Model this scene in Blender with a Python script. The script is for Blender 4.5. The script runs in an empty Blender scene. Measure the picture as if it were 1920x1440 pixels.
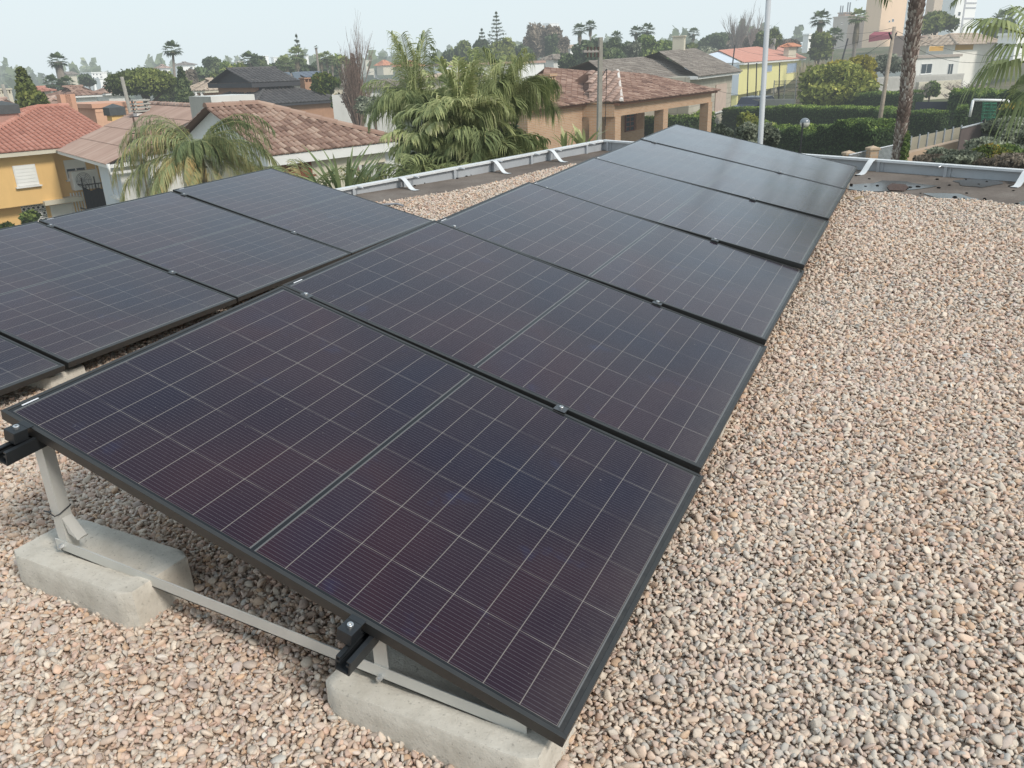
import bpy, bmesh, math, random
import numpy as np
from mathutils import Vector, Matrix, Euler
random.seed(7); rng = np.random.default_rng(11)
S = bpy.context.scene
COL = S.collection
R = math.radians

# ------------------------------------------------------------------ camera
CAM = np.array([2.15371, -1.20437, 0.83776]); FPX = 1518.44
EUL = Euler((R(68.3418), R(1.7958), R(25.7005)), 'XYZ')
RM = np.array(EUL.to_matrix())
cam_d = bpy.data.cameras.new("camera"); cam = bpy.data.objects.new("camera", cam_d); COL.objects.link(cam)
cam.location = CAM; cam.rotation_euler = EUL
cam_d.sensor_width = 36; cam_d.lens = FPX / 1920 * 36; cam_d.clip_start = .05; cam_d.clip_end = 6000
S.camera = cam

def ray(u, v):
    return RM @ np.array([(u - 960) / FPX, -(v - 720) / FPX, -1.0])
def W(u, v, d):
    """survey point: photo direction (u,v), horizontal distance d metres from the tripod"""
    r = ray(u, v); return CAM + r * (d / math.hypot(r[0], r[1]))
def project(P):
    q = RM.T @ (np.asarray(P, float) - CAM); return 960 + FPX * q[0] / -q[2], 720 - FPX * q[1] / -q[2]
def horizon(u): return 150 - .0344 * u
def hdir(u):
    """horizontal unit direction that vanishes at photo column u on the horizon"""
    r = ray(u, horizon(u)); r[2] = 0; return r / np.linalg.norm(r)
def perp(d, left=True): return np.array([-d[1], d[0], 0.]) if left else np.array([d[1], -d[0], 0.])
def along(Q, dr, u):
    """length t so that Q+t*dr stands in photo column u"""
    Q = np.asarray(Q, float)
    a = RM.T @ (Q - CAM); b = RM.T @ np.asarray(dr, float); k = (u - 960) / FPX
    return -(a[0] + k * a[2]) / (b[0] + k * b[2])
def zat(Q, v):
    """height z over the ground point Q for photo row v"""
    Q = np.asarray(Q, float); a = RM.T @ (Q - CAM); b = RM.T @ np.array([0, 0, 1.]); k = -(v - 720) / FPX
    return Q[2] - (a[1] + k * a[2]) / (b[1] + k * b[2])
def px(n, d): return n * d / FPX

# ------------------------------------------------------------------ materials
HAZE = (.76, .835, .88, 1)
def N(nt, t, loc=None, **kw):
    n = nt.nodes.new(t)
    for k, v in kw.items():
        if k.startswith('i_'): n.inputs[k[2:].replace('_', ' ')].default_value = v
        else: setattr(n, k, v)
    return n
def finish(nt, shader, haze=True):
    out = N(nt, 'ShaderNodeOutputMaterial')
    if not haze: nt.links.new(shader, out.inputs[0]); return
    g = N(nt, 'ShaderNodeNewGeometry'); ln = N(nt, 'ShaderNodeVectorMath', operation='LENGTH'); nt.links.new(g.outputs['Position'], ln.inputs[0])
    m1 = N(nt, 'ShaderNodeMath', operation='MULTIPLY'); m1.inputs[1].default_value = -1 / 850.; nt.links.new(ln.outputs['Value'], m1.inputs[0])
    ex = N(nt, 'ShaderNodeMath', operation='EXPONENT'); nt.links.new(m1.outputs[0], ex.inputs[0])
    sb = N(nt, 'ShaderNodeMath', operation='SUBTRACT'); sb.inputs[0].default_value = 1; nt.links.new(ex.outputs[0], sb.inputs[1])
    em = N(nt, 'ShaderNodeEmission'); em.inputs[0].default_value = HAZE; em.inputs[1].default_value = .95  # haze painted in as a glow that grows with distance from the origin
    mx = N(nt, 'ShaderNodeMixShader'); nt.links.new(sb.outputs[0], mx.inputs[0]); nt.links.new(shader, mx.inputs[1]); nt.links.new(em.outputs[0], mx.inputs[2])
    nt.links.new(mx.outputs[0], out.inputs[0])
def ramp(nt, fac, stops):
    r = N(nt, 'ShaderNodeValToRGB'); e = r.color_ramp.elements
    while len(e) < len(stops): e.new(.5)
    for el, (p_, c) in zip(e, stops): el.position = p_; el.color = (*c, 1)
    nt.links.new(fac, r.inputs[0]); return r.outputs[0]
def newmat(name):
    m = bpy.data.materials.new(name); m.use_nodes = True; m.node_tree.nodes.clear(); return m, m.node_tree
def mixc(nt, fac, a, b, mode='MIX'):
    m = N(nt, 'ShaderNodeMix', data_type='RGBA', blend_type=mode)
    for s, x in ((m.inputs[0], fac), (m.inputs[6], a), (m.inputs[7], b)):
        if isinstance(x, (int, float)): s.default_value = x
        elif isinstance(x, tuple): s.default_value = (*x, 1)[:4]
        else: nt.links.new(x, s)
    return m.outputs[2]
def noise(nt, scale, detail=4, rough=.6, vec=None, out='Fac'):
    n = N(nt, 'ShaderNodeTexNoise'); n.inputs['Scale'].default_value = scale; n.inputs['Detail'].default_value = detail; n.inputs['Roughness'].default_value = rough
    if vec is not None: nt.links.new(vec, n.inputs['Vector'])
    return n.outputs[out]
def bumpn(nt, h, strength=.3, dist=.01):
    b = N(nt, 'ShaderNodeBump'); b.inputs['Strength'].default_value = strength; b.inputs['Distance'].default_value = dist; nt.links.new(h, b.inputs['Height']); return b.outputs[0]
def principled(nt, col, rough=.8, metal=0, normal=None, spec=.5, **kw):
    p = N(nt, 'ShaderNodeBsdfPrincipled')
    for s, x in ((p.inputs['Base Color'], col), (p.inputs['Roughness'], rough), (p.inputs['Metallic'], metal), (p.inputs['Specular IOR Level'], spec)):
        if isinstance(x, (int, float)): s.default_value = x
        elif isinstance(x, tuple): s.default_value = (*x, 1)[:4]
        else: nt.links.new(x, s)
    if normal is not None: nt.links.new(normal, p.inputs['Normal'])
    return p
_mc = {}
def plain(name, col, rough=.8, var=.12, scale=3., metal=0, bump=0, haze=True, spec=.4, dirt=0):
    """painted / plastered / metal surface with uneven tone and faint staining"""
    if name in _mc: return _mc[name]
    m, nt = newmat(name)
    tc = N(nt, 'ShaderNodeNewGeometry').outputs['Position']
    n1 = noise(nt, scale, 5, .65, tc)
    dk = tuple(c * (1 - var) for c in col); lt = tuple(min(1, c * (1 + var)) for c in col)
    c = ramp(nt, n1, [(.25, dk), (.75, lt)])
    if dirt:
        mp = N(nt, 'ShaderNodeMapping'); mp.inputs['Scale'].default_value = (2.5, 2.5, .35); nt.links.new(tc, mp.inputs[0])
        n2 = noise(nt, 1.3, 6, .7, mp.outputs[0])
        r2 = ramp(nt, n2, [(.52, (0, 0, 0)), (.8, (1, 1, 1))])
        mm = N(nt, 'ShaderNodeMath', operation='MULTIPLY'); nt.links.new(r2, mm.inputs[0]); mm.inputs[1].default_value = dirt
        c = mixc(nt, mm.outputs[0], c, tuple(x * .45 for x in col))
    nm = bumpn(nt, noise(nt, scale * 12, 4, .6, tc), bump, .01) if bump else None
    p = principled(nt, c, rough, metal, nm, spec)
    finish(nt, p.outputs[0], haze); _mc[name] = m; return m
def tinted(name, stops, rough=.75, transl=0., haze=True, spec=.3, nscale=0):
    """colour taken from the mesh attribute 'tint' (leaves, roof tiles, bark scales)"""
    if name in _mc: return _mc[name]
    m, nt = newmat(name)
    a = N(nt, 'ShaderNodeAttribute', attribute_name='tint')
    f = a.outputs['Fac']
    if nscale:
        tc = N(nt, 'ShaderNodeNewGeometry').outputs['Position']
        ad = N(nt, 'ShaderNodeMath', operation='MULTIPLY_ADD'); nt.links.new(noise(nt, nscale, 4, .6, tc), ad.inputs[0]); ad.inputs[1].default_value = .5; nt.links.new(f, ad.inputs[2])
        sb = N(nt, 'ShaderNodeMath', operation='SUBTRACT'); nt.links.new(ad.outputs[0], sb.inputs[0]); sb.inputs[1].default_value = .25; f = sb.outputs[0]
    c = ramp(nt, f, stops)
    p = principled(nt, c, rough, 0, None, spec); sh = p.outputs[0]
    if transl:
        t = N(nt, 'ShaderNodeBsdfTranslucent'); nt.links.new(c, t.inputs[0])
        mx = N(nt, 'ShaderNodeMixShader'); mx.inputs[0].default_value = transl; nt.links.new(sh, mx.inputs[1]); nt.links.new(t.outputs[0], mx.inputs[2]); sh = mx.outputs[0]
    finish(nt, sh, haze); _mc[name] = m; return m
def bricky(name, c1, c2, mortar, bw=.25, bh=.06, ms=.012):
    if name in _mc: return _mc[name]
    m, nt = newmat(name)
    uv = N(nt, 'ShaderNodeUVMap').outputs[0]
    b = N(nt, 'ShaderNodeTexBrick'); b.inputs['Scale'].default_value = 1; b.inputs['Brick Width'].default_value = bw; b.inputs['Row Height'].default_value = bh
    b.inputs['Mortar Size'].default_value = ms; b.inputs['Color1'].default_value = (*c1, 1); b.inputs['Color2'].default_value = (*c2, 1); b.inputs['Mortar'].default_value = (*mortar, 1)
    nt.links.new(uv, b.inputs['Vector'])
    n = noise(nt, .8, 5, .6, uv); c = mixc(nt, ramp(nt, n, [(.3, (0, 0, 0)), (.8, (.5, .5, .5))]), b.outputs[0], tuple(x * .6 for x in c1))
    p = principled(nt, c, .9, 0, bumpn(nt, b.outputs['Fac'], -.4, .01), .2); finish(nt, p.outputs[0]); _mc[name] = m; return m

# ------------------------------------------------------------------ object helpers
def link(o, parent=None):
    COL.objects.link(o)
    if parent is not None:
        o.parent = parent; o.matrix_parent_inverse = Matrix.Identity(4)
        if o.type == 'MESH' and parent.type == 'EMPTY': pass
    return o
def tag(o, label=None, cat=None, group=None, kind=None):
    if label: o['label'] = label
    if cat: o['category'] = cat
    if group: o['group'] = group
    if kind: o['kind'] = kind
    return o
def thing(name, label, cat, loc=(0, 0, 0), group=None, rot=(0, 0, 0)):
    o = bpy.data.objects.new(name, None); COL.objects.link(o); o.location = loc; o.rotation_euler = rot; o.empty_display_size = .2
    return tag(o, label, cat, group)
class MB:
    """collects geometry in world coordinates"""
    def __init__(s): s.v = []; s.f = []; s.t = []; s.uv = {}; s.n = 0
    def add(s, vs, fs, tint=.5, uvs=None):
        k = s.n; vs = np.asarray(vs, float).reshape(-1, 3); s.v.append(vs); s.n += len(vs)
        if np.isscalar(tint): s.t.append(np.full(len(vs), tint))
        else: s.t.append(np.asarray(tint, float))
        if isinstance(fs, np.ndarray): fs = (fs).tolist()
        if uvs is not None:
            for i, fu in enumerate(uvs): s.uv[len(s.f) + i] = fu
        s.f += [[i + k for i in f] for f in fs]; return s
    def box(s, c, ax, ay, az, tint=.5):
        """box from corner c spanned by three vectors, with metric UVs"""
        c = np.asarray(c, float); ax, ay, az = (np.asarray(a, float) for a in (ax, ay, az))
        if np.dot(np.cross(ax, ay), az) < 0: ax, ay = ay, ax
        P = [c, c + ax, c + ax + ay, c + ay, c + az, c + ax + az, c + ax + ay + az, c + ay + az]
        F = [(0, 3, 2, 1), (4, 5, 6, 7), (0, 1, 5, 4), (1, 2, 6, 5), (2, 3, 7, 6), (3, 0, 4, 7)]
        lx, ly, lz = (np.linalg.norm(a) for a in (ax, ay, az)); o = P[0][0] * .37 + P[0][1] * .61
        U = [[(0, 0), (0, ly), (lx, ly), (lx, 0)], [(0, 0), (lx, 0), (lx, ly), (0, ly)],
             [(o, 0), (o + lx, 0), (o + lx, lz), (o, lz)], [(o + lx, 0), (o + lx + ly, 0), (o + lx + ly, lz), (o + lx, lz)],
             [(0, 0), (lx, 0), (lx, lz), (0, lz)], [(0, 0), (ly, 0), (ly, lz), (0, lz)]]
        return s.add(P, F, tint, U)
    def tube(s, pts, rad, n=8, tint=.5, cap=True):
        pts = [np.asarray(p, float) for p in pts]; m = len(pts); rad = [rad] * m if np.isscalar(rad) else rad
        V = []; ref = None
        for i, p in enumerate(pts):
            d = pts[min(i + 1, m - 1)] - pts[max(i - 1, 0)]; d = d / (np.linalg.norm(d) + 1e-9)
            if ref is None: ref = np.array([0, 0, 1.]) if abs(d[2]) < .9 else np.array([1., 0, 0])
            a = np.cross(d, ref); a /= np.linalg.norm(a) + 1e-9; b = np.cross(d, a); ref = -b if i == 0 and False else ref
            for k in range(n):
                t = 2 * math.pi * k / n; V.append(p + rad[i] * (math.cos(t) * a + math.sin(t) * b))
        F = [(i * n + k, i * n + (k + 1) % n, (i + 1) * n + (k + 1) % n, (i + 1) * n + k) for i in range(m - 1) for k in range(n)]
        if cap: F += [tuple(range(n))[::-1], tuple((m - 1) * n + k for k in range(n))]
        return s.add(V, F, tint)
    def poly(s, pts, tint=.5): return s.add(pts, [tuple(range(len(pts)))], tint)
    def quadstrip(s, A, B, tint=.5):
        n = len(A); V = np.concatenate([np.asarray(A), np.asarray(B)]); return s.add(V, [(i, i + 1, n + i + 1, n + i) for i in range(n - 1)], tint)
    def build(s, name, mat, parent=None, smooth=False, bevel=0, origin=None):
        V = np.concatenate(s.v) if s.v else np.zeros((0, 3)); T = np.concatenate(s.t) if s.t else np.zeros(0)
        if origin is not None: o0 = np.asarray(origin, float)
        elif parent is not None:
            o0 = np.zeros(3)
        else: o0 = np.array([V[:, 0].mean(), V[:, 1].mean(), V[:, 2].min()])
        me = bpy.data.meshes.new(name)
        ob = bpy.data.objects.new(name, me)
        if parent is not None:
            # parents are unrotated roots/parts: bring into the parent's space
            q = parent; off = np.zeros(3)
            while q is not None: off += np.array(q.location); q = q.parent
            ctr = V.mean(0) if len(V) else np.zeros(3)
            ob.location = Vector(ctr - off); V = V - ctr
        else: ob.location = Vector(o0); V = V - o0
        me.from_pydata(V.tolist(), [], s.f)
        at = me.attributes.new('tint', 'FLOAT', 'POINT'); at.data.foreach_set('value', T.astype(np.float32))
        if s.uv:
            ul = me.uv_layers.new(name='UVMap')
            for pi, pl in enumerate(me.polygons):
                fu = s.uv.get(pi)
                if fu:
                    for li, c in zip(pl.loop_indices, fu): ul.data[li].uv = c
        if smooth: me.polygons.foreach_set('use_smooth', [True] * len(me.polygons))
        me.materials.append(mat); me.update()
        if bevel:
            md = ob.modifiers.new('bevel', 'BEVEL'); md.width = bevel; md.segments = 2; md.limit_method = 'ANGLE'
        COL.objects.link(ob)
        if parent is not None: ob.parent = parent
        return ob
def solo(mb, name, mat, label, cat, group=None, kind=None, **kw):
    return tag(mb.build(name, mat, None, **kw), label, cat, group, kind)
def unit(v): v = np.asarray(v, float); return v / np.linalg.norm(v)
Z = np.array([0, 0, 1.])
# ================================================================== OUR FLAT ROOF
GP = [(-3.5, 0, -.60), (-3.5, 2.3, -.56), (-1.4, 0, -.59), (-1.4, 1.2, -.57), (-1.4, 2.3, -.545), (-1.4, 3.5, -.51), (-1.4, 4.6, -.46), (-3.3, 4.4, -.43), (-2.9, 5.3, -.345), (-1.5, 8.9, -.235), (-5, 2, -.5),
      (0, 0, -.545), (0.4, -.3, -.56), (.8, .1, -.60), (0, 2.3, -.48), (0, 4.6, -.39), (0, 7, -.30), (1.2, -.1, -.645), (1.67, 0., -.665), (1.67, 1.15, -.57), (1.67, 2.3, -.49), (1.67, 3.5, -.42), (1.67, 4.6, -.35),
      (1.67, 6, -.315), (1.67, 7.5, -.275), (4, 0, -.64), (4, 2.3, -.49), (4, 4.6, -.36), (4, 7, -.28), (0, -2, -.62), (2, -2, -.74), (4, -2, -.72), (-3, -2, -.66), (6, 3, -.45)]
_g = np.array(GP)
def gz(x, y):
    """height of the gravel surface"""
    x = np.asarray(x, float); y = np.asarray(y, float)
    d2 = (x[..., None] - _g[:, 0]) ** 2 + (y[..., None] - _g[:, 1]) ** 2 + .15
    w = d2 ** -1.6
    # local linear trend removed first so that interpolation follows the fall of the roof
    tr = lambda a, b: -.60 + .035 * b
    return tr(x, y) + (w * (_g[:, 2] - tr(_g[:, 0], _g[:, 1]))).sum(-1) / w.sum(-1)
def onroof(u, v, dz=0.):
    r = ray(u, v); t = (-.4 - CAM[2]) / r[2]
    for _ in range(12):
        P = CAM + r * t; t = (float(gz(P[0], P[1])) + dz - CAM[2]) / r[2]
    return CAM + r * t
LEDGE = -.012
# parapet lines on the deck (from the survey): left beam and right beam
PLA, PLB = np.array([-3.75, 3.55]), np.array([-1.49, 8.98])
PRB = np.array([-1.49, 8.98]) + 11.5 * np.array([.9393, -.3433])
def gmask_out(x, y):
    """>0 inside gravel area (metres from the gravel edge)"""
    dl = unit(np.append(PLB - PLA, 0))[:2]; nl = np.array([dl[1], -dl[0]])
    a = (x - PLA[0]) * nl[0] + (y - PLA[1]) * nl[1]
    dr = unit(np.append(PRB - PLB, 0))[:2]; nr = np.array([dr[1], -dr[0]])
    b = (x - PRB[0]) * nr[0] + (y - PRB[1]) * nr[1]
    return a, b
L_MARG = [np.array(onroof(u, v)[:2]) for u, v in ((719, 383), (862, 353), (1062, 313))]
R_MARG = [np.array(onroof(u, v)[:2]) for u, v in ((1588, 355), (1837, 378), (1915, 392))]
def gravel_inside(x, y):
    a, b = gmask_out(x, y)
    wob = .045 * np.sin(3.1 * x + 1.3 * y) + .03 * np.sin(9 * x - 5 * y)
    la = np.mean([gmask_out(*q)[0] for q in L_MARG]); rb = np.mean([gmask_out(*q)[1] for q in R_MARG])
    return (a > la + wob) & (b > rb + wob)

# ---- deck sheet
membrane, nt = newmat('bitumen_membrane')
tc = N(nt, 'ShaderNodeNewGeometry').outputs['Position']
c = ramp(nt, noise(nt, 1.6, 6, .7, tc), [(.3, (.10, .078, .062)), (.5, (.165, .132, .108)), (.7, (.23, .195, .165))])
c = mixc(nt, ramp(nt, noise(nt, 55, 3, .7, tc), [(.45, (0, 0, 0)), (.75, (.5, .5, .5))]), c, (.075, .06, .05))
p = principled(nt, c, .75, 0, bumpn(nt, noise(nt, 40, 5, .7, tc), .5, .01), .4); finish(nt, p.outputs[0], False)
bed, nt = newmat('gravel_bed')
tc = N(nt, 'ShaderNodeNewGeometry').outputs['Position']
c = ramp(nt, noise(nt, 60, 4, .7, tc), [(.3, (.32, .245, .19)), (.7, (.60, .475, .375))])
finish(nt, principled(nt, c, .95, 0, bumpn(nt, noise(nt, 70, 4, .6, tc), .8, .02), .1).outputs[0], False)
def corner_deck():
    """deck outline: inside both parapets"""
    xs = np.linspace(-7, 9.2, 122); ys = np.linspace(-5, 10, 112)
    return xs, ys
def sheet(name, mat, dz, cond, label=None):
    xs, ys = corner_deck(); X, Y = np.meshgrid(xs, ys, indexing='ij'); Zz = gz(X, Y) + dz
    ok = cond(X, Y); idx = -np.ones(X.shape, int); V = []; F = []
    for i in range(len(xs) - 1):
        for j in range(len(ys) - 1):
            if ok[i, j] and ok[i + 1, j] and ok[i, j + 1] and ok[i + 1, j + 1]:
                f = []
                for (p_, q_) in ((i, j), (i + 1, j), (i + 1, j + 1), (i, j + 1)):
                    if idx[p_, q_] < 0: idx[p_, q_] = len(V); V.append((X[p_, q_], Y[p_, q_], Zz[p_, q_]))
                    f.append(idx[p_, q_])
                F.append(f)
    mb = MB(); mb.add(V, F); o = mb.build(name, mat, smooth=True); o['kind'] = 'structure'; return o
def in_deck(x, y):
    a, b = gmask_out(x, y); return (a > -.22) & (b > -.28)
sheet('roof_deck', membrane, LEDGE, in_deck)
sheet('gravel_base', bed, -.004, gravel_inside)

# ---- pebbles: one uncountable layer, scattered stones of eight shapes
peb, nt = newmat('river_pebble')
at = N(nt, 'ShaderNodeAttribute', attribute_name='ptint', attribute_type='INSTANCER')
br = N(nt, 'ShaderNodeAttribute', attribute_name='pval', attribute_type='INSTANCER')
tcn = N(nt, 'ShaderNodeTexCoord'); oi = N(nt, 'ShaderNodeObjectInfo')
c = ramp(nt, at.outputs['Fac'], [(0, (.44, .43, .41)), (.11, (.60, .56, .50)), (.24, (.70, .60, .49)), (.37, (.74, .63, .52)), (.48, (.67, .53, .42)), (.58, (.62, .42, .325)), (.66, (.56, .47, .42)), (.75, (.72, .58, .48)), (.84, (.68, .455, .29)), (.91, (.64, .44, .36)), (.96, (.80, .75, .67)), (1, (.48, .475, .45))])
geo = N(nt, 'ShaderNodeNewGeometry').outputs['Position']
c = mixc(nt, ramp(nt, noise(nt, .9, 4, .6, geo), [(.35, (0, 0, 0)), (.7, (.22, .22, .22))]), c, (.72, .54, .38))
c = mixc(nt, ramp(nt, noise(nt, 160, 4, .7, geo), [(.40, (0, 0, 0)), (.85, (.45, .45, .45))]), c, (.36, .29, .24))
c2 = N(nt, 'ShaderNodeVectorMath', operation='SCALE'); nt.links.new(c, c2.inputs[0]); nt.links.new(br.outputs['Fac'], c2.inputs['Scale'])
p = principled(nt, c2.outputs[0], .78, 0, bumpn(nt, noise(nt, 220, 3, .6, geo), .35, .002), .35); finish(nt, p.outputs[0], False)
pcol = bpy.data.collections.new('pebble_shapes')
for k in range(10):
    bm = bmesh.new(); bmesh.ops.create_icosphere(bm, subdivisions=2 if k < 7 else 3, radius=.5)
    ang = k >= 4
    sx, sy, sz = random.uniform(1.05, 1.4), random.uniform(.62, .95), random.uniform(.36, .58)
    planes = [unit(np.array([random.gauss(0, 1) for _ in range(3)])) for _ in range(9 if ang else 4)]
    cut = [random.uniform(.26, .40) if ang else random.uniform(.38, .46) for _ in planes]
    for vtx in bm.verts:
        q = np.array(vtx.co)
        for pl, ct in zip(planes, cut):
            dd = q @ pl
            if dd > ct: q = q - pl * (dd - ct) * .9
        q *= 1 + .05 * math.sin(q[0] * 7 + k) + .04 * math.sin(q[1] * 9 + 2 * k)
        vtx.co = (q[0] * sx, q[1] * sy, q[2] * sz)
    me = bpy.data.meshes.new('pebble'); bm.to_mesh(me); bm.free(); me.polygons.foreach_set('use_smooth', [True] * len(me.polygons)); me.materials.append(peb)
    pcol.objects.link(bpy.data.objects.new('pebble', me))
def peb_points():
    out = []
    def layer(sp, x0, x1, y0, y1, smin, smax, up, cond):
        nx = int((x1 - x0) / sp); ny = int((y1 - y0) / sp)
        X, Y = np.meshgrid(np.arange(nx) * sp + x0, np.arange(ny) * sp + y0, indexing='ij'); X = X.ravel(); Y = Y.ravel()
        X = X + rng.uniform(-.5, .5, len(X)) * sp; Y = Y + rng.uniform(-.5, .5, len(Y)) * sp
        # keep only what can be seen from near the camera position (a few steps to any side)
        k = gravel_inside(X, Y) & cond(X, Y); X = X[k]; Y = Y[k]
        sc = smin + (smax - smin) * rng.random(len(X)) ** 1.7
        out.append(np.stack([X, Y, gz(X, Y) + up + sc * .10 + rng.uniform(-.003, .008, len(X)), sc], 1))
    near = lambda x, y: (np.hypot(x - CAM[0], y - CAM[1]) < 4.6)
    far = lambda x, y: ~near(x, y)
    vis = lambda x, y: (y > -1.6 + .0 * x) & (x > -4.6) & (x < 4.9) & ((x - CAM[0]) * RM[0, 2] * -1 + (y - CAM[1]) * RM[1, 2] * -1 > -.6)
    nv = lambda x, y: near(x, y) & vis(x, y)
    fv = lambda x, y: far(x, y) & vis(x, y)
    layer(.0118, -4.6, 4.9, -1.8, 9, .0115, .019, -.001, nv)
    layer(.0160, -4.6, 4.9, -1.8, 9, .0145, .0245, .003, nv)
    layer(.044, -4.6, 4.9, -1.8, 9, .020, .036, .006, nv)
    layer(.0180, -4.6, 4.9, -1.8, 9, .017, .026, 0, fv)
    layer(.030, -4.6, 4.9, -1.8, 9, .020, .033, .006, fv)
    return np.concatenate(out)
PP = peb_points(); npb = len(PP); print('pebbles', npb)
me = bpy.data.meshes.new('roof_gravel'); me.vertices.add(npb); me.vertices.foreach_set('co', PP[:, :3].astype(np.float32).ravel())
rot = np.stack([rng.normal(0, .55, npb), rng.normal(0, .55, npb), rng.uniform(0, 6.28, npb)], 1)
a = me.attributes.new('prot', 'FLOAT_VECTOR', 'POINT'); a.data.foreach_set('vector', rot.astype(np.float32).ravel())
a = me.attributes.new('pscl', 'FLOAT', 'POINT'); a.data.foreach_set('value', PP[:, 3].astype(np.float32))
clump = .5 + .5 * np.sin(1.7 * PP[:, 0] + 2.3 * np.sin(1.1 * PP[:, 1])) * np.sin(1.3 * PP[:, 1] + 1.1)
a = me.attributes.new('ptint', 'FLOAT', 'POINT'); a.data.foreach_set('value', np.clip(rng.random(npb) * .80 + .20 * clump, 0, 1).astype(np.float32))
a = me.attributes.new('pval', 'FLOAT', 'POINT'); a.data.foreach_set('value', (.88 + rng.normal(0, .095, npb)).clip(.5, 1.12).astype(np.float32))
a = me.attributes.new('pidx', 'INT', 'POINT'); a.data.foreach_set('value', rng.integers(0, 10, npb).astype(np.int32))
grav = bpy.data.objects.new('roof_gravel', me); COL.objects.link(grav); me.materials.append(peb)
tag(grav, 'layer of beige, pink and grey rounded pebbles covering the flat roof', 'gravel', kind='stuff')
ng = bpy.data.node_groups.new('scatter', 'GeometryNodeTree'); ng.interface.new_socket('Geometry', in_out='INPUT', socket_type='NodeSocketGeometry'); ng.interface.new_socket('Geometry', in_out='OUTPUT', socket_type='NodeSocketGeometry')
gi = ng.nodes.new('NodeGroupInput'); go = ng.nodes.new('NodeGroupOutput'); ip = ng.nodes.new('GeometryNodeInstanceOnPoints'); ci = ng.nodes.new('GeometryNodeCollectionInfo')
ci.inputs['Collection'].default_value = pcol; ci.inputs['Separate Children'].default_value = True; ci.inputs['Reset Children'].default_value = True
m2p = ng.nodes.new('GeometryNodeMeshToPoints')
def na(nm, ty):
    n = ng.nodes.new('GeometryNodeInputNamedAttribute'); n.data_type = ty; n.inputs['Name'].default_value = nm; return n.outputs['Attribute']
ng.links.new(gi.outputs[0], m2p.inputs[0]); ng.links.new(m2p.outputs[0], ip.inputs['Points']); ng.links.new(ci.outputs[0], ip.inputs['Instance']); ip.inputs['Pick Instance'].default_value = True
ng.links.new(na('pidx', 'INT'), ip.inputs['Instance Index']); ng.links.new(na('prot', 'FLOAT_VECTOR'), ip.inputs['Rotation']); ng.links.new(na('pscl', 'FLOAT'), ip.inputs['Scale'])
ng.links.new(ip.outputs[0], go.inputs[0])
grav.modifiers.new('scatter', 'NODES').node_group = ng

# ---- metal materials
alu = plain('mill_aluminium', (.60, .59, .55), .48, .08, 6, .35, .05, False, .5)
galv = plain('grey_sheet_metal', (.46, .48, .50), .55, .14, 2.2, .3, .03, False, .4, dirt=.25)
white_m = plain('white_flashing', (.66, .67, .67), .55, .10, 5, 0, .03, False, .4, dirt=.3)
black_al = plain('black_anodised', (.022, .025, .028), .42, .15, 30, .3, 0, False, .6)
steel = plain('stainless', (.62, .62, .62), .3, .08, 20, .9, 0, False, .5)
darkstk = plain('dark_sealant', (.05, .045, .04), .8, .2, 10, 0, .2, False)

# ---- parapet beams
def beam(name, A, B, label, ribs, straps, rods, hgt=.118, coping_mat=None):
    A = np.append(A, 0); B = np.append(B, 0); d = unit(B - A); inn = np.array([d[1], -d[0], 0])
    if inn @ (np.array([0, 2, 0]) - A) < 0: inn = -inn
    Ln = np.linalg.norm(B - A); n = 24
    zt = lambda P: float(gz(P[0], P[1])) + LEDGE
    def zz(s): P = A + d * s; return za + (zb - za) * s / Ln
    za, zb = zt(A), zt(B)
    t = thing(name, label, 'roof parapet', tuple(A + Z * za))
    w = MB(); w.box(A - inn * .006 + Z * (za - .05), d * Ln + Z * (zb - za), inn * .006, Z * (hgt + .05)); w.build('web', galv, t)
    c = MB(); c.box(A - inn * .05 + Z * (za + hgt), d * Ln + Z * (zb - za), inn * .082, Z * .010)
    c.box(A + inn * .030 + Z * (za + hgt - .012), d * Ln + Z * (zb - za), inn * .003, Z * .0118)
    c.build('coping', coping_mat or white_m, t, bevel=.002)
    for s in ribs:
        r = MB(); P = A + d * s + Z * (zz(s) - .03)
        r.box(P + inn * .001, d * .028, inn * .030, Z * (hgt + .028)); r.box(P + d * .028 + inn * .001, d * .03, inn * .008, Z * (hgt + .02)); r.build('rib', galv, t)
    for s in rods:
        r = MB(); P = A + d * s + Z * (zz(s) + hgt + .006); r.tube([P - inn * .03, P + inn * .13 - Z * .012], .007, 6); r.build('tie_rod', steel, t, True)
    for s, off in straps:
        P = A + d * s + Z * (zz(s) + hgt + .014); Q = P + inn * .32 + d * off; zg = zt(Q) + .008
        top = []; 
        for k in range(15):
            f = k / 14; prof = f; e = 0 if f < .18 else min(1, (f - .18) / .62); sm = e * e * (3 - 2 * e)
            X = P + (Q - P) * prof; X = np.array([X[0], X[1], (1 - sm) * P[2] + sm * zg]); top.append(X)
        wd = d * .028; r = MB()
        r.quadstrip([x - wd for x in top], [x + wd for x in top]); r.quadstrip([x + wd - Z * .004 for x in top], [x - wd - Z * .004 for x in top])
        r.quadstrip([x + wd for x in top], [x + wd - Z * .004 for x in top]); r.quadstrip([x - wd - Z * .004 for x in top], [x - wd for x in top])
        r.build('strap', white_m, t, True)
    return t
def s_on(A, B, u, v):
    P = onroof(u, v, .0); d = unit(np.append(B - A, 0)); return float((P[:2] - A) @ d[:2])
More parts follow.
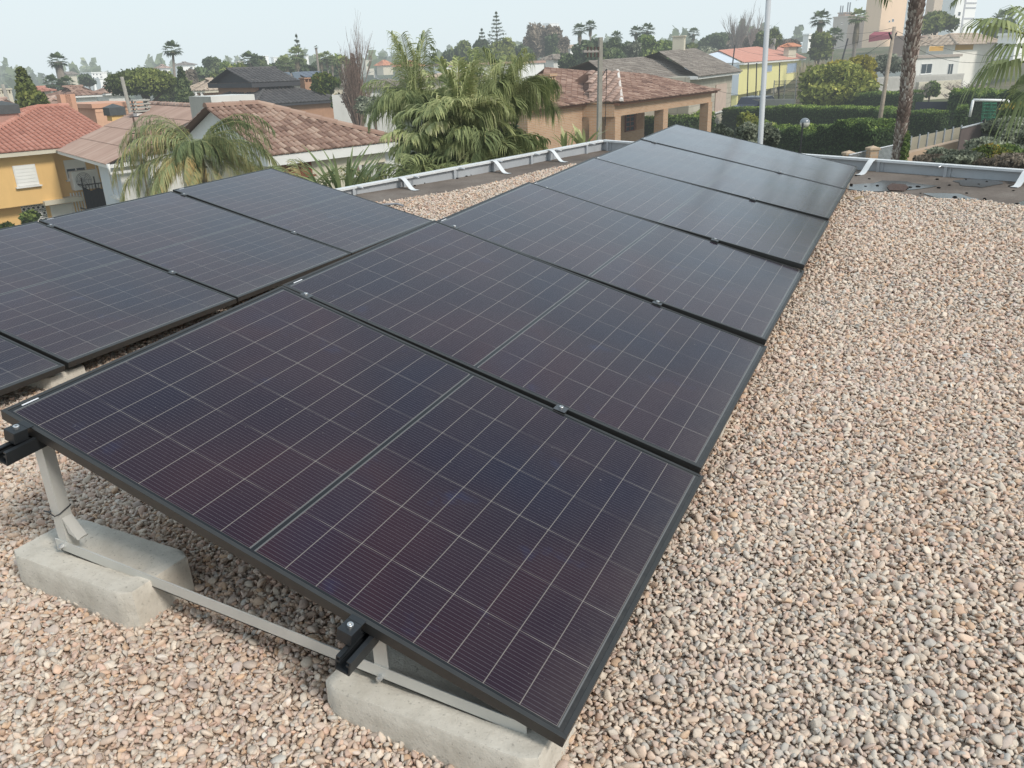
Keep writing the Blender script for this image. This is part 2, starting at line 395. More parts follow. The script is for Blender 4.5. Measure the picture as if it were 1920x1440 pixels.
beam('roof_parapet', PLA, PLB, 'grey metal edge upstand with ribs and three white straps, left side of the roof',
     [s_on(PLA, PLB, u, v) for u, v in ((656, 363), (747, 347), (841, 332), (918, 319), (995, 306), (1036, 300), (1117, 288))],
     [(s_on(PLA, PLB, u, v), 0) for u, v in ((742, 348), (915, 319), (1036, 300))],
     [s_on(PLA, PLB, u, v) for u, v in ((664, 361), (765, 344), (849, 330), (926, 318), (1003, 305), (1049, 298), (1122, 287))])
_rl = lambda u, v: s_on(PLB, PRB, u, v)
beam('roof_parapet', PLB, PRB, 'grey metal edge upstand capped white, beyond the puddles on the right side of the roof',
     [_rl(1641, 320), _rl(1766, 330), _rl(1640, 320) - 1.1, _rl(1640, 320) - 2.2, .08], [(_rl(1634, 320), -.02), (_rl(1920, 343), -.02)], [_rl(1762, 330)])
# ---- building below the roof
def bld():
    dl = unit(np.append(PLB - PLA, 0)); dr = unit(np.append(PRB - PLB, 0))
    o = np.append(PLB, 0) ; A = o - dl * 17 - dl * 0; B = o; C = o + dr * 11.5; D = C - dl * 17
    out = MB(); nl = -perp(dl, False) * .06; nr = perp(dr) * .06
    zt = -.36
    P = [A + nl, B + nl + nr, C + nr, D]
    for q0, q1 in zip(P, P[1:] + P[:1]):
        out.add([q0 + Z * -9.6, q1 + Z * -9.6, q1 + Z * (zt if q0 is not P[0] else zt), q0 + Z * zt], [(0, 1, 2, 3)])
    return out
solo(bld(), 'building_wall', plain('cream_render', (.55, .50, .42), .9, .08, 1.0, dirt=.2), 'pale rendered walls of the building under the gravel roof', 'building')

# ---- puddles
wat, nt = newmat('standing_water')
tc = N(nt, 'ShaderNodeNewGeometry').outputs['Position']
p = principled(nt, (.075, .070, .065), .16, 0, bumpn(nt, noise(nt, 6, 2, .5, tc), .03, .01), .9); finish(nt, p.outputs[0], False)
def puddle(pts, island=None):
    P = [onroof(u, v, LEDGE + .003) for u, v in pts]
    rp = random.Random(len(pts) + int(pts[0][0]))
    for _ in range(2):
        Q = []
        for a_, b_ in zip(P, P[1:] + P[:1]):
            L_ = np.linalg.norm(b_ - a_); Q += [a_, (a_ + b_) / 2 + np.array([rp.uniform(-.16, .16) * L_, rp.uniform(-.16, .16) * L_, 0])]
        P = Q
    for _ in range(2):
        P = [q for a_, b_ in zip(P, P[1:] + P[:1]) for q in (a_ * .75 + b_ * .25, a_ * .25 + b_ * .75)]
    mb = MB(); c0 = np.mean(P, 0); n = len(P)
    V = [np.array([x[0], x[1], float(gz(x[0], x[1])) + LEDGE + .004]) for x in P + [c0 * .5 + x * .5 for x in P] + [c0]]
    mb.add(V, [(i, (i + 1) % n, n + (i + 1) % n, n + i) for i in range(n)] + [(n + i, n + (i + 1) % n, 2 * n) for i in range(n)])
    o = mb.build('puddle', wat, smooth=True); o['kind'] = 'structure'; return o
puddle([(1584, 353), (1592, 346), (1640, 343), (1655, 338), (1700, 340), (1760, 348), (1700, 356), (1640, 359)])
puddle([(1730, 362), (1800, 363), (1838, 374), (1815, 379), (1770, 374)])
puddle([(1862, 386), (1925, 374), (1940, 384), (1900, 392)])
puddle([(1785, 339), (1850, 336), (1880, 345), (1840, 352), (1800, 347)])
mud = MB()
Pm = [onroof(u, v, 0) for u, v in ((1663, 349), (1672, 343), (1698, 345), (1704, 350), (1696, 357), (1668, 356))]; cm = np.mean(Pm, 0)
mud.add([np.array([x[0], x[1], float(gz(x[0], x[1])) + LEDGE + .009]) for x in Pm] + [np.array([cm[0], cm[1], float(gz(cm[0], cm[1])) + LEDGE + .016])], [(i, (i + 1) % 6, 6) for i in range(6)])
o = mud.build('mud_patch', plain('wet_mud', (.085, .045, .030), .6, .4, 25, 0, .5, False), smooth=True); o['kind'] = 'structure'
# stray stones on the bare membrane strip
sm = pcol.objects
for k, (u, v) in enumerate([(1596, 348), (1623, 350), (1645, 349), (1701, 354), (1706, 352), (1721, 351), (1726, 363), (1791, 371), (1807, 373), (1847, 378), (1811, 337), (1835, 346), (1780, 348), (1760, 353), (1605, 330), (1630, 336), (1875, 386), (1890, 385), (1907, 384), (1812, 363), (1846, 374), (1900, 358), (1850, 341), (1757, 337), (1893, 350),
                            (775, 345), (783, 345), (790, 342), (796, 344), (778, 349), (835, 337), (857, 335), (875, 331), (882, 329), (770, 351), (1601, 377), (1160, 296)]):
    P = onroof(u, v, LEDGE); src = sm[k % 10]
    o = bpy.data.objects.new('loose_stone', src.data); COL.objects.link(o); s = random.uniform(.022, .042); o.scale = (s, s, s * .9); o.rotation_euler = (0, 0, random.uniform(0, 6)); o.location = (P[0], P[1], P[2] + s * .2)
    tag(o, 'small loose stone lying on the bare brown membrane strip beside the parapet', 'stone', 'stray stones on the bare roof strip')
# dead leaf / bark chip on the gravel near the far end
lf = MB(); P = onroof(1613, 372, .035); a_ = unit([1, -.2, 0]); b_ = np.array([.2, 1, 0]) * .02
lf.quadstrip([P + a_ * t + Z * (.012 * math.sin(3 * t * 18)) - b_ * (1 - abs(t) / .05) for t in np.linspace(-.045, .045, 7)], [P + a_ * t + b_ * (1 - abs(t) / .05) + Z * .02 * (1 - abs(t) / .06) for t in np.linspace(-.045, .045, 7)])
solo(lf, 'dry_leaf', plain('dry_leaf_brown', (.42, .30, .17), .8, .3, 40, haze=False), 'curled dry tan leaf on the gravel near the far end of the panel row', 'leaf')
# ================================================================== SOLAR ARRAY
PL, PW, GAP, TH = 1.722, 1.134, .021, R(13.749)
SL = .036156; X2, Y2, Z2 = -3.086, .006, -.108
HM = [.008, .028, .032, .012, -.008, -.017, -.016]; LM = [-.087, -.047, -.021, .015, .042, .035, .024]
H2 = [.027, 0., -.023, -.031, -.033]; L2 = [.045, .031, .012, -.005, -.023]
def edge_pt(row, k, s, l):
    """surface point; k fractional seam index, s metres along the row"""
    H, Lo = (HM, LM) if row == 0 else (H2, L2)
    k = min(max(k, 0), len(H) - 1); i = min(int(k), len(H) - 2); f = k - i
    h = H[i] * (1 - f) + H[i + 1] * f; lo = Lo[i] * (1 - f) + Lo[i + 1] * f
    t = l / PL; z = -l * math.sin(TH) + h * (1 - t) + lo * t + SL * k * 1.155
    x = l * math.cos(TH); P = np.array([x, s, z])
    return P + (np.array([X2, Y2, Z2]) if row else 0)
# -- cell sheet material
cell, nt = newmat('solar_cells')
tc = N(nt, 'ShaderNodeTexCoord').outputs['Object']
sx = N(nt, 'ShaderNodeSeparateXYZ'); nt.links.new(tc, sx.inputs[0]); X_, Y_ = sx.outputs[0], sx.outputs[1]
def M(op, a, b=None, c_=None, clamp=False):
    n = N(nt, 'ShaderNodeMath', operation=op); n.use_clamp = clamp
    for i, x in enumerate((a, b, c_)):
        if x is None: continue
        if isinstance(x, (int, float)): n.inputs[i].default_value = x
        else: nt.links.new(x, n.inputs[i])
    return n.outputs[0]
def lines(coord, period, width, phase=0.):
    """1 on thin lines every period"""
    t = M('FRACT', M('MULTIPLY_ADD', coord, 1 / period, phase + 100.5)); d = M('ABSOLUTE', M('SUBTRACT', t, .5)); return M('LESS_THAN', d, width / period / 2)
ax = M('ABSOLUTE', X_); ay = M('ABSOLUTE', Y_)
HC = .0915; G0 = .009       # half-cell pitch, half width of the centre gap
inx = M('MULTIPLY', M('GREATER_THAN', ax, G0), M('LESS_THAN', ax, G0 + 9 * HC)); iny = M('LESS_THAN', ay, .5475); inside = M('MULTIPLY', inx, iny)
g_cell = lines(M('SUBTRACT', ax, G0), HC, .0023)              # gaps between half cells: run along the row
g_str = lines(Y_, .1825, .0018)                                 # gaps between strings
bus = lines(Y_, .1825 / 16, .00062, .5)                        # bus wires
fin = lines(X_, .0014, .00035)
nz = noise(nt, 1.1, 2, .5, tc); nz2 = noise(nt, 5, 4, .6, tc)
oi = N(nt, 'ShaderNodeObjectInfo').outputs['Random']
wn = N(nt, 'ShaderNodeTexWhiteNoise', noise_dimensions='4D'); sn = N(nt, 'ShaderNodeVectorMath', operation='SNAP')
nt.links.new(tc, sn.inputs[0]); sn.inputs[1].default_value = (HC, .1825, 1); nt.links.new(sn.outputs[0], wn.inputs[0]); nt.links.new(oi, wn.inputs[1])
base = ramp(nt, nz, [(.3, (.004, .006, .022)), (.45, (.012, .005, .014)), (.62, (.024, .007, .014)), (.8, (.006, .008, .030))])
base = mixc(nt, M('MULTIPLY', wn.outputs[0], .35), base, (.018, .011, .020))
# bluish reflective blotches where the coating is thicker
blot = ramp(nt, nz2, [(.62, (0, 0, 0)), (.76, (1, 1, 1))])
base = mixc(nt, M('MULTIPLY', blot, .35), base, (.018, .030, .085))
c = mixc(nt, M('MULTIPLY', M('MULTIPLY', bus, inside), .42), base, (.27, .26, .29))
vis = ramp(nt, noise(nt, 3.3, 3, .6, tc), [(.36, (.12, .12, .12)), (.62, (.8, .8, .8))])
c = mixc(nt, M('MULTIPLY', M('MULTIPLY', g_str, inside), M('MULTIPLY', vis, .7)), c, (.40, .37, .33))
c = mixc(nt, M('MULTIPLY', M('MULTIPLY', g_cell, inside), .40), c, (.42, .38, .33))
c = mixc(nt, inside, (.012, .013, .015), c)
# collector ribbons: both sides of the centre gap and at both short ends
cen = M('MULTIPLY', M('MULTIPLY', M('GREATER_THAN', ax, .0055), M('LESS_THAN', ax, .0085)), M('LESS_THAN', ay, .548))
end = M('MULTIPLY', M('MULTIPLY', M('GREATER_THAN', ax, G0 + 9 * HC + .0015), M('LESS_THAN', ax, G0 + 9 * HC + .0055)), M('LESS_THAN', ay, .548))
c = mixc(nt, M('MULTIPLY', M('MAXIMUM', cen, end), .26), c, (.42, .42, .42))
mask = M('MAXIMUM', M('MULTIPLY', bus, inside), M('MULTIPLY', g_cell, inside))
# dust film and smears
dz_ = ramp(nt, noise(nt, 2.2, 6, .7, tc), [(.4, (0, 0, 0)), (.9, (.035, .035, .035))])
c = mixc(nt, dz_, c, (.30, .28, .25))
lowd = M('MULTIPLY', M('SUBTRACT', X_, .70, clamp=True), 6., clamp=True); c = mixc(nt, M('MULTIPLY', lowd, M('MULTIPLY', noise(nt, 26, 5, .7, tc), .16)), c, (.32, .29, .25))
spk = ramp(nt, noise(nt, 85, 2, .5, tc), [(.755, (0, 0, 0)), (.78, (.3, .3, .3))]); c = mixc(nt, spk, c, (.35, .33, .30))
spot = ramp(nt, noise(nt, 9, 2, .4, tc), [(.80, (0, 0, 0)), (.86, (.25, .25, .25))]); c = mixc(nt, spot, c, (.20, .26, .34))
rgh = ramp(nt, noise(nt, 3, 4, .6, tc), [(.3, (.155, .155, .155)), (.8, (.225, .225, .225))])
p = principled(nt, c, rgh, 0, None, .5); p.inputs['IOR'].default_value = 1.22; p.inputs['Coat Weight'].default_value = 1; p.inputs['Coat IOR'].default_value = 1.23; nt.links.new(rgh, p.inputs['Coat Roughness'])
finish(nt, p.outputs[0], False)
frame_m = plain('panel_frame_black', (.055, .054, .052), .40, .12, 20, .55, 0, False, .6)
sticker = plain('label_white', (.7, .7, .72), .5, .05, 10, haze=False)
# -- panel meshes (shared)
def local_mesh(name, mat, boxes, bevel=0):
    mb = MB()
    for (x0, x1, y0, y1, z0, z1) in boxes: mb.box((x0, y0, z0), (x1 - x0, 0, 0), (0, y1 - y0, 0), (0, 0, z1 - z0))
    V = np.concatenate(mb.v); me = bpy.data.meshes.new(name); me.from_pydata(V.tolist(), [], mb.f); me.materials.append(mat); me.update(); return me
hx, hy, lip, ft = PL / 2, PW / 2, .0115, .030
fr = local_mesh('frame', frame_m, [(-hx, hx, -hy, -hy + lip, -ft, 0), (-hx, hx, hy - lip, hy, -ft, 0), (-hx, -hx + lip, -hy + lip, hy - lip, -ft, 0), (hx - lip, hx, -hy + lip, hy - lip, -ft, 0),
    (-hx + lip, -hx + .03, -hy + lip, hy - lip, -ft, -ft + .002), (hx - .03, hx - lip, -hy + lip, hy - lip, -ft, -ft + .002)])
cl = local_mesh('cell_sheet', cell, [(-hx + lip, hx - lip, -hy + lip, hy - lip, -.0065, -.0016)])
bk = local_mesh('junction_box', plain('black_plastic', (.02, .02, .02), .5, haze=False), [(-.05, .05, -.05, .05, -.024, -.0068)])
st = local_mesh('barcode_label', sticker, [(-hx + .0135, -hx + .0185, -hy + .05, -hy + .10, -.0014, -.0010)])
def panel(row, i, label, group):
    k0, k1 = i, i + 1; s0 = i * (PW + GAP); s1 = s0 + PW
    c4 = [edge_pt(row, k, s, l) for k, s in ((k0, s0), (k1, s1)) for l in (0, PL)]
    ctr = np.mean(c4, 0); xd = unit(c4[1] + c4[3] - c4[0] - c4[2]); yd = c4[2] + c4[3] - c4[0] - c4[1]; yd = unit(yd - (yd @ xd) * xd); zd = np.cross(xd, yd)
    mt = Matrix(np.stack([xd, yd, zd], 1).tolist())
    o = thing('photovoltaic_module', label, 'solar panel', tuple(ctr), group); o.rotation_euler = mt.to_euler()
    for nm, m in (('frame', fr), ('cell_sheet', cl), ('junction_box', bk), ('barcode_label', st)):
        q = bpy.data.objects.new(nm, m); COL.objects.link(q); q.parent = o
        if nm == 'frame':
            b = q.modifiers.new('bevel', 'BEVEL'); b.width = .0012; b.segments = 2
    return ctr, xd, yd, zd
ordn = ['nearest and largest', 'second from front', 'third from front', 'fourth from front', 'fifth from front', 'farthest']
PF = {}
for i in range(6): PF[0, i] = panel(0, i, 'black framed solar panel in the right-hand row of six, ' + ordn[i], 'solar panels of the right-hand row')
ord2 = ['nearest, only its corner visible', 'second from front', 'third from front', 'farthest']
for i in range(4): PF[1, i] = panel(1, i, 'black framed solar panel in the left-hand row, ' + ord2[i], 'solar panels of the left-hand row')
# -- rails, clamps
clampm = plain('clamp_grey', (.12, .125, .13), .4, .1, 20, .7, 0, False, .5)
NRM = unit([math.sin(TH), 0, math.cos(TH)])
def rail_pts(row, l):
    n = 7 if row == 0 else 5; out = []
    for k in range(n):
        s = k * (PW + GAP) - GAP / 2
        if k == 0: out.append(edge_pt(row, 0, 0, l) * 1 + np.array([0, -.085, -.004]))
        out.append(edge_pt(row, k, s, l))
    out.append(out[-1] + np.array([0, .08, .002])); return [q - NRM * (ft + .0015) for q in out]
def rail(row, l, label):
    P = rail_pts(row, l); side = unit([math.cos(TH), 0, -math.sin(TH)])
    # open C profile
    prof = [(-.020, 0), (-.020, -.040), (.020, -.040), (.020, 0), (.009, 0), (.009, -.004), (.0165, -.004), (.0165, -.012), (.0085, -.0125), (.0085, -.016), (.0165, -.018), (.0165, -.036), (-.0165, -.036), (-.0165, -.018), (-.0085, -.016), (-.0085, -.0125), (-.0165, -.012), (-.0165, -.004), (-.009, -.004), (-.009, 0)]
    m = len(prof); V = [q + side * a + NRM * b for q in P for a, b in prof]; F = [(i * m + k, (i + 1) * m + k, (i + 1) * m + (k + 1) % m, i * m + (k + 1) % m) for i in range(len(P) - 1) for k in range(m)]
    # end faces as quads between outer and inner profile
    mb = MB(); mb.add(V, F)
    for base_ in (0, (len(P) - 1) * m):
        mb.add([V[base_ + k] for k in (0, 1, 12, 13, 14, 15, 16, 17, 18, 19)], [tuple(range(10))]); mb.add([V[base_ + k] for k in (1, 2, 11, 12)], [(0, 1, 2, 3)]); mb.add([V[base_ + k] for k in (2, 3, 4, 5, 6, 7, 8, 9, 10, 11)], [tuple(range(10))])
    solo(mb, 'mounting_rail', black_al, label, 'mounting rail')
LH, LLO = .115, 1.20
rail(0, LH, 'black aluminium rail under the raised edge of the right-hand panel row'); rail(0, LLO, 'black aluminium rail under the low side of the right-hand row, cut end in front')
rail(1, LH, 'black aluminium rail under the raised edge of the left-hand panel row'); rail(1, LLO, 'black aluminium rail under the lower part of the left-hand panel row')
def oriented(name_parts, row, k, s, l, label, group, endc):
    P = edge_pt(row, k, s, l); xd = unit([math.cos(TH), 0, -math.sin(TH)]); yd = np.array([0, 1, 0.]); zd = np.cross(xd, yd)
    t = thing('panel_clamp', label, 'clamp', tuple(P), group)
    b = MB(); 
    if endc:
        b.box(P - xd * .020 - yd * .052 - zd * .031, xd * .040, yd * .040, zd * .034); b.box(P - xd * .020 - yd * .012 + zd * .0006, xd * .040, yd * .018, zd * .0026)
        bp = P - yd * .030 + zd * .003
    else:
        b.box(P - xd * .022 - yd * .020 + zd * .0006, xd * .044, yd * .040, zd * .003); b.box(P - xd * .020 - yd * .008 - zd * .030, xd * .040, yd * .016, zd * .0305); bp = P + zd * .0036
    b.build('block', black_al if endc else clampm, t, bevel=.0015)
    n = 12; c = MB(); ring = lambda r_, h_: [bp + xd * r_ * math.cos(2 * math.pi * a / n) + yd * r_ * math.sin(2 * math.pi * a / n) + zd * h_ for a in range(n)]
    V = ring(.0078, 0) + ring(.0078, .007) + ring(.0068, .008) + ring(.0036, .008) + ring(.0034, .003)
    F = [(j * n + i, j * n + (i + 1) % n, (j + 1) * n + (i + 1) % n, (j + 1) * n + i) for j in range(4) for i in range(n)] + [tuple(4 * n + i for i in range(n))]
    c.add(V, F); c.build('bolt', steel, t)
cw = {0: 'front end', 1: 'first seam', 2: 'second seam', 3: 'third seam', 4: 'fourth seam', 5: 'fifth seam', 6: 'far end'}
for row, nk, rn in ((0, 6, 'right-hand'), (1, 4, 'left-hand')):
    for k in range(nk + 1):
        for l, ln in ((.105 if k == 0 and row == 0 else .125, 'raised'), (1.175 if k == 0 and row == 0 else 1.205, 'lower')):
            if k in (0, nk): 
                if k == nk: continue
                oriented(None, row, 0, 0, l, f'black end clamp with silver bolt, {ln} rail, front end of {rn} row', 'panel clamps', True)
            else: oriented(None, row, k, k * (PW + GAP) - GAP / 2, l, f'small clamp with bolt on the {ln} rail at the {cw[k]} of the {rn} row', 'panel clamps', False)
# -- concrete ballast blocks and triangular supports
conc, nt = newmat('cast_concrete')
tc = N(nt, 'ShaderNodeTexCoord').outputs['Object']
c = ramp(nt, noise(nt, 7, 7, .7, tc), [(.3, (.46, .42, .355)), (.55, (.60, .555, .48)), (.75, (.68, .635, .555))])
c = mixc(nt, ramp(nt, noise(nt, 90, 3, .6, tc), [(.60, (0, 0, 0)), (.72, (.6, .6, .6))]), c, (.22, .20, .17))
hgt = M('ADD', noise(nt, 30, 6, .7, tc), M('MULTIPLY', noise(nt, 140, 3, .6, tc), .4))
nt = conc.node_tree
p = principled(nt, c, .92, 0, bumpn(nt, hgt, .5, .006), .2); finish(nt, p.outputs[0], False)
def concrete(x0, x1, y0, y1, ztop, label, rot=0., h=.17):
    """cast block with chamfered ends and a shallow trough in its top"""
    cx, cy = (x0 + x1) / 2, (y0 + y1) / 2; lx, ly = (x1 - x0) / 2, (y1 - y0) / 2
    bm = bmesh.new(); nx, ny = 30, 14; g = {}
    def tp(a, b):
        z = 0.; ea = min(1 - abs(a), 1); 
        if abs(b) < .42 and abs(a) < .82: z -= .010 * min(1, (.42 - abs(b)) / .12) * min(1, (.82 - abs(a)) / .08)
        z += random.uniform(-.0009, .0009); return z
    for i in range(nx + 1):
        for j in range(ny + 1):
            a = -1 + 2 * i / nx; b = -1 + 2 * j / ny
            X = lx * a; Y = ly * b
            ch = .020; e = max(abs(a) * lx - (lx - .035), 0) / .035; Y *= 1 - e * ch / ly * .9
            g[i, j] = bm.verts.new((X, Y, tp(a, b)))
    for i in range(nx):
        for j in range(ny): bm.faces.new((g[i, j], g[i + 1, j], g[i + 1, j + 1], g[i, j + 1]))
    rim = [(i, 0) for i in range(nx)] + [(nx, j) for j in range(ny)] + [(i, ny) for i in range(nx, 0, -1)] + [(0, j) for j in range(ny, 0, -1)]
    prev = [g[k] for k in rim]
    for zl, grow in ((-.005, .003), (-.05, .004), (-.10, .006), (-h, .008)):
        cur = []
        for k, (i, j) in enumerate(rim):
            q = g[i, j].co; d = Vector((q.x / lx, q.y / ly * .9, 0)); d = Vector((math.copysign(max(abs(d.x) - .6, 0) * 2.2, d.x), math.copysign(max(abs(d.y) - .5, 0) * 2, d.y), 0))
            cur.append(bm.verts.new((q.x + d.x * grow + random.uniform(-.001, .001), q.y + d.y * grow + random.uniform(-.001, .001), zl)))
        for k in range(len(rim)): bm.faces.new((prev[k], cur[k], cur[(k + 1) % len(rim)], prev[(k + 1) % len(rim)]))
        prev = cur
    me = bpy.data.meshes.new('concrete_block'); bm.normal_update(); bm.to_mesh(me); bm.free(); me.polygons.foreach_set('use_smooth', [True] * len(me.polygons)); me.materials.append(conc)
    o = bpy.data.objects.new('concrete_block', me); COL.objects.link(o); o.location = (cx, cy, ztop); o.rotation_euler = (0, 0, R(rot)); tag(o, label, 'ballast block', 'concrete ballast blocks under the panels')
    md = o.modifiers.new('es', 'EDGE_SPLIT'); md.split_angle = R(50)
    return o
def support(row, k, y, zr, zf, label, ybar=None, clip=False):
    """aluminium triangle: rear leg, base bar, short front leg"""
    if row == 0: x_h, x_l = edge_pt(0, k, y, LH), edge_pt(0, k, y, LLO)
    else: x_h, x_l = edge_pt(1, k, y, LH), edge_pt(1, k, y, LLO)
    x_h = x_h - NRM * (ft + .042); x_l = x_l - NRM * (ft + .042)
    t = thing('support_triangle', label, 'mounting frame', (x_h[0], y, zr), 'aluminium supports under the panels')
    yv = np.array([0, 1, 0.]); xa = x_h[0] - .045
    b = MB(); A = np.array([xa - .012, y, zr]); E = np.array([x_l[0] + .40, y, zf - (zr - zf) * .42 * 0 - .016])
    dirb = E - A; b.box(A, dirb, yv * .003, Z * .036); b.box(A, dirb, yv * .034, Z * .003); b.build('base_bar', alu, t)
    lg = MB(); P0 = np.array([xa, y + .0035, zr + .004]); up = x_h - np.array([x_h[0], 0, 0]); top = np.array([x_h[0] - .055 + .01, y + .0035, x_h[2] + .012])
    v = top - P0; lg.box(P0, np.array([.036, 0, 0]), yv * .003, v); lg.box(P0 + np.array([.033, .003, 0]), np.array([.003, 0, 0]), yv * .032, v); lg.build('leg', alu, t)
    l2 = MB(); zb = zf + .012; Q0 = np.array([x_l[0] - .0, y + .0035, zb]); v2 = np.array([0, 0, max(x_l[2] - zb + .012, .02)]); l2.box(Q0, np.array([.04, 0, 0]), yv * .003, v2); l2.box(Q0 + np.array([0, .003, 0]), np.array([.003, 0, 0]), yv * .034, v2); l2.build('leg', alu, t)
    for P in (P0 + np.array([.014, -.004, .012]), Q0 + np.array([.018, -.004, .004])):
        bo = MB(); bo.tube([P - yv * .010, P + yv * .002], .0085, 6); bo.tube([P - yv * .014, P - yv * .010], .004, 8); bo.build('bolt', steel, t)
    if clip:
        c_ = MB(); m = P0 + v * .30; c_.add([m + np.array([.037, .002, 0]), m + np.array([.037, .034, .0]), m + np.array([.085, .034, -.062]), m + np.array([.098, .030, -.050]), m + np.array([.098, .006, -.050]), m + np.array([.085, .002, -.062]), m + np.array([.05, .002, -.045])], [(0, 1, 2, 5), (2, 3, 4, 5), (0, 5, 6)]); c_.build('offcut_tab', alu, t)
        z_ = MB(); q = P0 + v * .335; z_.tube([q + np.array([-.004, -.005, .002]), q + np.array([.02, -.006, -.006]), q + np.array([.04, -.004, .004]), q + np.array([.041, .036, .016]), q + np.array([.0, .036, .01]), q + np.array([-.004, -.004, .002])], .0019, 6); z_.tube([q + np.array([-.004, -.004, .002]), q + np.array([-.018, -.010, .006])], .0022, 6); z_.build('cable_tie', black_al, t)
support(0, 0, .028, -.445, -.530, 'aluminium support under the front panel, its rear leg wrapped with a black cable tie', clip=True)
concrete(-.085, .415, -.045, .175, -.449, 'concrete ballast block under the raised front corner, carrying the tied leg', -1)
concrete(1.035, 1.60, -.035, .185, -.537, 'concrete ballast block half under the low front edge of the nearest panel', -1)
for row, ks in ((0, (1.5, 3, 4.5, 6)), (1, (1, 2.5, 4))):
    for k in ks:
        y = k * 1.155 - .03 if row == 0 else Y2 + k * 1.155 - .03
        ys = k * 1.155 - .03
        hi = edge_pt(row, k, ys, LH); lo = edge_pt(row, k, ys, LLO); nm = 'right-hand' if row == 0 else 'left-hand'
        zr = float(gz(hi[0], y)) + .09; zf = min(float(gz(lo[0], y)) + .07, lo[2] - .085)
        support(row, k, ys if row == 0 else ys, zr, zf, f'aluminium support hidden under the {nm} row at seam {k:g}')
        concrete(hi[0] - .2, hi[0] + .3, y - .06, y + .16, zr - .004, f'concrete ballast block below the raised edge of the {nm} row at seam {k:g}')
        concrete(lo[0] - .1, lo[0] + .45, y - .06, y + .16, zf - .006, f'concrete ballast block below the low edge of the {nm} row at seam {k:g}')
# cable run beneath the left-hand row, a grey conduit end at the far-low corner
cb = MB(); P = onroof(722, 384, .02); cb.tube([P + np.array([-.25, -.15, 0]), P, P + np.array([.12, .02, .01]), P + np.array([.2, .0, .0])], .011, 8)
solo(cb, 'cable', plain('cable_grey', (.25, .26, .28), .5, haze=False), 'grey cable end lying on the gravel edge behind the left-hand row', 'cable', smooth=True)
# ================================================================== GENERATORS: foliage, palms, houses
TP = []   # terrain control points
def ctl(u, d, zr): r = ray(u, horizon(u)); h = math.hypot(r[0], r[1]); TP.append((CAM[0] + r[0] / h * d, CAM[1] + r[1] / h * d, CAM[2] + zr))
for u, d, zr in [(-400, 12, -8.5), (-300, 36, -9.), (100, 36, -8.6), (400, 24, -7.6), (300, 60, -9.0), (0, 80, -9.3), (300, 120, -9.5), (0, 250, -10), (500, 250, -9), (600, 60, -7.2), (750, 30, -6.0), (800, 90, -6.5), (900, 250, -6), (0, 600, -9), (600, 600, -7),
                 (1000, 20, -5.6), (1100, 35, -4.6), (1250, 50, -4.6), (1250, 110, -5.0), (1200, 250, -4), (1450, 18, -4.8), (1450, 45, -4.7), (1450, 85, -4.7), (1600, 30, -4.6), (1700, 50, -4.5), (1750, 80, -4.2), (1900, 60, -4.),
                 (1900, 15, -4.0), (1800, 12, -4.4), (1850, 25, -3.6), (2200, 40, -3.4), (1600, 120, -2.2), (1900, 110, -2.6), (1650, 170, .5), (1850, 170, 1.), (2100, 200, 2), (1700, 300, 3), (1400, 220, -1), (1200, 600, -3), (1700, 700, 2), (2600, 60, -4), (-900, 40, -9)]: ctl(u, d, zr)
_tp = np.array(TP)
def tz(x, y):
    x = np.asarray(x, float); y = np.asarray(y, float)
    d2 = (x[..., None] - _tp[:, 0]) ** 2 + (y[..., None] - _tp[:, 1]) ** 2 + 9; w = d2 ** -1.5
    return (w * _tp[:, 2]).sum(-1) / w.sum(-1)
def G(u, d):
    """point on the terrain in photo column u (approximately) at distance d"""
    P = W(u, horizon(u), d); P[2] = float(tz(P[0], P[1]))
    for _ in range(3):
        v = project(P)[1]; r = ray(u, v); h = math.hypot(r[0], r[1]); P = np.array([CAM[0] + r[0] / h * d, CAM[1] + r[1] / h * d, P[2]]); P[2] = float(tz(P[0], P[1]))
    return P
def top_z(P, v): return zat(P, v)

# ---- leaves
def leaves(mb, C, size, nrm=None, tint=None, aspect=.55, jit=.6):
    """one small pointed face per centre C"""
    n = len(C); 
    d = rng.normal(size=(n, 3)); d /= np.linalg.norm(d, axis=1)[:, None]
    if nrm is not None: d = nrm * (1 - jit) + d * jit; d /= np.linalg.norm(d, axis=1)[:, None] + 1e-9
    a = np.cross(d, rng.normal(size=(n, 3))); a /= np.linalg.norm(a, axis=1)[:, None] + 1e-9; b = np.cross(d, a)
    s = (size * rng.uniform(.6, 1.35, n))[:, None]
    V = np.stack([C - a * s, C - b * s * aspect, C + a * s, C + b * s * aspect], 1).reshape(-1, 3)
    F = np.arange(4 * n).reshape(n, 4)
    t = np.repeat(np.clip(tint if tint is not None else rng.random(n), 0, 1), 4); mb.add(V, F, t)
def blob_points(blobs, n, shell=.35, top=0.):
    """points spread in ellipsoids (cx,cy,cz,rx,ry,rz), denser near the skin"""
    B = np.array(blobs, float); vol = (B[:, 3] * B[:, 4] * B[:, 5]) ** .75; k = rng.choice(len(B), n, p=vol / vol.sum())
    d = rng.normal(size=(n, 3)); d /= np.linalg.norm(d, axis=1)[:, None]; d[:, 2] = np.where(rng.random(n) < top, np.abs(d[:, 2]), d[:, 2])
    r = 1 - shell * rng.random(n) ** 1.4
    # lumpy skin
    r *= 1 + .16 * np.sin(d[:, 0] * 7 + k) * np.sin(d[:, 1] * 6 + 2 * k) * np.cos(d[:, 2] * 8)
    return B[k, :3] + d * r[:, None] * B[k, 3:], d, k
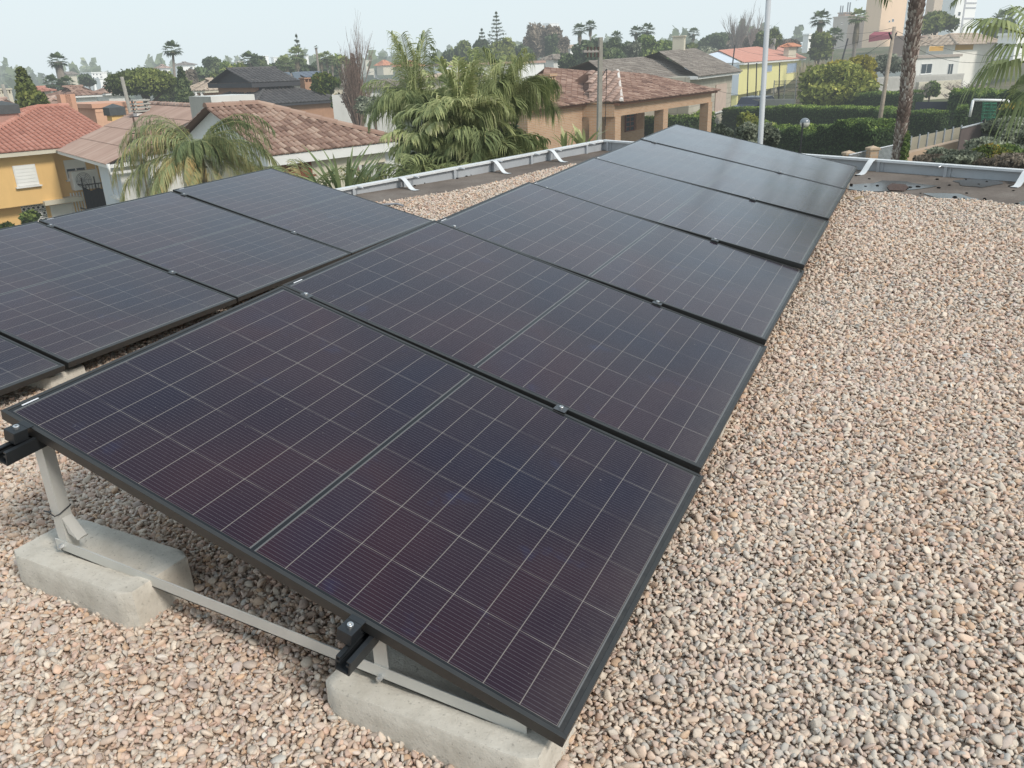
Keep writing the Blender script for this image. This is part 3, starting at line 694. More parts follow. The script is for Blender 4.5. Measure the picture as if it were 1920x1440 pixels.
LEAF = {
 'pine': [(0, (0.0272, 0.038, 0.0138)), (0.45, (0.0938, 0.1208, 0.0311)), (0.8, (0.2086, 0.2415, 0.0603)), (1, (0.313, 0.3277, 0.0863))],
 'dark': [(0, (0.0246, 0.0407, 0.0229)), (0.5, (0.086, 0.117, 0.0559)), (0.85, (0.1691, 0.216, 0.089)), (1, (0.2767, 0.305, 0.1271))],
 'green': [(0, (0.0319, 0.055, 0.0176)), (0.5, (0.1198, 0.176, 0.0484)), (0.85, (0.2661, 0.33, 0.088)), (1, (0.4258, 0.44, 0.132))],
 'olive': [(0, (0.0587, 0.0698, 0.0466)), (0.5, (0.1844, 0.2018, 0.1397)), (0.85, (0.3186, 0.3416, 0.2406)), (1, (0.4359, 0.4502, 0.3416))],
 'hedge': [(0, (0.0188, 0.0364, 0.0131)), (0.5, (0.0692, 0.117, 0.0312)), (0.85, (0.1729, 0.247, 0.0572)), (1, (0.3772, 0.4678, 0.0911))],
 'yellow': [(0, (0.0835, 0.0759, 0.011)), (0.5, (0.2671, 0.2346, 0.0276)), (0.85, (0.5008, 0.414, 0.0483)), (1, (0.7011, 0.552, 0.0828))],
 'greybrown': [(0, (0.0842, 0.0702, 0.0499)), (0.5, (0.2021, 0.1638, 0.1217)), (0.85, (0.3033, 0.2496, 0.1872)), (1, (0.4043, 0.3276, 0.2496))],
 'rust': [(0, (0.09, 0.06, 0.045)), (0.5, (0.22, 0.15, 0.11)), (0.85, (0.32, 0.22, 0.16)), (1, (0.38, 0.28, 0.2))],
 'palm': [(0, (0.047, 0.0647, 0.0295)), (0.35, (0.1471, 0.1823, 0.0765)), (0.65, (0.3058, 0.3469, 0.1529)), (0.88, (0.4469, 0.4646, 0.2117)), (1, (0.6115, 0.588, 0.3293))],
 'palmdry': [(0, (0.05, 0.075, 0.035)), (0.4, (0.15, 0.195, 0.085)), (0.68, (0.28, 0.325, 0.15)), (0.86, (0.44, 0.4, 0.19)), (1, (0.48, 0.34, 0.14))],
 'citrus': [(0, (0.0259, 0.048, 0.0096)), (0.5, (0.0907, 0.132, 0.024)), (0.85, (0.2333, 0.24, 0.048)), (1, (0.5184, 0.312, 0.048))],
 'lime': [(0, (0.042, 0.0562, 0.0125)), (0.4, (0.168, 0.2, 0.0438)), (0.75, (0.378, 0.3875, 0.0875)), (1, (0.588, 0.5375, 0.15))]}
def leafmat(kind): return tinted('leaves_' + kind, LEAF[kind], .65, .25)
barkm = lambda nm='bark_brown', c=(.13, .10, .075): plain(nm, c, .9, .35, 6, 0, .6)
def tree_crown(C, rx, rz, nb=9, flat=.0, ry=None):
    """several overlapping lobes filling an ellipsoid of half width rx, half height rz around C"""
    bl = []
    for _ in range(nb):
        a = random.uniform(0, 6.28); q = random.uniform(.15, .62); h = random.uniform(-.5, .62)
        s = random.uniform(.34, .52)
        bl.append((C[0] + rx * q * math.cos(a), C[1] + rx * q * math.sin(a), C[2] + rz * h, rx * s, rx * s, rz * s * (1 - flat)))
    bl.append((C[0], C[1], C[2], rx * .55, rx * .55, rz * .6)); return bl
def tree(name, label, cat, u, vt, d, wpx, kind='green', hpx=None, leaf=None, n=1500, trunk=None, group=None, shape='round', ub=None, tcol=None, nb=9, base=None, dens=1., lean=0):
    """tree whose crown top stands at photo (u,vt); crown wpx wide and hpx high"""
    T = W(u, vt, d); sc = d / FPX; rx = wpx * sc / 2; hh = (hpx or wpx) * sc; rz = hh / 2
    C = T - Z * rz; gb = np.array([C[0], C[1], float(tz(C[0], C[1]))]) if base is None else base
    o = thing(name, label, cat, tuple(gb), group); mb = MB(); leaf = leaf or max(.05, 2.6 * sc); n = int(n * dens)
    if shape == 'round': bl = tree_crown(C, rx, rz, nb)
    elif shape == 'flat':
        bl = [(C[0] + rx * .62 * math.cos(a) * q, C[1] + rx * .62 * math.sin(a) * q, C[2] + rz * (.35 * (1 - q * .9)), rx * .40, rx * .40, rz * .50) for a, q in zip(np.linspace(0, 6.28 * 2, nb), np.linspace(.2, 1, nb))] + [(C[0], C[1], C[2] + rz * .2, rx * .6, rx * .6, rz * .62)]
    elif shape == 'cone':
        bl = [(C[0] + lean * f, C[1], C[2] - rz + 2 * rz * f, rx * (1.04 - f) * (1 + .15 * math.sin(9 * f)) + .05, rx * (1.04 - f) + .05, rz * .26) for f in np.linspace(.1, .93, 8)]
    elif shape == 'column':
        bl = [(C[0], C[1], C[2] - rz + 2 * rz * f, rx * (1 - .75 * abs(f - .4) ** 1.6), rx * (1 - .75 * abs(f - .4) ** 1.6), rz * .3) for f in np.linspace(.1, .92, 6)]
    if shape != 'bare':
        P, dr, k = blob_points(bl, n, .42, .25)
        kt = rng.uniform(-.16, .16, len(bl) + 1)[k]
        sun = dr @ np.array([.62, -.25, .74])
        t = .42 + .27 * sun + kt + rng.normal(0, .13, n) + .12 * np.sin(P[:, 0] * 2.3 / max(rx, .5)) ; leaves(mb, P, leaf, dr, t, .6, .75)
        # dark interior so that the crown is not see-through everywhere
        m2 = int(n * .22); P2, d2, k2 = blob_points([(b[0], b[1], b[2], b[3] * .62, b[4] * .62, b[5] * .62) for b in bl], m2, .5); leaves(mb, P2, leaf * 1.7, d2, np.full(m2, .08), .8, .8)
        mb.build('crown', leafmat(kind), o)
    tk = MB(); zb = gb[2] - .15; tr = trunk or max(.07, rx * .07); cc = np.array([C[0], C[1], C[2] - rz * .35]); b0 = np.array([gb[0], gb[1], zb])
    mid = (b0 + cc) / 2 + np.array([random.uniform(-.1, .1) * rx, 0, 0]); tk.tube([b0, mid, cc], [tr * 1.25, tr, tr * .6], 8)
    for _ in range(5 if shape in ('round', 'flat') else 0):
        a = random.uniform(0, 6.28); e = cc + np.array([math.cos(a) * rx * .6, math.sin(a) * rx * .6, rz * random.uniform(.1, .7)]); st = mid + (cc - mid) * random.uniform(.3, .9); tk.tube([st, (st + e) / 2 + Z * rz * .08, e], [tr * .45, tr * .3, tr * .12], 6)
    tk.build('trunk', tcol or barkm(), o, True); return o
def bare_tree(name, label, u, vt, d, wpx, hpx, col=(.22, .19, .16), group=None, ntw=7, up=.75, gens=4, base=None, tr=None, seed=1):
    rr = random.Random(seed); sc = d / FPX; T = W(u, vt, d); gb = np.array([T[0], T[1], float(tz(T[0], T[1]))]) if base is None else base
    o = thing(name, label, 'tree', tuple(gb), group); H = T[2] - gb[2]; wid = wpx * sc / 2; tk = MB(); tr = tr or H * .018; tw = MB()
    h0 = max(H - hpx * sc, H * .12)
    def br(p, dr, ln, r, g):
        q = p + dr * ln; m = (p + q) / 2 + np.array([rr.gauss(0, .05) * ln, rr.gauss(0, .05) * ln, 0])
        (tk if g < 2 else tw).tube([p, m, q], [r, r * .8, r * .55], 6 if g < 2 else 3, cap=False)
        if g >= gens: return
        for _ in range(rr.choice((3, 4)) if g else ntw):
            a = rr.uniform(0, 6.28); sp = rr.uniform(.25, .75)
            nd = dr * up + np.array([math.cos(a) * sp * wid / H * 3, math.sin(a) * sp * wid / H * 3, rr.uniform(.05, .5)]); nd = unit(nd)
            f = rr.uniform(.35, 1); br(p + (q - p) * f, nd, ln * rr.uniform(.5, .8), r * .5, g + 1)
    br(gb - Z * .1, np.array([0, 0, 1.]), h0, tr, 0) if h0 > 0.3 else None
    for _ in range(ntw):
        a = rr.uniform(0, 6.28); sp = rr.uniform(.2, 1); nd = unit(np.array([math.cos(a) * sp * wid, math.sin(a) * sp * wid, (H - h0) * .55])); br(gb + Z * h0 * .9, nd, (H - h0) * rr.uniform(.35, .5), tr * .5, 1)
    m = plain('bare_wood_%d' % int(col[0] * 1000), col, .9, .2, 4)
    tk.build('trunk', m, o, True)
    if tw.n: tw.build('twigs', m, o)
    return o
# ---- fan palms (far)
def fan_palm(label, u, vt, d, cpx, kind='dark', skirt=1., group=None, tw=None, uoff=0, crown_h=None, ub=None, trunkc=(.16, .13, .10), n=24, cat='palm tree', vb=None):
    sc = d / FPX; r = cpx * sc / 2 * 1.25; T = W(u, vt, d); H0 = T - Z * r * .85
    if ub is not None and vb is not None: Q = W(ub, vb, d); kx = (H0[2] - tz(Q[0], Q[1])) / max(H0[2] - Q[2], .1); bs = H0 + (Q - H0) * kx; gb = np.array([bs[0], bs[1], float(tz(bs[0], bs[1]))])
    else: gb = np.array([H0[0], H0[1], float(tz(H0[0], H0[1]))])
    o = thing('fan_palm', label, cat, tuple(gb), group); mb = MB(); V = []; 
    for i in range(n):
        a = i * 2.399 + random.uniform(-.2, .2); el = math.asin(max(-1, min(1, 1 - 1.55 * (i + .5) / n))) ; el = el + random.uniform(-.12, .12)
        dr = np.array([math.cos(a) * math.cos(el), math.sin(a) * math.cos(el), math.sin(el)]); st = H0 + dr * r * .12; fc = H0 + dr * r * .46
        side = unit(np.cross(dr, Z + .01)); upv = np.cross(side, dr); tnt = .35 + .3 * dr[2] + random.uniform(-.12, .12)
        mb.add([st + side * r * .012, st - side * r * .012, fc - side * r * .012, fc + side * r * .012], [(0, 1, 2, 3)], .6)
        for j in range(9):
            f = (j - 4) / 4 * 1.35; ld = dr * math.cos(f) + side * math.sin(f) ; ln = r * .58 * (1 - .22 * abs(f)); tip = fc + ld * ln - Z * ln * .28; md = fc + ld * ln * .6; wv = np.cross(ld, upv) * r * .06
            mb.add([fc, md + wv, tip, md - wv], [(0, 1, 2, 3)], tnt + random.uniform(-.1, .1))
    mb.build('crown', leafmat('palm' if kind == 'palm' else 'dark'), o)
    if skirt:
        sk = MB()
        for i in range(int(46 * max(.4, skirt))):
            a = random.uniform(0, 6.28); q0 = H0 + np.array([math.cos(a), math.sin(a), 0]) * r * .12 - Z * r * .1; q1 = H0 + np.array([math.cos(a), math.sin(a), 0]) * r * random.uniform(.16, .30) - Z * r * (random.uniform(.5, .95) * skirt + .15); sd = np.array([-math.sin(a), math.cos(a), 0]) * r * .085
            sk.add([q0 - sd * .4, q0 + sd * .4, (q0 + q1) / 2 + sd, q1, (q0 + q1) / 2 - sd], [(0, 1, 2, 3, 4)], random.uniform(.2, .9))
        sk.build('dead_frond_skirt', tinted('skirt', [(0, (.10, .085, .06)), (1, (.25, .21, .15))], .9), o)
    tk = MB(); tr = tw * sc / 2 if tw else r * .10; tk.tube([gb - Z * .2, (gb + H0) / 2, H0], [tr * 1.2, tr, tr * .95], 10); tk.build('trunk', plain('palm_trunk_far', trunkc, .9, .3, 5, 0, .5), o, True); return o
# ---- feather palms (near)
def frond(mb, rb, base, az, elev, ln, droop, nl=46, lw=.018, ll=.42, tint=.5, hang=.75, twist=0.):
    """arching rachis with two rows of drooping leaflets"""
    h = np.array([math.cos(az), math.sin(az), 0]); P = []; p = np.array(base, float); e = elev; m = 18
    for i in range(m + 1): P.append(p.copy()); stp = ln / m; p = p + (h * math.cos(e) + Z * math.sin(e)) * stp; e -= droop / m * (.5 + 1.1 * i / m)
    P = np.array(P); rb.tube(P[::2], [max(.004, .013 * (1 - i / (m / 2 + 1)) * ln / 2) for i in range(len(P[::2]))], 4, tint=.75 + random.uniform(-.1, .1), cap=False)
    sd0 = np.array([-h[1], h[0], 0]); 
    f = np.linspace(.14, 1, nl); idx = f * m; i0 = np.clip(idx.astype(int), 0, m - 1); fr = (idx - i0)[:, None]
    Q = P[i0] * (1 - fr) + P[i0 + 1] * fr; tg = P[i0 + 1] - P[i0]; tg /= np.linalg.norm(tg, axis=1)[:, None]
    for sgn in (-1, 1):
        L = ll * (np.sin(np.pi * (f * .82 + .12)) ** .7 + .12) * rng.uniform(.8, 1.15, nl)
        up = np.cross(tg, np.cross(Z, tg)); 
        d0 = sd0[None] * sgn * (1 + 0 * f[:, None]) + tg * (.55 + .5 * f[:, None]) + up * rng.uniform(-.1, .55, nl)[:, None]; d0 /= np.linalg.norm(d0, axis=1)[:, None]
        hg = hang * rng.uniform(.6, 1.3, nl)[:, None]
        A = Q; B = Q + d0 * L[:, None] * .28 - Z * L[:, None] * hg * .08; C_ = B + (d0 * (1 - .72 * hg) - Z * hg * .72) * L[:, None] * .36; D = C_ + (d0 * (.45 - .42 * hg) - Z * hg * 1.0) * L[:, None] * .36
        wv = np.cross(d0, Z); wv /= np.linalg.norm(wv, axis=1)[:, None] + 1e-9; wv = wv * .55 + tg * .6; wv *= lw / 2
        V = np.stack([A - wv * .5, A + wv * .5, B + wv, B - wv, C_ + wv * .85, C_ - wv * .85, D], 1).reshape(-1, 3); k = np.arange(nl)[:, None] * 7
        F1 = np.concatenate([k + [0, 1, 2, 3], k + [3, 2, 4, 5]], 0); F2 = k + [5, 4, 6]
        t = np.repeat(np.clip(tint + rng.normal(0, .11, nl), 0, 1), 7)
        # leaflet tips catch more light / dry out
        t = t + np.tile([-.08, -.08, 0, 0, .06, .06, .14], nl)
        mb.add(V, F1.tolist() + F2.tolist(), t)
def feather_palm(label, heart, nf, ln, spec, name='feather_palm', kind='palm', trunk_r=.12, group=None, lw=.02, ll=.45, nl=46, hang=.75, gb=None, spear=True):
    gb = np.array([heart[0], heart[1], float(tz(heart[0], heart[1]))]) if gb is None else gb
    o = thing(name, label, 'palm tree', tuple(gb), group); mb = MB(); rb = MB()
    if isinstance(spec, list): L = spec
    else:
        L = []
        for i in range(nf):
            a = i * 2.39996 + random.uniform(-.15, .15); q = (i + .5) / nf; L.append((a, 1.25 - 1.25 * q + random.uniform(-.1, .1), ln * random.uniform(.85, 1.1), 1.5 + 1.0 * q, .62 - .25 * q + random.uniform(-.08, .12)))
    for (a, el, l_, dp, tn) in L: frond(mb, rb, heart, a, el, l_, dp, nl, lw, ll * l_ / ln, tn, hang)
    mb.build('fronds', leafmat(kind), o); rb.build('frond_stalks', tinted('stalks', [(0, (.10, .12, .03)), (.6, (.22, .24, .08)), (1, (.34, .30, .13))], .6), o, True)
    tk = MB(); tk.tube([gb - Z * .1, (gb + heart) / 2 + np.array([.03, 0, 0]), np.array(heart)], [trunk_r * 1.25, trunk_r, trunk_r * .8], 12)
    for k in range(int((heart[2] - gb[2]) / .14)):
        z = gb[2] + k * .14; tk.tube([np.array([heart[0], heart[1], z]), np.array([heart[0], heart[1], z + .025])], trunk_r * 1.12, 12, cap=False)
    tk.build('trunk', plain('palm_ring_trunk', (.20, .185, .16), .9, .25, 7, 0, .4), o); return o
def dir_az(u): h = hdir(u); return math.atan2(h[1], h[0])

# ---- roofs and houses
def tile_slope(mb, O, e, s, poly, w=.24, r=.38, h=.05, step=.018, tv=.22, tb=.5, plain_below=True):
    """barrel tiles laid on a planar roof face. O eave corner, e unit along the eave, s unit up the slope, poly outline in (a,b) metres"""
    O, e, s = (np.asarray(x, float) for x in (O, e, s)); n = np.cross(e, s); n = n if n[2] > 0 else -n; poly = np.array(poly, float)
    mb.add([O + e * a + s * b - n * .01 for a, b in poly], [tuple(range(len(poly)))], .2)
    a0, a1 = poly[:, 0].min(), poly[:, 0].max(); m = max(1, int((a1 - a0) / w)); w = (a1 - a0) / m
    prof = [(-.5, 0), (-.34, .62), (-.12, 1.), (.12, 1.), (.34, .62), (.5, 0)]
    for i in range(m):
        ac = a0 + (i + .5) * w; bs = []
        for k in range(len(poly)):
            p, q = poly[k], poly[(k + 1) % len(poly)]
            if (p[0] - ac) * (q[0] - ac) < 0: bs.append(p[1] + (q[1] - p[1]) * (ac - p[0]) / (q[0] - p[0]))
        if len(bs) < 2: continue
        b0, b1 = min(bs), max(bs)
        if b1 - b0 < .05: continue
        nr = max(1, int(round((b1 - b0) / r))); V = []; F = []; T = []
        ct = random.uniform(-.04, .04)
        for j in range(nr):
            y0 = b0 + (b1 - b0) * j / nr; y1 = b0 + (b1 - b0) * (j + 1) / nr; k = len(V); tt = tb + ct + random.gauss(0, tv * .5)
            for (pa, ph) in prof: V.append(O + e * (ac + pa * w * .86) + s * (y0 - .02) + n * (ph * h + step))
            for (pa, ph) in prof: V.append(O + e * (ac + pa * w * .80) + s * y1 + n * (ph * h * .9))
            F += [(k + c, k + c + 1, k + 7 + c, k + 6 + c) for c in range(5)]; F.append(tuple(k + c for c in range(6))); T += [tt] * 12
        mb.add(V, F, T)
def ridge_caps(mb, A, B, rad=.11, r=.4, tb=.6):
    A = np.asarray(A, float); B = np.asarray(B, float); L = np.linalg.norm(B - A); d = (B - A) / L; m = max(1, int(L / r)); sd = unit(np.cross(d, Z)); up = np.cross(sd, d)
    for k in range(m):
        p = A + d * (L * k / m) ; q = A + d * (L * (k + 1.08) / m); V = []
        for (c, rr) in ((p, rad * 1.08), (q, rad * .92)): V += [c + sd * math.cos(t) * rr + up * (math.sin(t) * rr) for t in np.linspace(0, math.pi, 6)]
        mb.add(V, [(i, i + 1, 7 + i, 6 + i) for i in range(5)] + [tuple(range(6))], tb + random.gauss(0, .12))
ROOFC = {
 'red': [(0, (.21, .085, .06)), (.5, (.43, .19, .135)), (1, (.56, .30, .23))],
 'brown': [(0, (.13, .075, .055)), (.5, (.295, .185, .14)), (1, (.48, .35, .27))],
 'brown2': [(0, (.11, .06, .045)), (.5, (.25, .145, .105)), (1, (.44, .30, .23))],
 'rose': [(0, (.19, .12, .09)), (.5, (.38, .255, .20)), (1, (.56, .43, .35))],
 'grey': [(0, (.12, .10, .085)), (.5, (.215, .18, .15)), (1, (.32, .28, .235))],
 'dark': [(0, (.045, .043, .045)), (.5, (.085, .08, .08)), (1, (.13, .12, .115))],
 'beige': [(0, (.26, .20, .15)), (.5, (.42, .33, .25)), (1, (.55, .45, .36))],
 'orange': [(0, (.35, .13, .06)), (.5, (.52, .22, .12)), (1, (.62, .32, .2))],
 'salmon': [(0, (.42, .18, .13)), (.5, (.56, .27, .20)), (1, (.66, .36, .28))]}
def roofmat(k): return tinted('roof_tiles_' + k, ROOFC[k], .85, 0, nscale=.7)
class House:
    """box house. Q eave-height front-left corner of the wall, e front direction, f depth direction"""
    def __init__(s, name, label, cat, Q, e, f, L, D, zg, group=None):
        s.Q, s.e, s.f, s.L, s.D, s.ze, s.zg = np.asarray(Q, float), e, f, L, D, Q[2], zg
        s.o = thing(name, label, cat, (Q[0] + (e[0] * L + f[0] * D) / 2, Q[1] + (e[1] * L + f[1] * D) / 2, zg), group)
    def P(s, a, b, z=None): q = s.Q + s.e * a + s.f * b; q[2] = s.ze if z is None else z; return q
    def walls(s, mat, name='wall', a0=0, a1=None, b0=0, b1=None, z0=None, z1=None):
        a1 = s.L if a1 is None else a1; b1 = s.D if b1 is None else b1; z0 = s.zg - .3 if z0 is None else z0; z1 = s.ze if z1 is None else z1
        mb = MB(); mb.box(s.P(a0, b0, z0), s.e * (a1 - a0), s.f * (b1 - b0), Z * (z1 - z0)); return mb.build(name, mat, s.o)
    def roof(s, kind, rise, over=.35, hip=(True, True), axis='e', w=.24, r=.4, a0=0, a1=None, b0=0, b1=None, z=None, caps=True, name='roof', h=.05, fascia=None, faces='fblr', tv=.22, fh=.16):
        """gable or hip roof; ridge along axis"""
        a1 = s.L if a1 is None else a1; b1 = s.D if b1 is None else b1; z = s.ze if z is None else z
        a0 -= over; a1 += over; b0 -= over; b1 += over; mb = MB()
        if axis == 'e': X, Y, LA, LB = s.e, s.f, a1 - a0, b1 - b0
        else: X, Y, LA, LB = s.f, s.e, b1 - b0, a1 - a0
        O = s.P(a0, b0, z); hb = LB / 2; sl = math.hypot(hb, rise); h0 = hb if hip[0] else 0; h1 = hb if hip[1] else 0
        su = unit(Y * hb + Z * rise); sd_ = unit(-Y * hb + Z * rise)
        tile_slope(mb, O, X, su, [(0, 0), (LA, 0), (LA - h1, sl), (h0, sl)], w, r, h, tv=tv)
        tile_slope(mb, O + Y * LB, X, sd_, [(0, 0), (LA, 0), (LA - h1, sl), (h0, sl)], w, r, h, tv=tv)
        if hip[0]: tile_slope(mb, O, Y, unit(X * hb + Z * rise), [(0, 0), (LB, 0), (hb, sl)], w, r, h, tv=tv)
        if hip[1]: tile_slope(mb, O + X * LA, Y, unit(-X * hb + Z * rise), [(0, 0), (LB, 0), (hb, sl)], w, r, h, tv=tv)
        R0 = O + X * h0 + Y * hb + Z * rise; R1 = O + X * (LA - h1) + Y * hb + Z * rise
        if caps:
            if np.linalg.norm(R1 - R0) > .5: ridge_caps(mb, R0, R1)
            for c, Rr, hh in ((O, R0, hip[0]), (O + Y * LB, R0, hip[0]), (O + X * LA, R1, hip[1]), (O + X * LA + Y * LB, R1, hip[1])): 
                if hh: ridge_caps(mb, c + Z * .04, Rr)
        ob = mb.build(name, roofmat(kind), s.o)
        if fascia:
            fm = MB(); fm.box(O + Z * -fh + X * .02 + Y * .02, X * (LA - .04), Y * (LB - .04), Z * (fh - .012))
            for Rr, hh, c in ((R0, hip[0], O), (R1, hip[1], O + X * LA)):
                if not hh:
                    sg = 1 if c is O else -1; c0 = c + X * over * sg * (1 if over else 0) * .98
                    fm.add([c0 + Y * over - Z * .0, c0 + Y * (LB - over), np.array([c0[0], c0[1], 0]) * 0 + c0 + Y * hb + Z * (rise - .05)], [(0, 1, 2)])
            fm.build('eaves', fascia, s.o)
        return R0, R1
    def opening(s, a, z0, w_, h_, face='f', frame=None, glass=None, shutter=None, name='window', depth=.10, mull=1, sill=True, b=0, shut_h=1., parent=None):
        """window set in the front (face f, at depth b), left (l) or right (r) wall: frame > pane, shutter, sill"""
        if face == 'f': O = s.P(a, b); X = s.e; Nn = -s.f
        elif face == 'l': O = s.P(0, a); X = s.f; Nn = -s.e
        elif face == 'r': O = s.P(s.L, a); X = s.f; Nn = s.e
        O = np.array([O[0], O[1], z0]); t = .05; fm = MB(); fr_ = frame or FRW
        for c, ax, az in ((O, X * w_, Z * t), (O + Z * (h_ - t), X * w_, Z * t), (O + Z * t, X * t, Z * (h_ - 2 * t)), (O + X * (w_ - t) + Z * t, X * t, Z * (h_ - 2 * t))): fm.box(c + Nn * .004, ax, Nn * .035, az)
        for k in range(mull): fm.box(O + X * (w_ * (k + 1) / (mull + 1) - .02) + Z * t + Nn * .006, X * .04, Nn * .028, Z * (h_ - 2 * t))
        fo = fm.build(name, fr_, s.o)
        gl = MB(); gl.box(O + X * t + Z * t + Nn * .003, X * (w_ - 2 * t), Nn * .006, Z * (h_ - 2 * t)); gl.build('pane', glass or GLASSD, fo)
        if shutter is not None:
            sh = MB(); nn = max(3, int(h_ * shut_h / .12)); hh = (h_ - .04) * shut_h
            for k in range(nn): sh.box(O + X * .03 + Z * (h_ - .02 - hh + hh * k / nn) + Nn * .04, X * (w_ - .06), Nn * .018, Z * (hh / nn * .9))
            sh.box(O + X * .03 + Z * (h_ - .02 - hh) + Nn * .034, X * (w_ - .06), Nn * .008, Z * hh); sh.build('shutter', shutter, fo)
        if sill: si = MB(); si.box(O - X * .06 - Z * .05 + Nn * .002, X * (w_ + .12), Nn * .12, Z * .05); si.build('sill', fr_, fo)
        return fo
    def chimney(s, a, b, z0, z1, w_=.5, d_=.5, mat=None, cap='slats', capm=None, name='chimney'):
        O = s.P(a, b, z0); mb = MB(); mb.box(O, s.e * w_, s.f * d_, Z * (z1 - z0)); c = mb.build(name, mat, s.o)
        cp = MB()
        if cap == 'slats':
            for k in range(4): cp.box(O - s.e * .05 - s.f * .05 + Z * (z1 - z0 + .05 + k * .13), s.e * (w_ + .1), s.f * (d_ + .1), Z * .05)
            for da, db in ((0, 0), (w_ - .06, 0), (0, d_ - .06), (w_ - .06, d_ - .06)): cp.box(O + s.e * da + s.f * db + Z * (z1 - z0), s.e * .06, s.f * .06, Z * .5)
        elif cap == 'hood':
            cp.box(O - s.e * .08 - s.f * .08 + Z * (z1 - z0), s.e * (w_ + .16), s.f * (d_ + .16), Z * .34); q = O + Z * (z1 - z0 + .34) - s.e * .08 - s.f * .08; m_ = q + s.e * (w_ + .16) / 2 + s.f * (d_ + .16) / 2 + Z * .16
            cp.add([q, q + s.e * (w_ + .16), q + s.e * (w_ + .16) + s.f * (d_ + .16), q + s.f * (d_ + .16), m_], [(0, 1, 4), (1, 2, 4), (2, 3, 4), (3, 0, 4)])
        else:
            cp.box(O - s.e * .05 - s.f * .05 + Z * (z1 - z0 + .22), s.e * (w_ + .1), s.f * (d_ + .1), Z * .08)
            for da in (0, w_ / 2 - .04, w_ - .08): cp.box(O + s.e * da + Z * (z1 - z0), s.e * .08, s.f * d_, Z * .22)
        cp.build('chimney_cap', capm or mat, c); return c
FRW = plain('white_joinery', (.72, .71, .68), .6, .06, 3)
GLASSD, nt = newmat('window_glass'); p = principled(nt, (.045, .06, .075), .08, 0, None, .8); finish(nt, p.outputs[0])
SHW = plain('white_shutter', (.78, .77, .73), .6, .05, 3)
RAIL = plain('dark_iron', (.03, .03, .032), .6, .2, 5, .4)
def hedge(mb, A, B, thick, h, leaf=.05, dens=260, ztop=None, wob=.05, e0=None):
    """clipped hedge between ground points A and B; returns leaves on its skin around a dark core"""
    A = np.asarray(A, float); B = np.asarray(B, float); L = np.linalg.norm((B - A)[:2]); d = unit([B[0] - A[0], B[1] - A[1], 0]); nn = perp(d)
    def surf(n, face):
        s_ = rng.random(n) * L; t = rng.random(n)
        zb = A[2] + (B[2] - A[2]) * s_ / L; hh = h * (1 + wob * np.sin(s_ * 2.1) * .5 + wob * .6 * np.sin(s_ * 5.3 + 1))
        if face == 'top': o_ = (t - .5) * thick; z = zb + hh + rng.normal(0, leaf * .55, n); nr = np.tile(Z, (n, 1))
        elif face in 'fb': sg = -1 if face == 'f' else 1; o_ = np.full(n, sg * thick / 2) + rng.normal(0, leaf * .5, n) + .04 * np.sin(s_ * 3 + t * 7); z = zb + t * hh; nr = np.tile(nn * sg, (n, 1))
        else: s_ = np.full(n, 0. if face == 'l' else L) + rng.normal(0, leaf * .4, n); o_ = (rng.random(n) - .5) * thick; z = A[2] + t * h; nr = np.tile(-d if face == 'l' else d, (n, 1))
        P = A[None] * [1, 1, 0] + d[None] * s_[:, None] + nn[None] * o_[:, None]; P[:, 2] = z; return P, nr, t
    for face, ar in (('top', L * thick * 1.4), ('f', L * h), ('b', L * h), ('l', thick * h), ('r', thick * h)):
        n = int(ar * dens)
        if n < 1: continue
        P, nr, t = surf(n, face); ti = (.78 if face == 'top' else .30) + rng.normal(0, .12, n) + (.0 if face == 'top' else .34 * np.clip(t - .86, 0, 1) * 7 * .5) + .10 * np.sin(P[:, 0] * 1.1 + P[:, 1] * 1.7)
        leaves(mb, P, leaf, nr, ti, .5, .55)
    c0 = A - nn * thick * .46; m = 12
    for k in range(m):
        f0, f1 = k / m, (k + 1) / m; hh = h * .965; q = c0 + (B - A) * f0; mb.box(q, (B - A) * (f1 - f0), nn * thick * .92, Z * hh * (1 + wob * np.sin((f0 + f1) / 2 * L * 2.1) * .5 - .02), .06)
# ================================================================== NEIGHBOURHOOD, LEFT AND CENTRE
def onz(u, v, z): r = ray(u, v); t = (z - CAM[2]) / r[2]; return CAM + r * t
def face_px(mb, E0, E1, pitch, tops, w=.24, r=.4, h=.05, tv=.22, flip=False):
    """roof face standing on the eave E0-E1 (world points) with the given pitch; upper corners found where the survey rays meet that plane"""
    e = unit(E1 - E0); f = perp(e); s = unit(f * math.cos(R(pitch)) + Z * math.sin(R(pitch))); n = np.cross(e, s); P = [(0, 0), (float((E1 - E0) @ e), 0)]; out = []
    for (u, v) in tops:
        rr = ray(u, v); t = ((E0 - CAM) @ n) / (rr @ n); q = CAM + rr * t; out.append(q); P.append((float((q - E0) @ e), float((q - E0) @ s)))
    tile_slope(mb, E0, e, s, P, w, r, h, tv=tv); return out
YEL = plain('ochre_render', (.74, .475, .19), .85, .06, .8, 0, .1, dirt=.12)
WHT = plain('white_render', (.66, .65, .61), .85, .05, .8, 0, .1, dirt=.22)
CRM = plain('cream_wall', (.58, .53, .42), .85, .06, .8, 0, .1, dirt=.2)
WHT_SHADE = plain('shaded_white_render', (.58, .62, .65), .85, .05, .8, 0, .1, dirt=.15)  # white render with the blue-grey shade of the left side in its colour
BRNW = plain('red_brown_wood', (.22, .07, .04), .6, .15, 6)
CONCF = plain('weathered_concrete', (.40, .39, .35), .9, .12, 1.5, 0, .2, dirt=.3)
VP = 2450
e0 = hdir(VP); f0 = perp(e0)
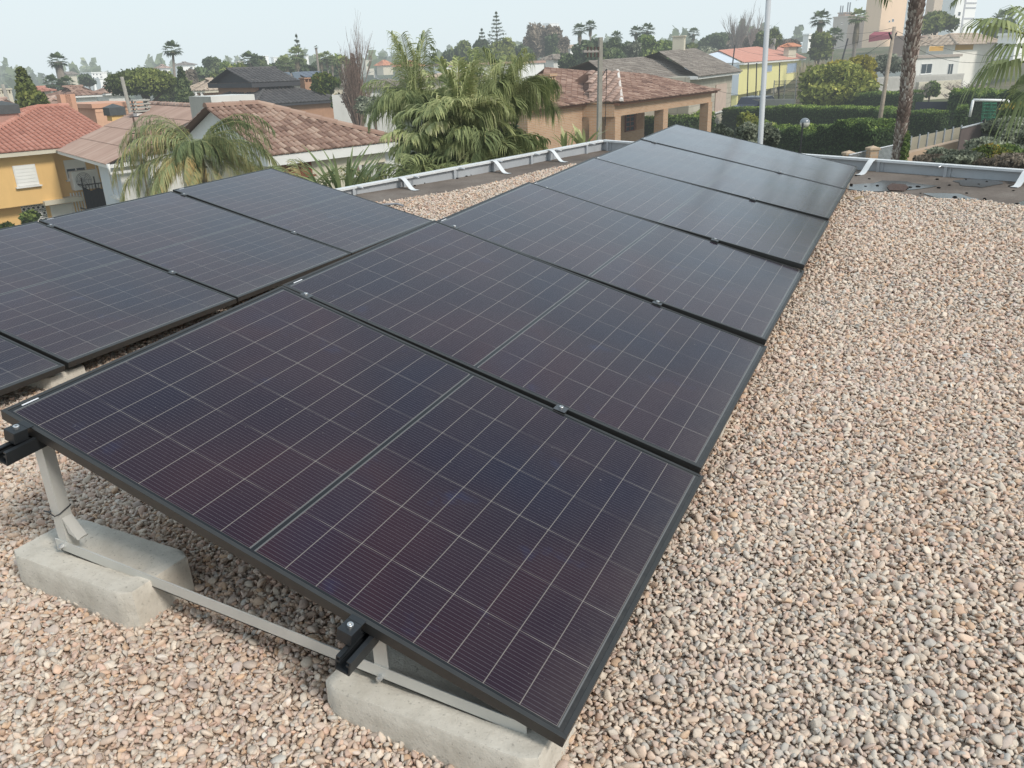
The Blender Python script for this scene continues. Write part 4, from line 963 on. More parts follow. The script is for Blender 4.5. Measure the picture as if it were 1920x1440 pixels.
# ---- A: ochre house with red roof
Qa = W(0, 286, 36.); Pr = W(68, 217, 41.5); a_r = (Pr - Qa) @ e0; a_left = a_r - 4.9
Qa0 = Qa + e0 * (a_left + .35); LA_ = along(Qa0 * [1, 1, 0] + Z * W(180, 296, 38)[2], e0, 212)
zgA = float(tz(Qa[0], Qa[1]))
hA = House('ochre_house', 'ochre yellow two-storey house under a red tile roof, at the left edge', 'house', Qa0, e0, f0, LA_, 9.2, zgA)
hA.walls(YEL, b0=.45, z1=Qa[2]); ax_ = lambda u, v, b=0: float(along(hA.P(0, b, zat(hA.P(along(hA.P(0, b), e0, u), b), v)), e0, u))
zv = lambda h, u, v, b=0: zat(h.P(along(h.P(0, b), h.e, u), b), v)
# upper storey juts forward over the recessed ground floor
hA.walls(YEL, 'upper_storey', a0=0, a1=ax_(99, 290), b0=0, b1=.45, z0=zv(hA, 40, 383) , z1=Qa[2] - .02)
hA.roof('red', 1.35, .45, (True, False), w=.195, r=.36, h=.05, fascia=CRM, tv=.12)
hA.walls(YEL, 'rear_wing', a0=-6, a1=a_r - a_left - 1, b0=6, b1=13, z1=Qa[2] + .4)
hA.roof('red', 1.3, .4, (False, True), w=.195, r=.36, h=.05, a0=-6, a1=5.2, b0=6, b1=14, z=Qa[2] + .42, name='rear_roof', tv=.12)
hA.chimney(ax_(216, 235, 4) , 4.2, Qa[2] + .6, zat(hA.P(ax_(216, 235, 4), 4.2), 217), .55, .5, YEL, 'hood', plain('black_cowl', (.07, .075, .075), .6, .2, 8))
hA.chimney(ax_(2, 240, 3), 3.2, Qa[2] + .3, Qa[2] + 1.2, .8, .6, plain('rose_render', (.42, .24, .19), .8, .1, 3), 'hood', plain('black_cowl', (.05, .055, .06), .6))
def win_px(h, u0, u1, v0, v1, b=0, **kw):
    """window given by its photo corners on the front plane at depth b"""
    um = (u0 + u1) / 2; zt = zat(h.P(along(h.P(0, b), h.e, um), b), v0); zb = zat(h.P(along(h.P(0, b), h.e, um), b), v1)
    q = h.P(0, b, (zt + zb) / 2); a0 = along(q, h.e, u0); a1 = along(q, h.e, u1); return h.opening(a0, zb, a1 - a0, zt - zb, b=b, **kw), a0, a1, zb, zt
win_px(hA, 27, 69, 308, 347, shutter=SHW, mull=0)
win_px(hA, 122, 161, 298, 334, b=.45, shutter=SHW, shut_h=.45)
r_, a0, a1, zb, zt = win_px(hA, 97, 138, 379, 416, b=.45, shutter=SHW, mull=0, sill=False)
cp = MB(); cp.box(hA.P(a0 - .35, -.2, zt + .1), e0 * (a1 - a0 + .6), f0 * 1.1, Z * .16); cp.build('door_canopy', CRM, hA.o)
# pierced screen block wall
sb = MB(); q = hA.P(ax_(44, 405, .45), .43, zat(hA.P(ax_(60, 405, .45), .45), 420)); w0, h0 = ax_(90, 405, .45) - ax_(44, 405, .45), .95
def ring(mb, c, X, Y, r0, r1, t, n=14):
    A = [c + X * math.cos(a) * r1 + Y * math.sin(a) * r1 for a in np.linspace(0, 2 * math.pi, n + 1)]; B = [c + X * math.cos(a) * r0 + Y * math.sin(a) * r0 for a in np.linspace(0, 2 * math.pi, n + 1)]
    mb.quadstrip(A, B); mb.quadstrip([x + t for x in A], A)
nc, nr = 5, 4
for i in range(nc):
    for j in range(nr):
        c = q + e0 * (w0 * (i + .5) / nc) + Z * (h0 * (j + .5) / nr); sz = min(w0 / nc, h0 / nr) / 2
        ring(sb, c, e0, Z, sz * .58, sz * .98, f0 * .08)
        for s1 in (-1, 1): sb.box(c + e0 * (s1 * sz * .95 - sz * .1) - Z * sz, e0 * sz * .2, f0 * .08, Z * sz * 2)
for j in range(nr + 1): sb.box(q + Z * (h0 * j / nr - .015), e0 * w0, f0 * .08, Z * .03)
sb.build('screen_block_panel', FRW, hA.o); bk_ = MB(); bk_.box(q + f0 * .015 - Z * .01, e0 * w0, f0 * .004, Z * (h0 + .02)); 
bk_.build('shaded_opening', plain('deep_shade', (.02, .02, .022), .9), hA.o)
# AC unit on the wall
acq = hA.P(ax_(137, 340, .1), .06, zat(hA.P(ax_(150, 340, .1), .1), 356)); aw, ah, ad = 1.0, .72, .36
ac = thing('air_conditioner', 'white outdoor air conditioner unit mounted below the half-shuttered window of the ochre house', 'air conditioner', tuple(acq))
m_ = MB(); m_.box(acq, e0 * aw, f0 * ad, Z * ah); m_.build('case', FRW, ac, bevel=.02)
m_ = MB(); cc = acq + e0 * aw * .40 + Z * ah * .5 - f0 * .006
for r0 in (.05, .11, .17, .23, .28): ring(m_, cc, e0, Z, r0, r0 + .022, f0 * .01, 20)
for k in range(6): a = k * math.pi / 3; m_.box(cc - f0 * .002, (e0 * math.cos(a) + Z * math.sin(a)) * .29, unit(e0 * -math.sin(a) + Z * math.cos(a)) * .015, -f0 * .01)
m_.build('fan_grille', plain('grille_grey', (.25, .25, .25), .6), ac)
m_ = MB(); m_.tube([acq + e0 * aw + Z * .2 + f0 * .1, acq + e0 * (aw + .12) + Z * .1 + f0 * .3, acq + e0 * (aw + .1) + Z * .9 + f0 * .42, acq + e0 * (aw - .1) + Z * 1.8 + f0 * .42], .03, 6); m_.build('pipe', FRW, ac)
# dark balcony railing at the corner
bq = hA.P(ax_(156, 370, -.2), -.4, zat(hA.P(ax_(165, 370), 0), 391)); br_ = thing('balcony_railing', 'black iron balcony railing with dark cloth screen between the ochre and the white house', 'railing', tuple(bq))
m_ = MB()
for z_ in (0., .95): m_.box(bq + Z * z_, e0 * 1.5, f0 * .04, Z * .04); m_.box(bq + Z * z_, f0 * 1.4, e0 * .04, Z * .04)
for k in range(13): m_.box(bq + e0 * (.12 * k), e0 * .02, f0 * .02, Z * .95)
for k in range(4): m_.box(bq + e0 * (.48 * k), e0 * .04, f0 * .04, Z * 1.25)
m_.build('bars', RAIL, br_)
m_ = MB(); m_.add([bq + e0 * .05 + f0 * .03 + Z * .05, bq + e0 * 1.0 + f0 * .03 + Z * .05, bq + e0 * 1.0 + f0 * .03 + Z * .62, bq + e0 * .6 + f0 * .03 + Z * .80, bq + e0 * .3 + f0 * .03 + Z * .72, bq + e0 * .05 + f0 * .03 + Z * .9], [tuple(range(6))]); m_.build('screen_cloth', plain('black_cloth', (.02, .02, .024), .9), br_)
gr = MB(); gq = hA.P(ax_(141, 395, .2), .3, zat(hA.P(ax_(150, 385, .2), .2), 397))
for k in range(9): gr.box(gq + e0 * .11 * k, e0 * .05, f0 * .03, Z * .75)
solo(gr, 'picket_rail', FRW, 'short run of white upright bars beside the white shutter of the ochre house', 'railing')
# ---- B: white house with the long brown gable
Qb = W(220, 304, 29.5); zgB = float(tz(Qb[0], Qb[1])); za_ = None
ap = Qb + e0 * 5.5; La = along(np.array([Qb[0], Qb[1], W(398, 203, 33)[2]]), e0, 398)
fB = hdir(-330); hB = House('white_house', 'white house with broad brown tiled gable and side wall coloured as in shade, behind the left palm', 'house', Qb, e0, fB, 2 * La, float(along(Qb, fB, 132)), zgB)
rise = zat(hB.P(La, 0), 201) - Qb[2]; Dr = hB.D; hB.D = float(along(Qb, fB, 181))
hB.walls(WHT); hB.walls(WHT_SHADE, 'side_wall', a0=-.01, a1=.02, b0=.0)
g_ = MB(); g_.add([hB.P(0, .0), hB.P(2 * La, .0), hB.P(La, .0, Qb[2] + rise - .08)], [(0, 1, 2)]); g_.build('gable', WHT, hB.o)
hB.roof('rose', rise, .45, (False, False), 'f', b1=Dr, w=.22, r=1.15, h=.02, fascia=FRW, tv=.10, fh=.12)
a_ = .35
fo = hB.opening(.55, zat(hB.P(0, .7), 370), .75, zat(hB.P(0, .7), 318) - zat(hB.P(0, .7), 370), face='l', frame=WHT, glass=BRNW, mull=0)
m_ = MB(); zq = Qb[2] - .28; m_.tube([hB.P(-.42, -.5, zq + .3), hB.P(-.42, -.5, zq), hB.P(3.4, -.5, zq + .02), hB.P(3.4, -.5, zq + .25)], .055, 8); m_.build('gutter_pipe', FRW, hB.o, True)
hB.chimney(along(hB.P(0, 5.5), e0, 268), 5.5, Qb[2] + 1.0, zat(hB.P(along(hB.P(0, 5.5), e0, 280), 5.5), 212), .55, .5, FRW, 'slats', CONCF)
# lower porch roof in front of the gable
pz = zat(hB.P(along(hB.P(0, -1.1), e0, 300), -1.1), 288); pa0 = along(hB.P(0, -1.1, pz), e0, 275)
hB.walls(WHT, 'porch_wall', a0=pa0, a1=pa0 + 3.6, b0=-1.1, b1=-.05, z1=pz); hB.roof('brown', .55, .12, (False, False), w=.18, r=.3, a0=pa0, a1=pa0 + 3.6, b0=-1.1, b1=.95, z=pz, name='porch_roof', fascia=FRW)
an = thing('antenna_mast', 'thin rusty antenna mast rising in front of the brown gable roof', 'antenna', tuple(hB.P(2.2, -.7, zgB)))
m_ = MB(); pb = W(268, 312, 28.6); pt_ = W(249, 219, 28.6); pb[:2] = pt_[:2] * .5 + pb[:2] * .5; pt_[:2] = pb[:2]; m_.tube([np.array([pb[0], pb[1], pb[2] - 3.]), pb, pt_], .028, 6); m_.build('mast', plain('rusty_steel', (.10, .06, .045), .8, .3, 9), an)
m_ = MB(); m_.box(pt_ - Z * .5 - e0 * .2, e0 * .4, f0 * .03, Z * .03); m_.box(pt_ - Z * .02 - e0 * .1, e0 * .3, f0 * .03, Z * .03); m_.build('crossbar', RAIL, an)
# ---- C: hipped roof house with white eaves
Qc = W(507, 290, 22.); zgC = float(tz(Qc[0], Qc[1])); Lc = along(Qc, e0, 750)
hC = House('hip_roof_house', 'white house with big brown barrel-tile hip roof and broad white eaves, left of centre', 'house', Qc, e0, f0, Lc - .5, 13, zgC)
Dc = None
hb_ = along(np.array([Qc[0], Qc[1], W(400, 200, 28)[2]]), f0, 402); rc = zat(hC.P(0, hb_), 200) - Qc[2]; hC.D = 2 * hb_
hC.walls(CRM, a1=(Lc) * .52); hC.walls(CRM, 'rear_wall', a0=Lc * .52, b0=3.)
hC.roof('brown', rc, .25, (False, True), w=.16, r=.30, h=.045, tv=.42, fascia=FRW, fh=.26)
cl_ = MB(); ac_ = along(hC.P(0, .1, Qc[2] - .7), e0, 722); cl_.box(hC.P(ac_, .1, zgC), e0 * .40, f0 * .40, Z * (Qc[2] - .2 - zgC)); cl_.build('porch_column', FRW, hC.o)
lt = MB(); lt.box(hC.P(0, 0, Qc[2] - .55), e0 * (Lc - .6), f0 * .12, Z * .28); lt.build('lintel', CRM, hC.o)
win_px(hC, 525, 583, 300, 330, b=-.0, glass=BRNW, frame=BRNW, mull=2)
# rooftop box with concrete left face
tb_ = W(398, 199, 27.5); tw_ = along(tb_, e0, 479); zt_ = zat(tb_, 181); tl_ = along(tb_, f0, 357)
m_ = MB(); m_.box(tb_ - Z * .8, e0 * tw_, f0 * tl_, Z * (zt_ - tb_[2] + .8)); m_.build('roof_parapet_box', WHT, hC.o)
m_ = MB(); m_.box(tb_ - Z * .8 - e0 * .012, f0 * tl_, e0 * .012, Z * (zt_ - tb_[2] + .8)); m_.build('concrete_face', CONCF, hC.o)
# ---- generic far houses -------------------------------------------------
def far_house(name, label, u0, u1, ve, vbot, d, D=8, vp=VP, wall=WHT, roof=None, rise=1.2, hip=(True, True), axis='e', over=.4, wins=(), flat=False, w=.4, r=.6, cat='house', group=None, fascia=None, vr=None, h=.07, zbot=None, tv=.2, side=True):
    e = hdir(vp); f = perp(e); uc = u0
    if side:
        for _ in range(12):
            sh = uc - project(W(uc, ve, d) + f * D)[0]
            if sh > .4 * (u1 - u0): D *= .4 * (u1 - u0) / sh
            uc = u0 + uc - project(W(uc, ve, d) + f * D)[0]
    Q = W(uc, ve, d); L = along(Q, e, u1); zb = zat(Q, vbot) if zbot is None else zbot
    hh = House(name, label, cat, Q, e, f, L, D, zb, group); hh.walls(wall)
    if vr is not None: rise = zat(hh.P(L / 2, D / 2), vr) - Q[2]
    if roof and not flat: hh.roof(roof, rise, over, hip, axis, w=w, r=r, h=h, fascia=fascia, tv=tv)
    elif flat: m = MB(); m.box(hh.P(-.15, -.15, Q[2]), e * (L + .3), f * (D + .3), Z * .22); m.build('roof_edge', fascia or wall, hh.o)
    for (a, b, c, d_) in wins: win_px(hh, a, b, c, d_, mull=0 if d > 120 else 1, sill=d < 120)
    return hh
BRK = bricky('orange_brick', (.47, .27, .155), (.56, .35, .21), (.50, .40, .30))
SALM = plain('salmon_render', (.60, .33, .22), .85, .08, .8, dirt=.15)
BRKF = plain('brick_far', (.42, .24, .15), .9, .12, 2, dirt=.2)
DKW = plain('black_fascia', (.05, .05, .055), .7, .15, 2)
# D: dark-roofed brick house
hD = far_house('dark_roof_house', 'brick house with black roof and deep black eaves, above the tiled hip roof', 380, 628, 197, 250, 58, 13, wall=BRKF, roof='dark', vr=152, hip=(True, True), fascia=DKW, w=.3, r=.5)
qd = hD.P(along(hD.P(0, 2.5), hD.e, 475), 2.2, 0); zd0 = zat(qd, 182); zd1 = zat(qd, 155)
a0 = along(hD.P(0, 2.2, zd1), hD.e, 476); a1 = along(hD.P(0, 2.2, zd1), hD.e, 544); hD.walls(BRKF, 'dormer_wall', a0, a1, 2.2, 7, zd0 - 1, zd1)
hD.roof('dark', .9, .5, (False, False), a0=a0, a1=a1, b0=2.2, b1=7, z=zd1, name='dormer_roof', w=.3, fascia=DKW, fh=.3)
win_px(hD, 484, 536, 160, 172, b=2.2, mull=3, frame=BRNW, sill=False)
hD.chimney(along(hD.P(0, 3, zd0 + .5), hD.e, 572), 3, zd0 - .8, zat(hD.P(along(hD.P(0, 3), hD.e, 578), 3), 154), .7, .6, BRKF, 'flat')
for k, uu in enumerate((549, 566)): m_ = MB(); q = hD.P(along(hD.P(0, 6, zd0), hD.e, uu), 6.5, zat(hD.P(along(hD.P(0, 6.5), hD.e, uu), 6.5), 158)); m_.box(q, hD.e * .62, hD.f * .1 + Z * .01, Z * .85 + hD.f * .5); solo(m_, 'solar_collector', plain('collector_blue', (.12, .15, .18), .3), ('left' if k == 0 else 'right') + ' of two grey flat collectors standing on the dark roof', 'solar collector', 'collectors on the dark roof')
# E, F, G, H
far_house('low_house', 'low orange brick house with a beige hip roof, left of the dark roof', 354, 437, 170, 192, 74, 9, wall=BRKF, roof='beige', vr=148, wins=((365, 369, 173, 178), (376, 380, 173, 178)), fascia=CRM)
hF = far_house('terrace_house', 'salmon terrace wall with balustrade behind the red roof ridge', 119, 262, 203, 240, 50, 9, wall=SALM, flat=True)
m_ = MB(); q = hF.P(0, 0)
for k in range(60): m_.box(hF.P(hF.L * k / 60, -.05, hF.ze - 1.0), hF.e * .05, hF.f * .06, Z * .8)
m_.box(hF.P(0, -.08, hF.ze - .2), hF.e * hF.L, hF.f * .1, Z * .15); m_.build('balustrade', plain('salmon_light', (.70, .42, .28), .85), hF.o)
for uu in (117, 126): m_ = MB(); q = hF.P(along(hF.P(0, 0), hF.e, uu), -.1, hF.ze - .6); m_.box(q, hF.e * .5, hF.f * .5, Z * 1.35); m_.build('pier', SALM, hF.o)
far_house('brown_roof_house', 'long low house under a dull brown hip roof, beyond the salmon terrace', 100, 180, 180, 196, 82, 12, wall=WHT, roof='brown2', vr=162, fascia=FRW, h=.05)
far_house('brown_roof_house', 'white-walled house under a lighter brown roof, below the stone pine', 182, 232, 175, 192, 90, 12, wall=WHT, roof='brown', vr=161, fascia=FRW, h=.05)
far_house('red_roof_house', 'small house with faded red roof beside the leaning cypress', 56, 95, 172, 186, 92, 10, wall=CRM, roof='red', vr=163)
far_house('striped_roof_house', 'small pink and cream striped tile roof right of the cypress', 84, 112, 197, 215, 55, 6, wall=WHT, roof='rose', vr=182, tv=.6, w=.5)
hH = far_house('edge_house', 'house with pale rose tiles and cream chimneys cut by the left picture edge', -40, 24, 204, 222, 56, 8, wall=CONCF, roof='rose', vr=186, tv=.3)
for uu in (2, 15): hH.chimney(along(hH.P(0, 3), hH.e, uu), 3, hH.ze, zat(hH.P(along(hH.P(0, 3), hH.e, uu), 3), 176), .4, .4, CRM, 'flat')
# white buildings on the skyline
far_house('skyline_house', 'pale house with grey hip roof behind the thick fan palm', 118, 143, 140, 160, 200, 14, wall=CRM, roof='grey', vr=135, w=1.)
SKW = plain('skyline_white', (.86, .85, .82), .8, .04, .1)
far_house('apartment_block', 'white stepped apartment block left of the stone pine', 152, 200, 137, 175, 260, 20, wall=SKW, flat=True, wins=((174, 177, 138, 141), (180, 183, 138, 141), (187, 190, 138, 141), (174, 177, 144, 147), (181, 184, 144, 147), (188, 192, 143, 146)), cat='building')
far_house('apartment_block', 'lower white block in front of the stepped apartments', 178, 200, 148, 170, 210, 12, wall=SKW, flat=True, cat='building')
for (a, b, v0, v1, vr, nm) in ((292, 318, 128, 150, 121, 'left pink-roofed white villa on the skyline below the thin palm'), (326, 366, 122, 150, 116, 'white villa with grey roof on the skyline right of the thin palm'), (386, 396, 118, 145, 113, 'tiny white villa between skyline trees')):
    far_house('skyline_villa', nm, a, b, v0, v1, 230, 14, wall=SKW, roof='rose' if a < 300 else 'grey', vr=vr, w=1., wins=((a + 5, a + 9, v0 + 3, v0 + 7), (b - 10, b - 5, v0 + 3, v0 + 7)))
far_house('skyline_block', 'cream block peeping over the trees left of the bent fan palm', 440, 456, 116, 150, 300, 14, wall=CRM, flat=True, cat='building')
for (a, b, v, nm) in ((486, 503, 106, 'pale block behind trees left of the araucaria'), (570, 578, 106, 'narrow white block right of the araucaria'), (594, 612, 121, 'cream low house behind the leafless palm stem'), (675, 700, 114, 'pink house on the skyline right of the rust tree'), (508, 520, 108, 'second pale block behind trees')):
    far_house('skyline_block', nm, a, b, v, v + 30, 280, 12, wall=SKW if b < 700 else CRM, flat=True, cat='building')
far_house('orange_roof_house', 'orange-roofed house on the skyline above the big palm clump', 740, 795, 125, 140, 170, 12, wall=CRM, roof='orange', vr=114, w=.8)
far_house('orange_roof_house', 'smaller orange-roofed house left of its twin on the skyline', 706, 736, 123, 138, 190, 12, wall=CRM, roof='orange', vr=113, w=.8)
far_house('grey_roof_house', 'grey roof seen over the white garden wall right of the rust tree', 690, 760, 165, 200, 60, 9, wall=WHT, roof='grey', vr=150)
far_house('white_hall', 'long flat white building behind the big palm clump', 800, 1020, 124, 175, 88, 14, vp=9000, wall=SKW, flat=True, fascia=plain('rosy_edge', (.5, .33, .27), .8), cat='building')
far_house('cream_house', 'cream house wall glimpsed through the palm clump', 760, 900, 150, 200, 60, 8, vp=9000, wall=CRM, roof='beige', vr=140)
far_house('low_grey_house', 'low grey house with chimney stacks left of the double palms', 1022, 1062, 112, 140, 95, 8, wall=WHT, roof='grey', vr=103)
far_house('small_villa', 'small white villa below the double palms', 1060, 1083, 91, 115, 150, 10, wall=SKW, roof='beige', vr=85)
far_house('tower_block', 'bright white tower block rising behind the grey eucalyptus', 1018, 1048, 44, 110, 420, 25, wall=SKW, flat=True, cat='building')
# garden wall in the middle distance
gw = MB(); A = W(622, 178, 54); B = W(745, 172, 54); gw.box(A - Z * 5, (B - A) * [1, 1, 0], perp(unit((B - A) * [1, 1, 0])) * .25, Z * 5); solo(gw, 'garden_wall', WHT, 'long white garden wall behind the leafless rust-brown tree', 'wall')
# roof with panels (behind citrus)
hS = far_house('panel_roof_house', 'low house carrying rooftop solar modules, behind the orange tree', 596, 650, 162, 190, 72, 7, wall=CRM, roof='grey', vr=139, hip=(False, False), side=False)
e, f = hS.e, hS.f; hb2 = hS.D / 2 + .4; su = unit(f * hb2 + Z * (zat(hS.P(hS.L / 2, hS.D / 2), 137) - hS.ze)); PVM = plain('distant_module', (.035, .045, .075), .25, .1, 2)
n_ = np.cross(e, su)
for i in range(4):
    for j in range(2):
        m_ = MB(); O = hS.P(-.2, -.4) + e * (hS.L * .12 + i * hS.L * .22) + su * (.5 + j * 1.8) + n_ * .12; m_.box(O, e * hS.L * .205, su * 1.65, n_ * .04); solo(m_, 'roof_module', PVM, 'dark blue solar module on the low roof behind the orange tree', 'solar panel', 'modules on the far roof')
# ---- trees left and centre
tree('cypress', 'leaning dark cypress with a forked top beside the red roof', 'tree', 52, 131, 46, 74, 'pine', 92, n=6500, shape='cone', nb=8, leaf=.12, lean=-.55)
tree('cypress', 'low conifer shoot leaning against the forked cypress', 'tree', 78, 178, 45.5, 34, 'pine', 40, n=1800, shape='cone', leaf=.12)
tree('stone_pine', 'broad umbrella-shaped stone pine', 'tree', 262, 119, 70, 130, 'pine', 66, n=15000, shape='flat', nb=26, leaf=.13, trunk=.3)
tree('round_tree', 'dark rounded tree in front of the white apartments', 'tree', 163, 137, 125, 29, 'dark', 24, n=900)
fan_palm('thick-trunked fan palm with a brown skirt, alone on the left skyline', 104, 96, 100, 28, skirt=1.6, tw=12, trunkc=(.22, .19, .16))
for (u, v, c) in ((94, 138, 26), (122, 140, 24), (112, 150, 20)): fan_palm('squat palm at the foot of the thick-trunked fan palm', u, v, 98, c, 'dark', .6, group='squat palms round the thick palm')
fan_palm('tall thin fan palm with a round crown above the pointed cypress', 320, 74, 92, 30, skirt=.35, tw=4, ub=328, vb=150)
tree('cypress', 'narrow dark cypress under the tall thin palm', 'tree', 338, 128, 64, 34, 'dark', 62, n=3000, shape='cone', leaf=.14)
fan_palm('shaggy fan palm with a long skirt on the skyline right of the tree band', 464, 94, 105, 30, skirt=1.9, tw=6)
for k, (u, v, d, wp, hp, kd) in enumerate([(365, 122, 110, 60, 46, 'dark'), (398, 108, 120, 40, 40, 'dark'), (346, 130, 100, 40, 44, 'greybrown'), (418, 118, 105, 40, 44, 'green'), (445, 122, 100, 40, 40, 'citrus'), (488, 104, 110, 36, 48, 'dark'), (405, 135, 95, 66, 34, 'pine'), (515, 108, 105, 50, 44, 'dark'), (575, 118, 100, 44, 42, 'dark'), (548, 108, 104, 40, 46, 'dark'), (640, 100, 110, 50, 50, 'green'), (602, 112, 130, 34, 26, 'dark'), (622, 120, 108, 40, 36, 'dark'), (306, 142, 85, 40, 40, 'green'), (335, 150, 85, 50, 36, 'pine')]):
    tree('garden_tree', ['bushy dark evergreen', 'ragged green tree', 'rounded garden tree', 'tall leafy tree', 'low spreading tree'][k % 5] + f' number {k + 1} from the left in the belt behind the roofs' if False else ['bushy dark evergreen', 'ragged green tree', 'rounded garden tree', 'tall leafy tree', 'low spreading tree'][k % 5] + ' in the tree belt behind the low orange and black roofs', 'tree', u, v, d, wp, kd, hp, n=1300, group='garden trees behind the low roofs', leaf=.28)
def norfolk(label, u, vt, d, wpx, hpx, name='norfolk_pine', tiers=13, messy=0., seed=0):
    sc = d / FPX; T = W(u, vt, d); H = hpx * sc; rx = wpx * sc / 2; gb = np.array([T[0], T[1], float(tz(T[0], T[1]))]); o = thing(name, label, 'tree', tuple(gb)); rr = random.Random(seed)
    mb = MB(); tk = MB(); tk.tube([gb - Z * .1, T], [H * .018 + .08, .02], 8)
    for i in range(tiers):
        f = (i + .6) / tiers; z = T[2] - H * f; L = rx * (f ** .85) * rr.uniform(.85, 1.08); nb_ = 6
        for k in range(nb_):
            a = k * 6.283 / nb_ + i * .5 + rr.uniform(-.2, .2); h = np.array([math.cos(a), math.sin(a), .18 + rr.uniform(-.1, .1) * (1 + messy * 3)]); P0 = np.array([T[0], T[1], z]); P1 = P0 + h * L * rr.uniform(1 - messy, 1); tk.tube([P0, P1], [.03, .01], 3, cap=False)
            n = 26; tt = rng.random(n) ** .7; C = P0 + (P1 - P0) * tt[:, None] + rng.normal(0, 1, (n, 3)) * [L * .055, L * .055, H / tiers * .12]; leaves(mb, C, max(.12, L * .10), np.tile(Z, (n, 1)), rng.uniform(.2, .7, n) + .0, .35, .5)
    mb.build('crown', leafmat('dark'), o); tk.build('trunk', barkm(), o); return o
norfolk('untidy araucaria standing over the dark trees left of centre', 555, 62, 108, 38, 80, tiers=10, messy=.35, seed=3)
fan_palm('shaggy palm in front of the araucaria', 553, 84, 100, 30, 'palm', 1.4, group=None)
fan_palm('droopy palm left of the araucaria', 533, 100, 98, 30, 'palm', 1.3)
fan_palm('leafless palm stem with a small dead tuft', 592, 84, 95, 8, skirt=.8, tw=4, ub=598, vb=140, n=8)
for (u, v) in ((600, 98), (611, 94), (620, 101)): fan_palm('one of three shaggy palms close together right of the leafless stem', u, v, 104, 20, 'palm', 1.5, group='three shaggy palms')
bare_tree('bare_tree', 'conical leafless tree with rust-brown twigs', 660, 134, 50, 52, 78, (.27, .19, .15), ntw=16, gens=4, up=1.1, seed=5)
tree('rust_tree', 'rust-brown dry foliage of a conical tree', 'tree', 661, 104, 50.5, 50, 'rust', 84, n=1500, shape='cone', leaf=.08, dens=.9)
tree('orange_tree', 'citrus tree dotted yellow and orange beside the black eaves', 'tree', 606, 132, 62, 62, 'citrus', 44, n=2200, leaf=.16)
tree('garden_shrub', 'yellow-green shrub right of the black eaves', 'shrub', 632, 176, 56, 34, 'citrus', 26, n=900)
tree('garden_shrub', 'olive-brown shrub mass under the rust-brown tree', 'shrub', 700, 178, 46, 90, 'olive', 40, n=1800)
for k, (u, v, d, wp, hp, kd) in enumerate([(850, 92, 130, 50, 46, 'dark'), (868, 74, 135, 56, 56, 'pine'), (895, 70, 130, 60, 60, 'dark'), (945, 68, 125, 70, 60, 'pine'), (982, 84, 130, 50, 48, 'dark'), (915, 84, 120, 60, 50, 'dark')]):
    tree('garden_tree', 'big dark tree in the wood around the norfolk pine', 'tree', u, v, d, wp, kd, hp, n=1700, group='big dark trees round the norfolk pine', leaf=.34)
norfolk('tall norfolk pine with clear level tiers', 930, 20, 128, 52, 72, tiers=12, seed=8)
norfolk('smaller norfolk pine left of the tall one', 903, 52, 128, 30, 40, tiers=7, seed=9)
for k, (u, v, wp, hp, kd) in enumerate([(1005, 36, 44, 76, 'greybrown'), (1034, 46, 46, 62, 'greybrown'), (996, 50, 34, 60, 'greybrown'), (1052, 66, 34, 44, 'greybrown'), (1033, 66, 30, 46, 'dark')]):
    tree('eucalyptus', ['tallest grey-brown eucalyptus of the group', 'second grey-brown eucalyptus with open crown', 'leftmost sparse eucalyptus, lower than its neighbour', 'low rightmost eucalyptus of the group', 'dark evergreen in front of the eucalyptus trees'][k], 'tree', u, v, 150 - k * 3, wp, kd, hp, n=1700, leaf=.36, nb=12)
fan_palm('left palm of the tall pair against the sky', 1087, 41, 120, 25, 'dark', 1.4); fan_palm('right palm of the tall pair against the sky', 1107, 36, 122, 21, 'dark', 1.3)
for k, (u, v, d, wp, hp, kd) in enumerate([(1092, 76, 100, 60, 66, 'dark'), (1128, 74, 105, 50, 60, 'dark'), (1160, 68, 100, 60, 66, 'dark'), (1182, 72, 98, 44, 60, 'olive'), (1212, 64, 102, 60, 70, 'green'), (1240, 74, 105, 60, 60, 'green'), (1150, 90, 92, 60, 50, 'dark'), (1268, 72, 130, 70, 50, 'pine'), (1065, 100, 90, 40, 40, 'dark'), (1110, 100, 88, 60, 50, 'dark'), (1290, 78, 120, 60, 50, 'pine')]):
    tree('evergreen_tree', 'bushy evergreen in the thicket behind the grey roof', 'tree', u, v, d, wp, kd, hp, n=1700, group='thicket behind the grey roof', leaf=.27)
fan_palm('palm tuft over the thicket, left of the trio', 1156, 56, 130, 22, 'dark', .8); fan_palm('middle palm of the trio over the thicket', 1193, 46, 120, 22, 'dark', .9); fan_palm('tallest right palm of the trio over the thicket', 1214, 41, 118, 26, 'dark', 1.2)
fan_palm('lone palm over the pines left of the bare poplar', 1301, 50, 150, 20, 'dark', 1.)
# distant wooded skyline: uncountable
wd = MB(); n = 26000; uu = rng.uniform(-250, 1500, n); dd = rng.uniform(260, 620, n)
P = np.zeros((n, 3)); 
for i in range(n): r = ray(uu[i], 100); h = math.hypot(r[0], r[1]); P[i] = [CAM[0] + r[0] / h * dd[i], CAM[1] + r[1] / h * dd[i], 0]
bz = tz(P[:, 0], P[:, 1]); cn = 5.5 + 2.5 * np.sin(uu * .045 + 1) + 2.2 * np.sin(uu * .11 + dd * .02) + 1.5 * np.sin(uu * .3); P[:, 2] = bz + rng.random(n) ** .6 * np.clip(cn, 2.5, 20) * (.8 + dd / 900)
leaves(wd, P, 1.5, None, .3 + .35 * (P[:, 2] - bz) / 9 + rng.normal(0, .1, n), .7); solo(wd, 'distant_wood', leafmat('dark'), 'far-off hazy belt of trees closing the horizon', 'woodland', kind='stuff')
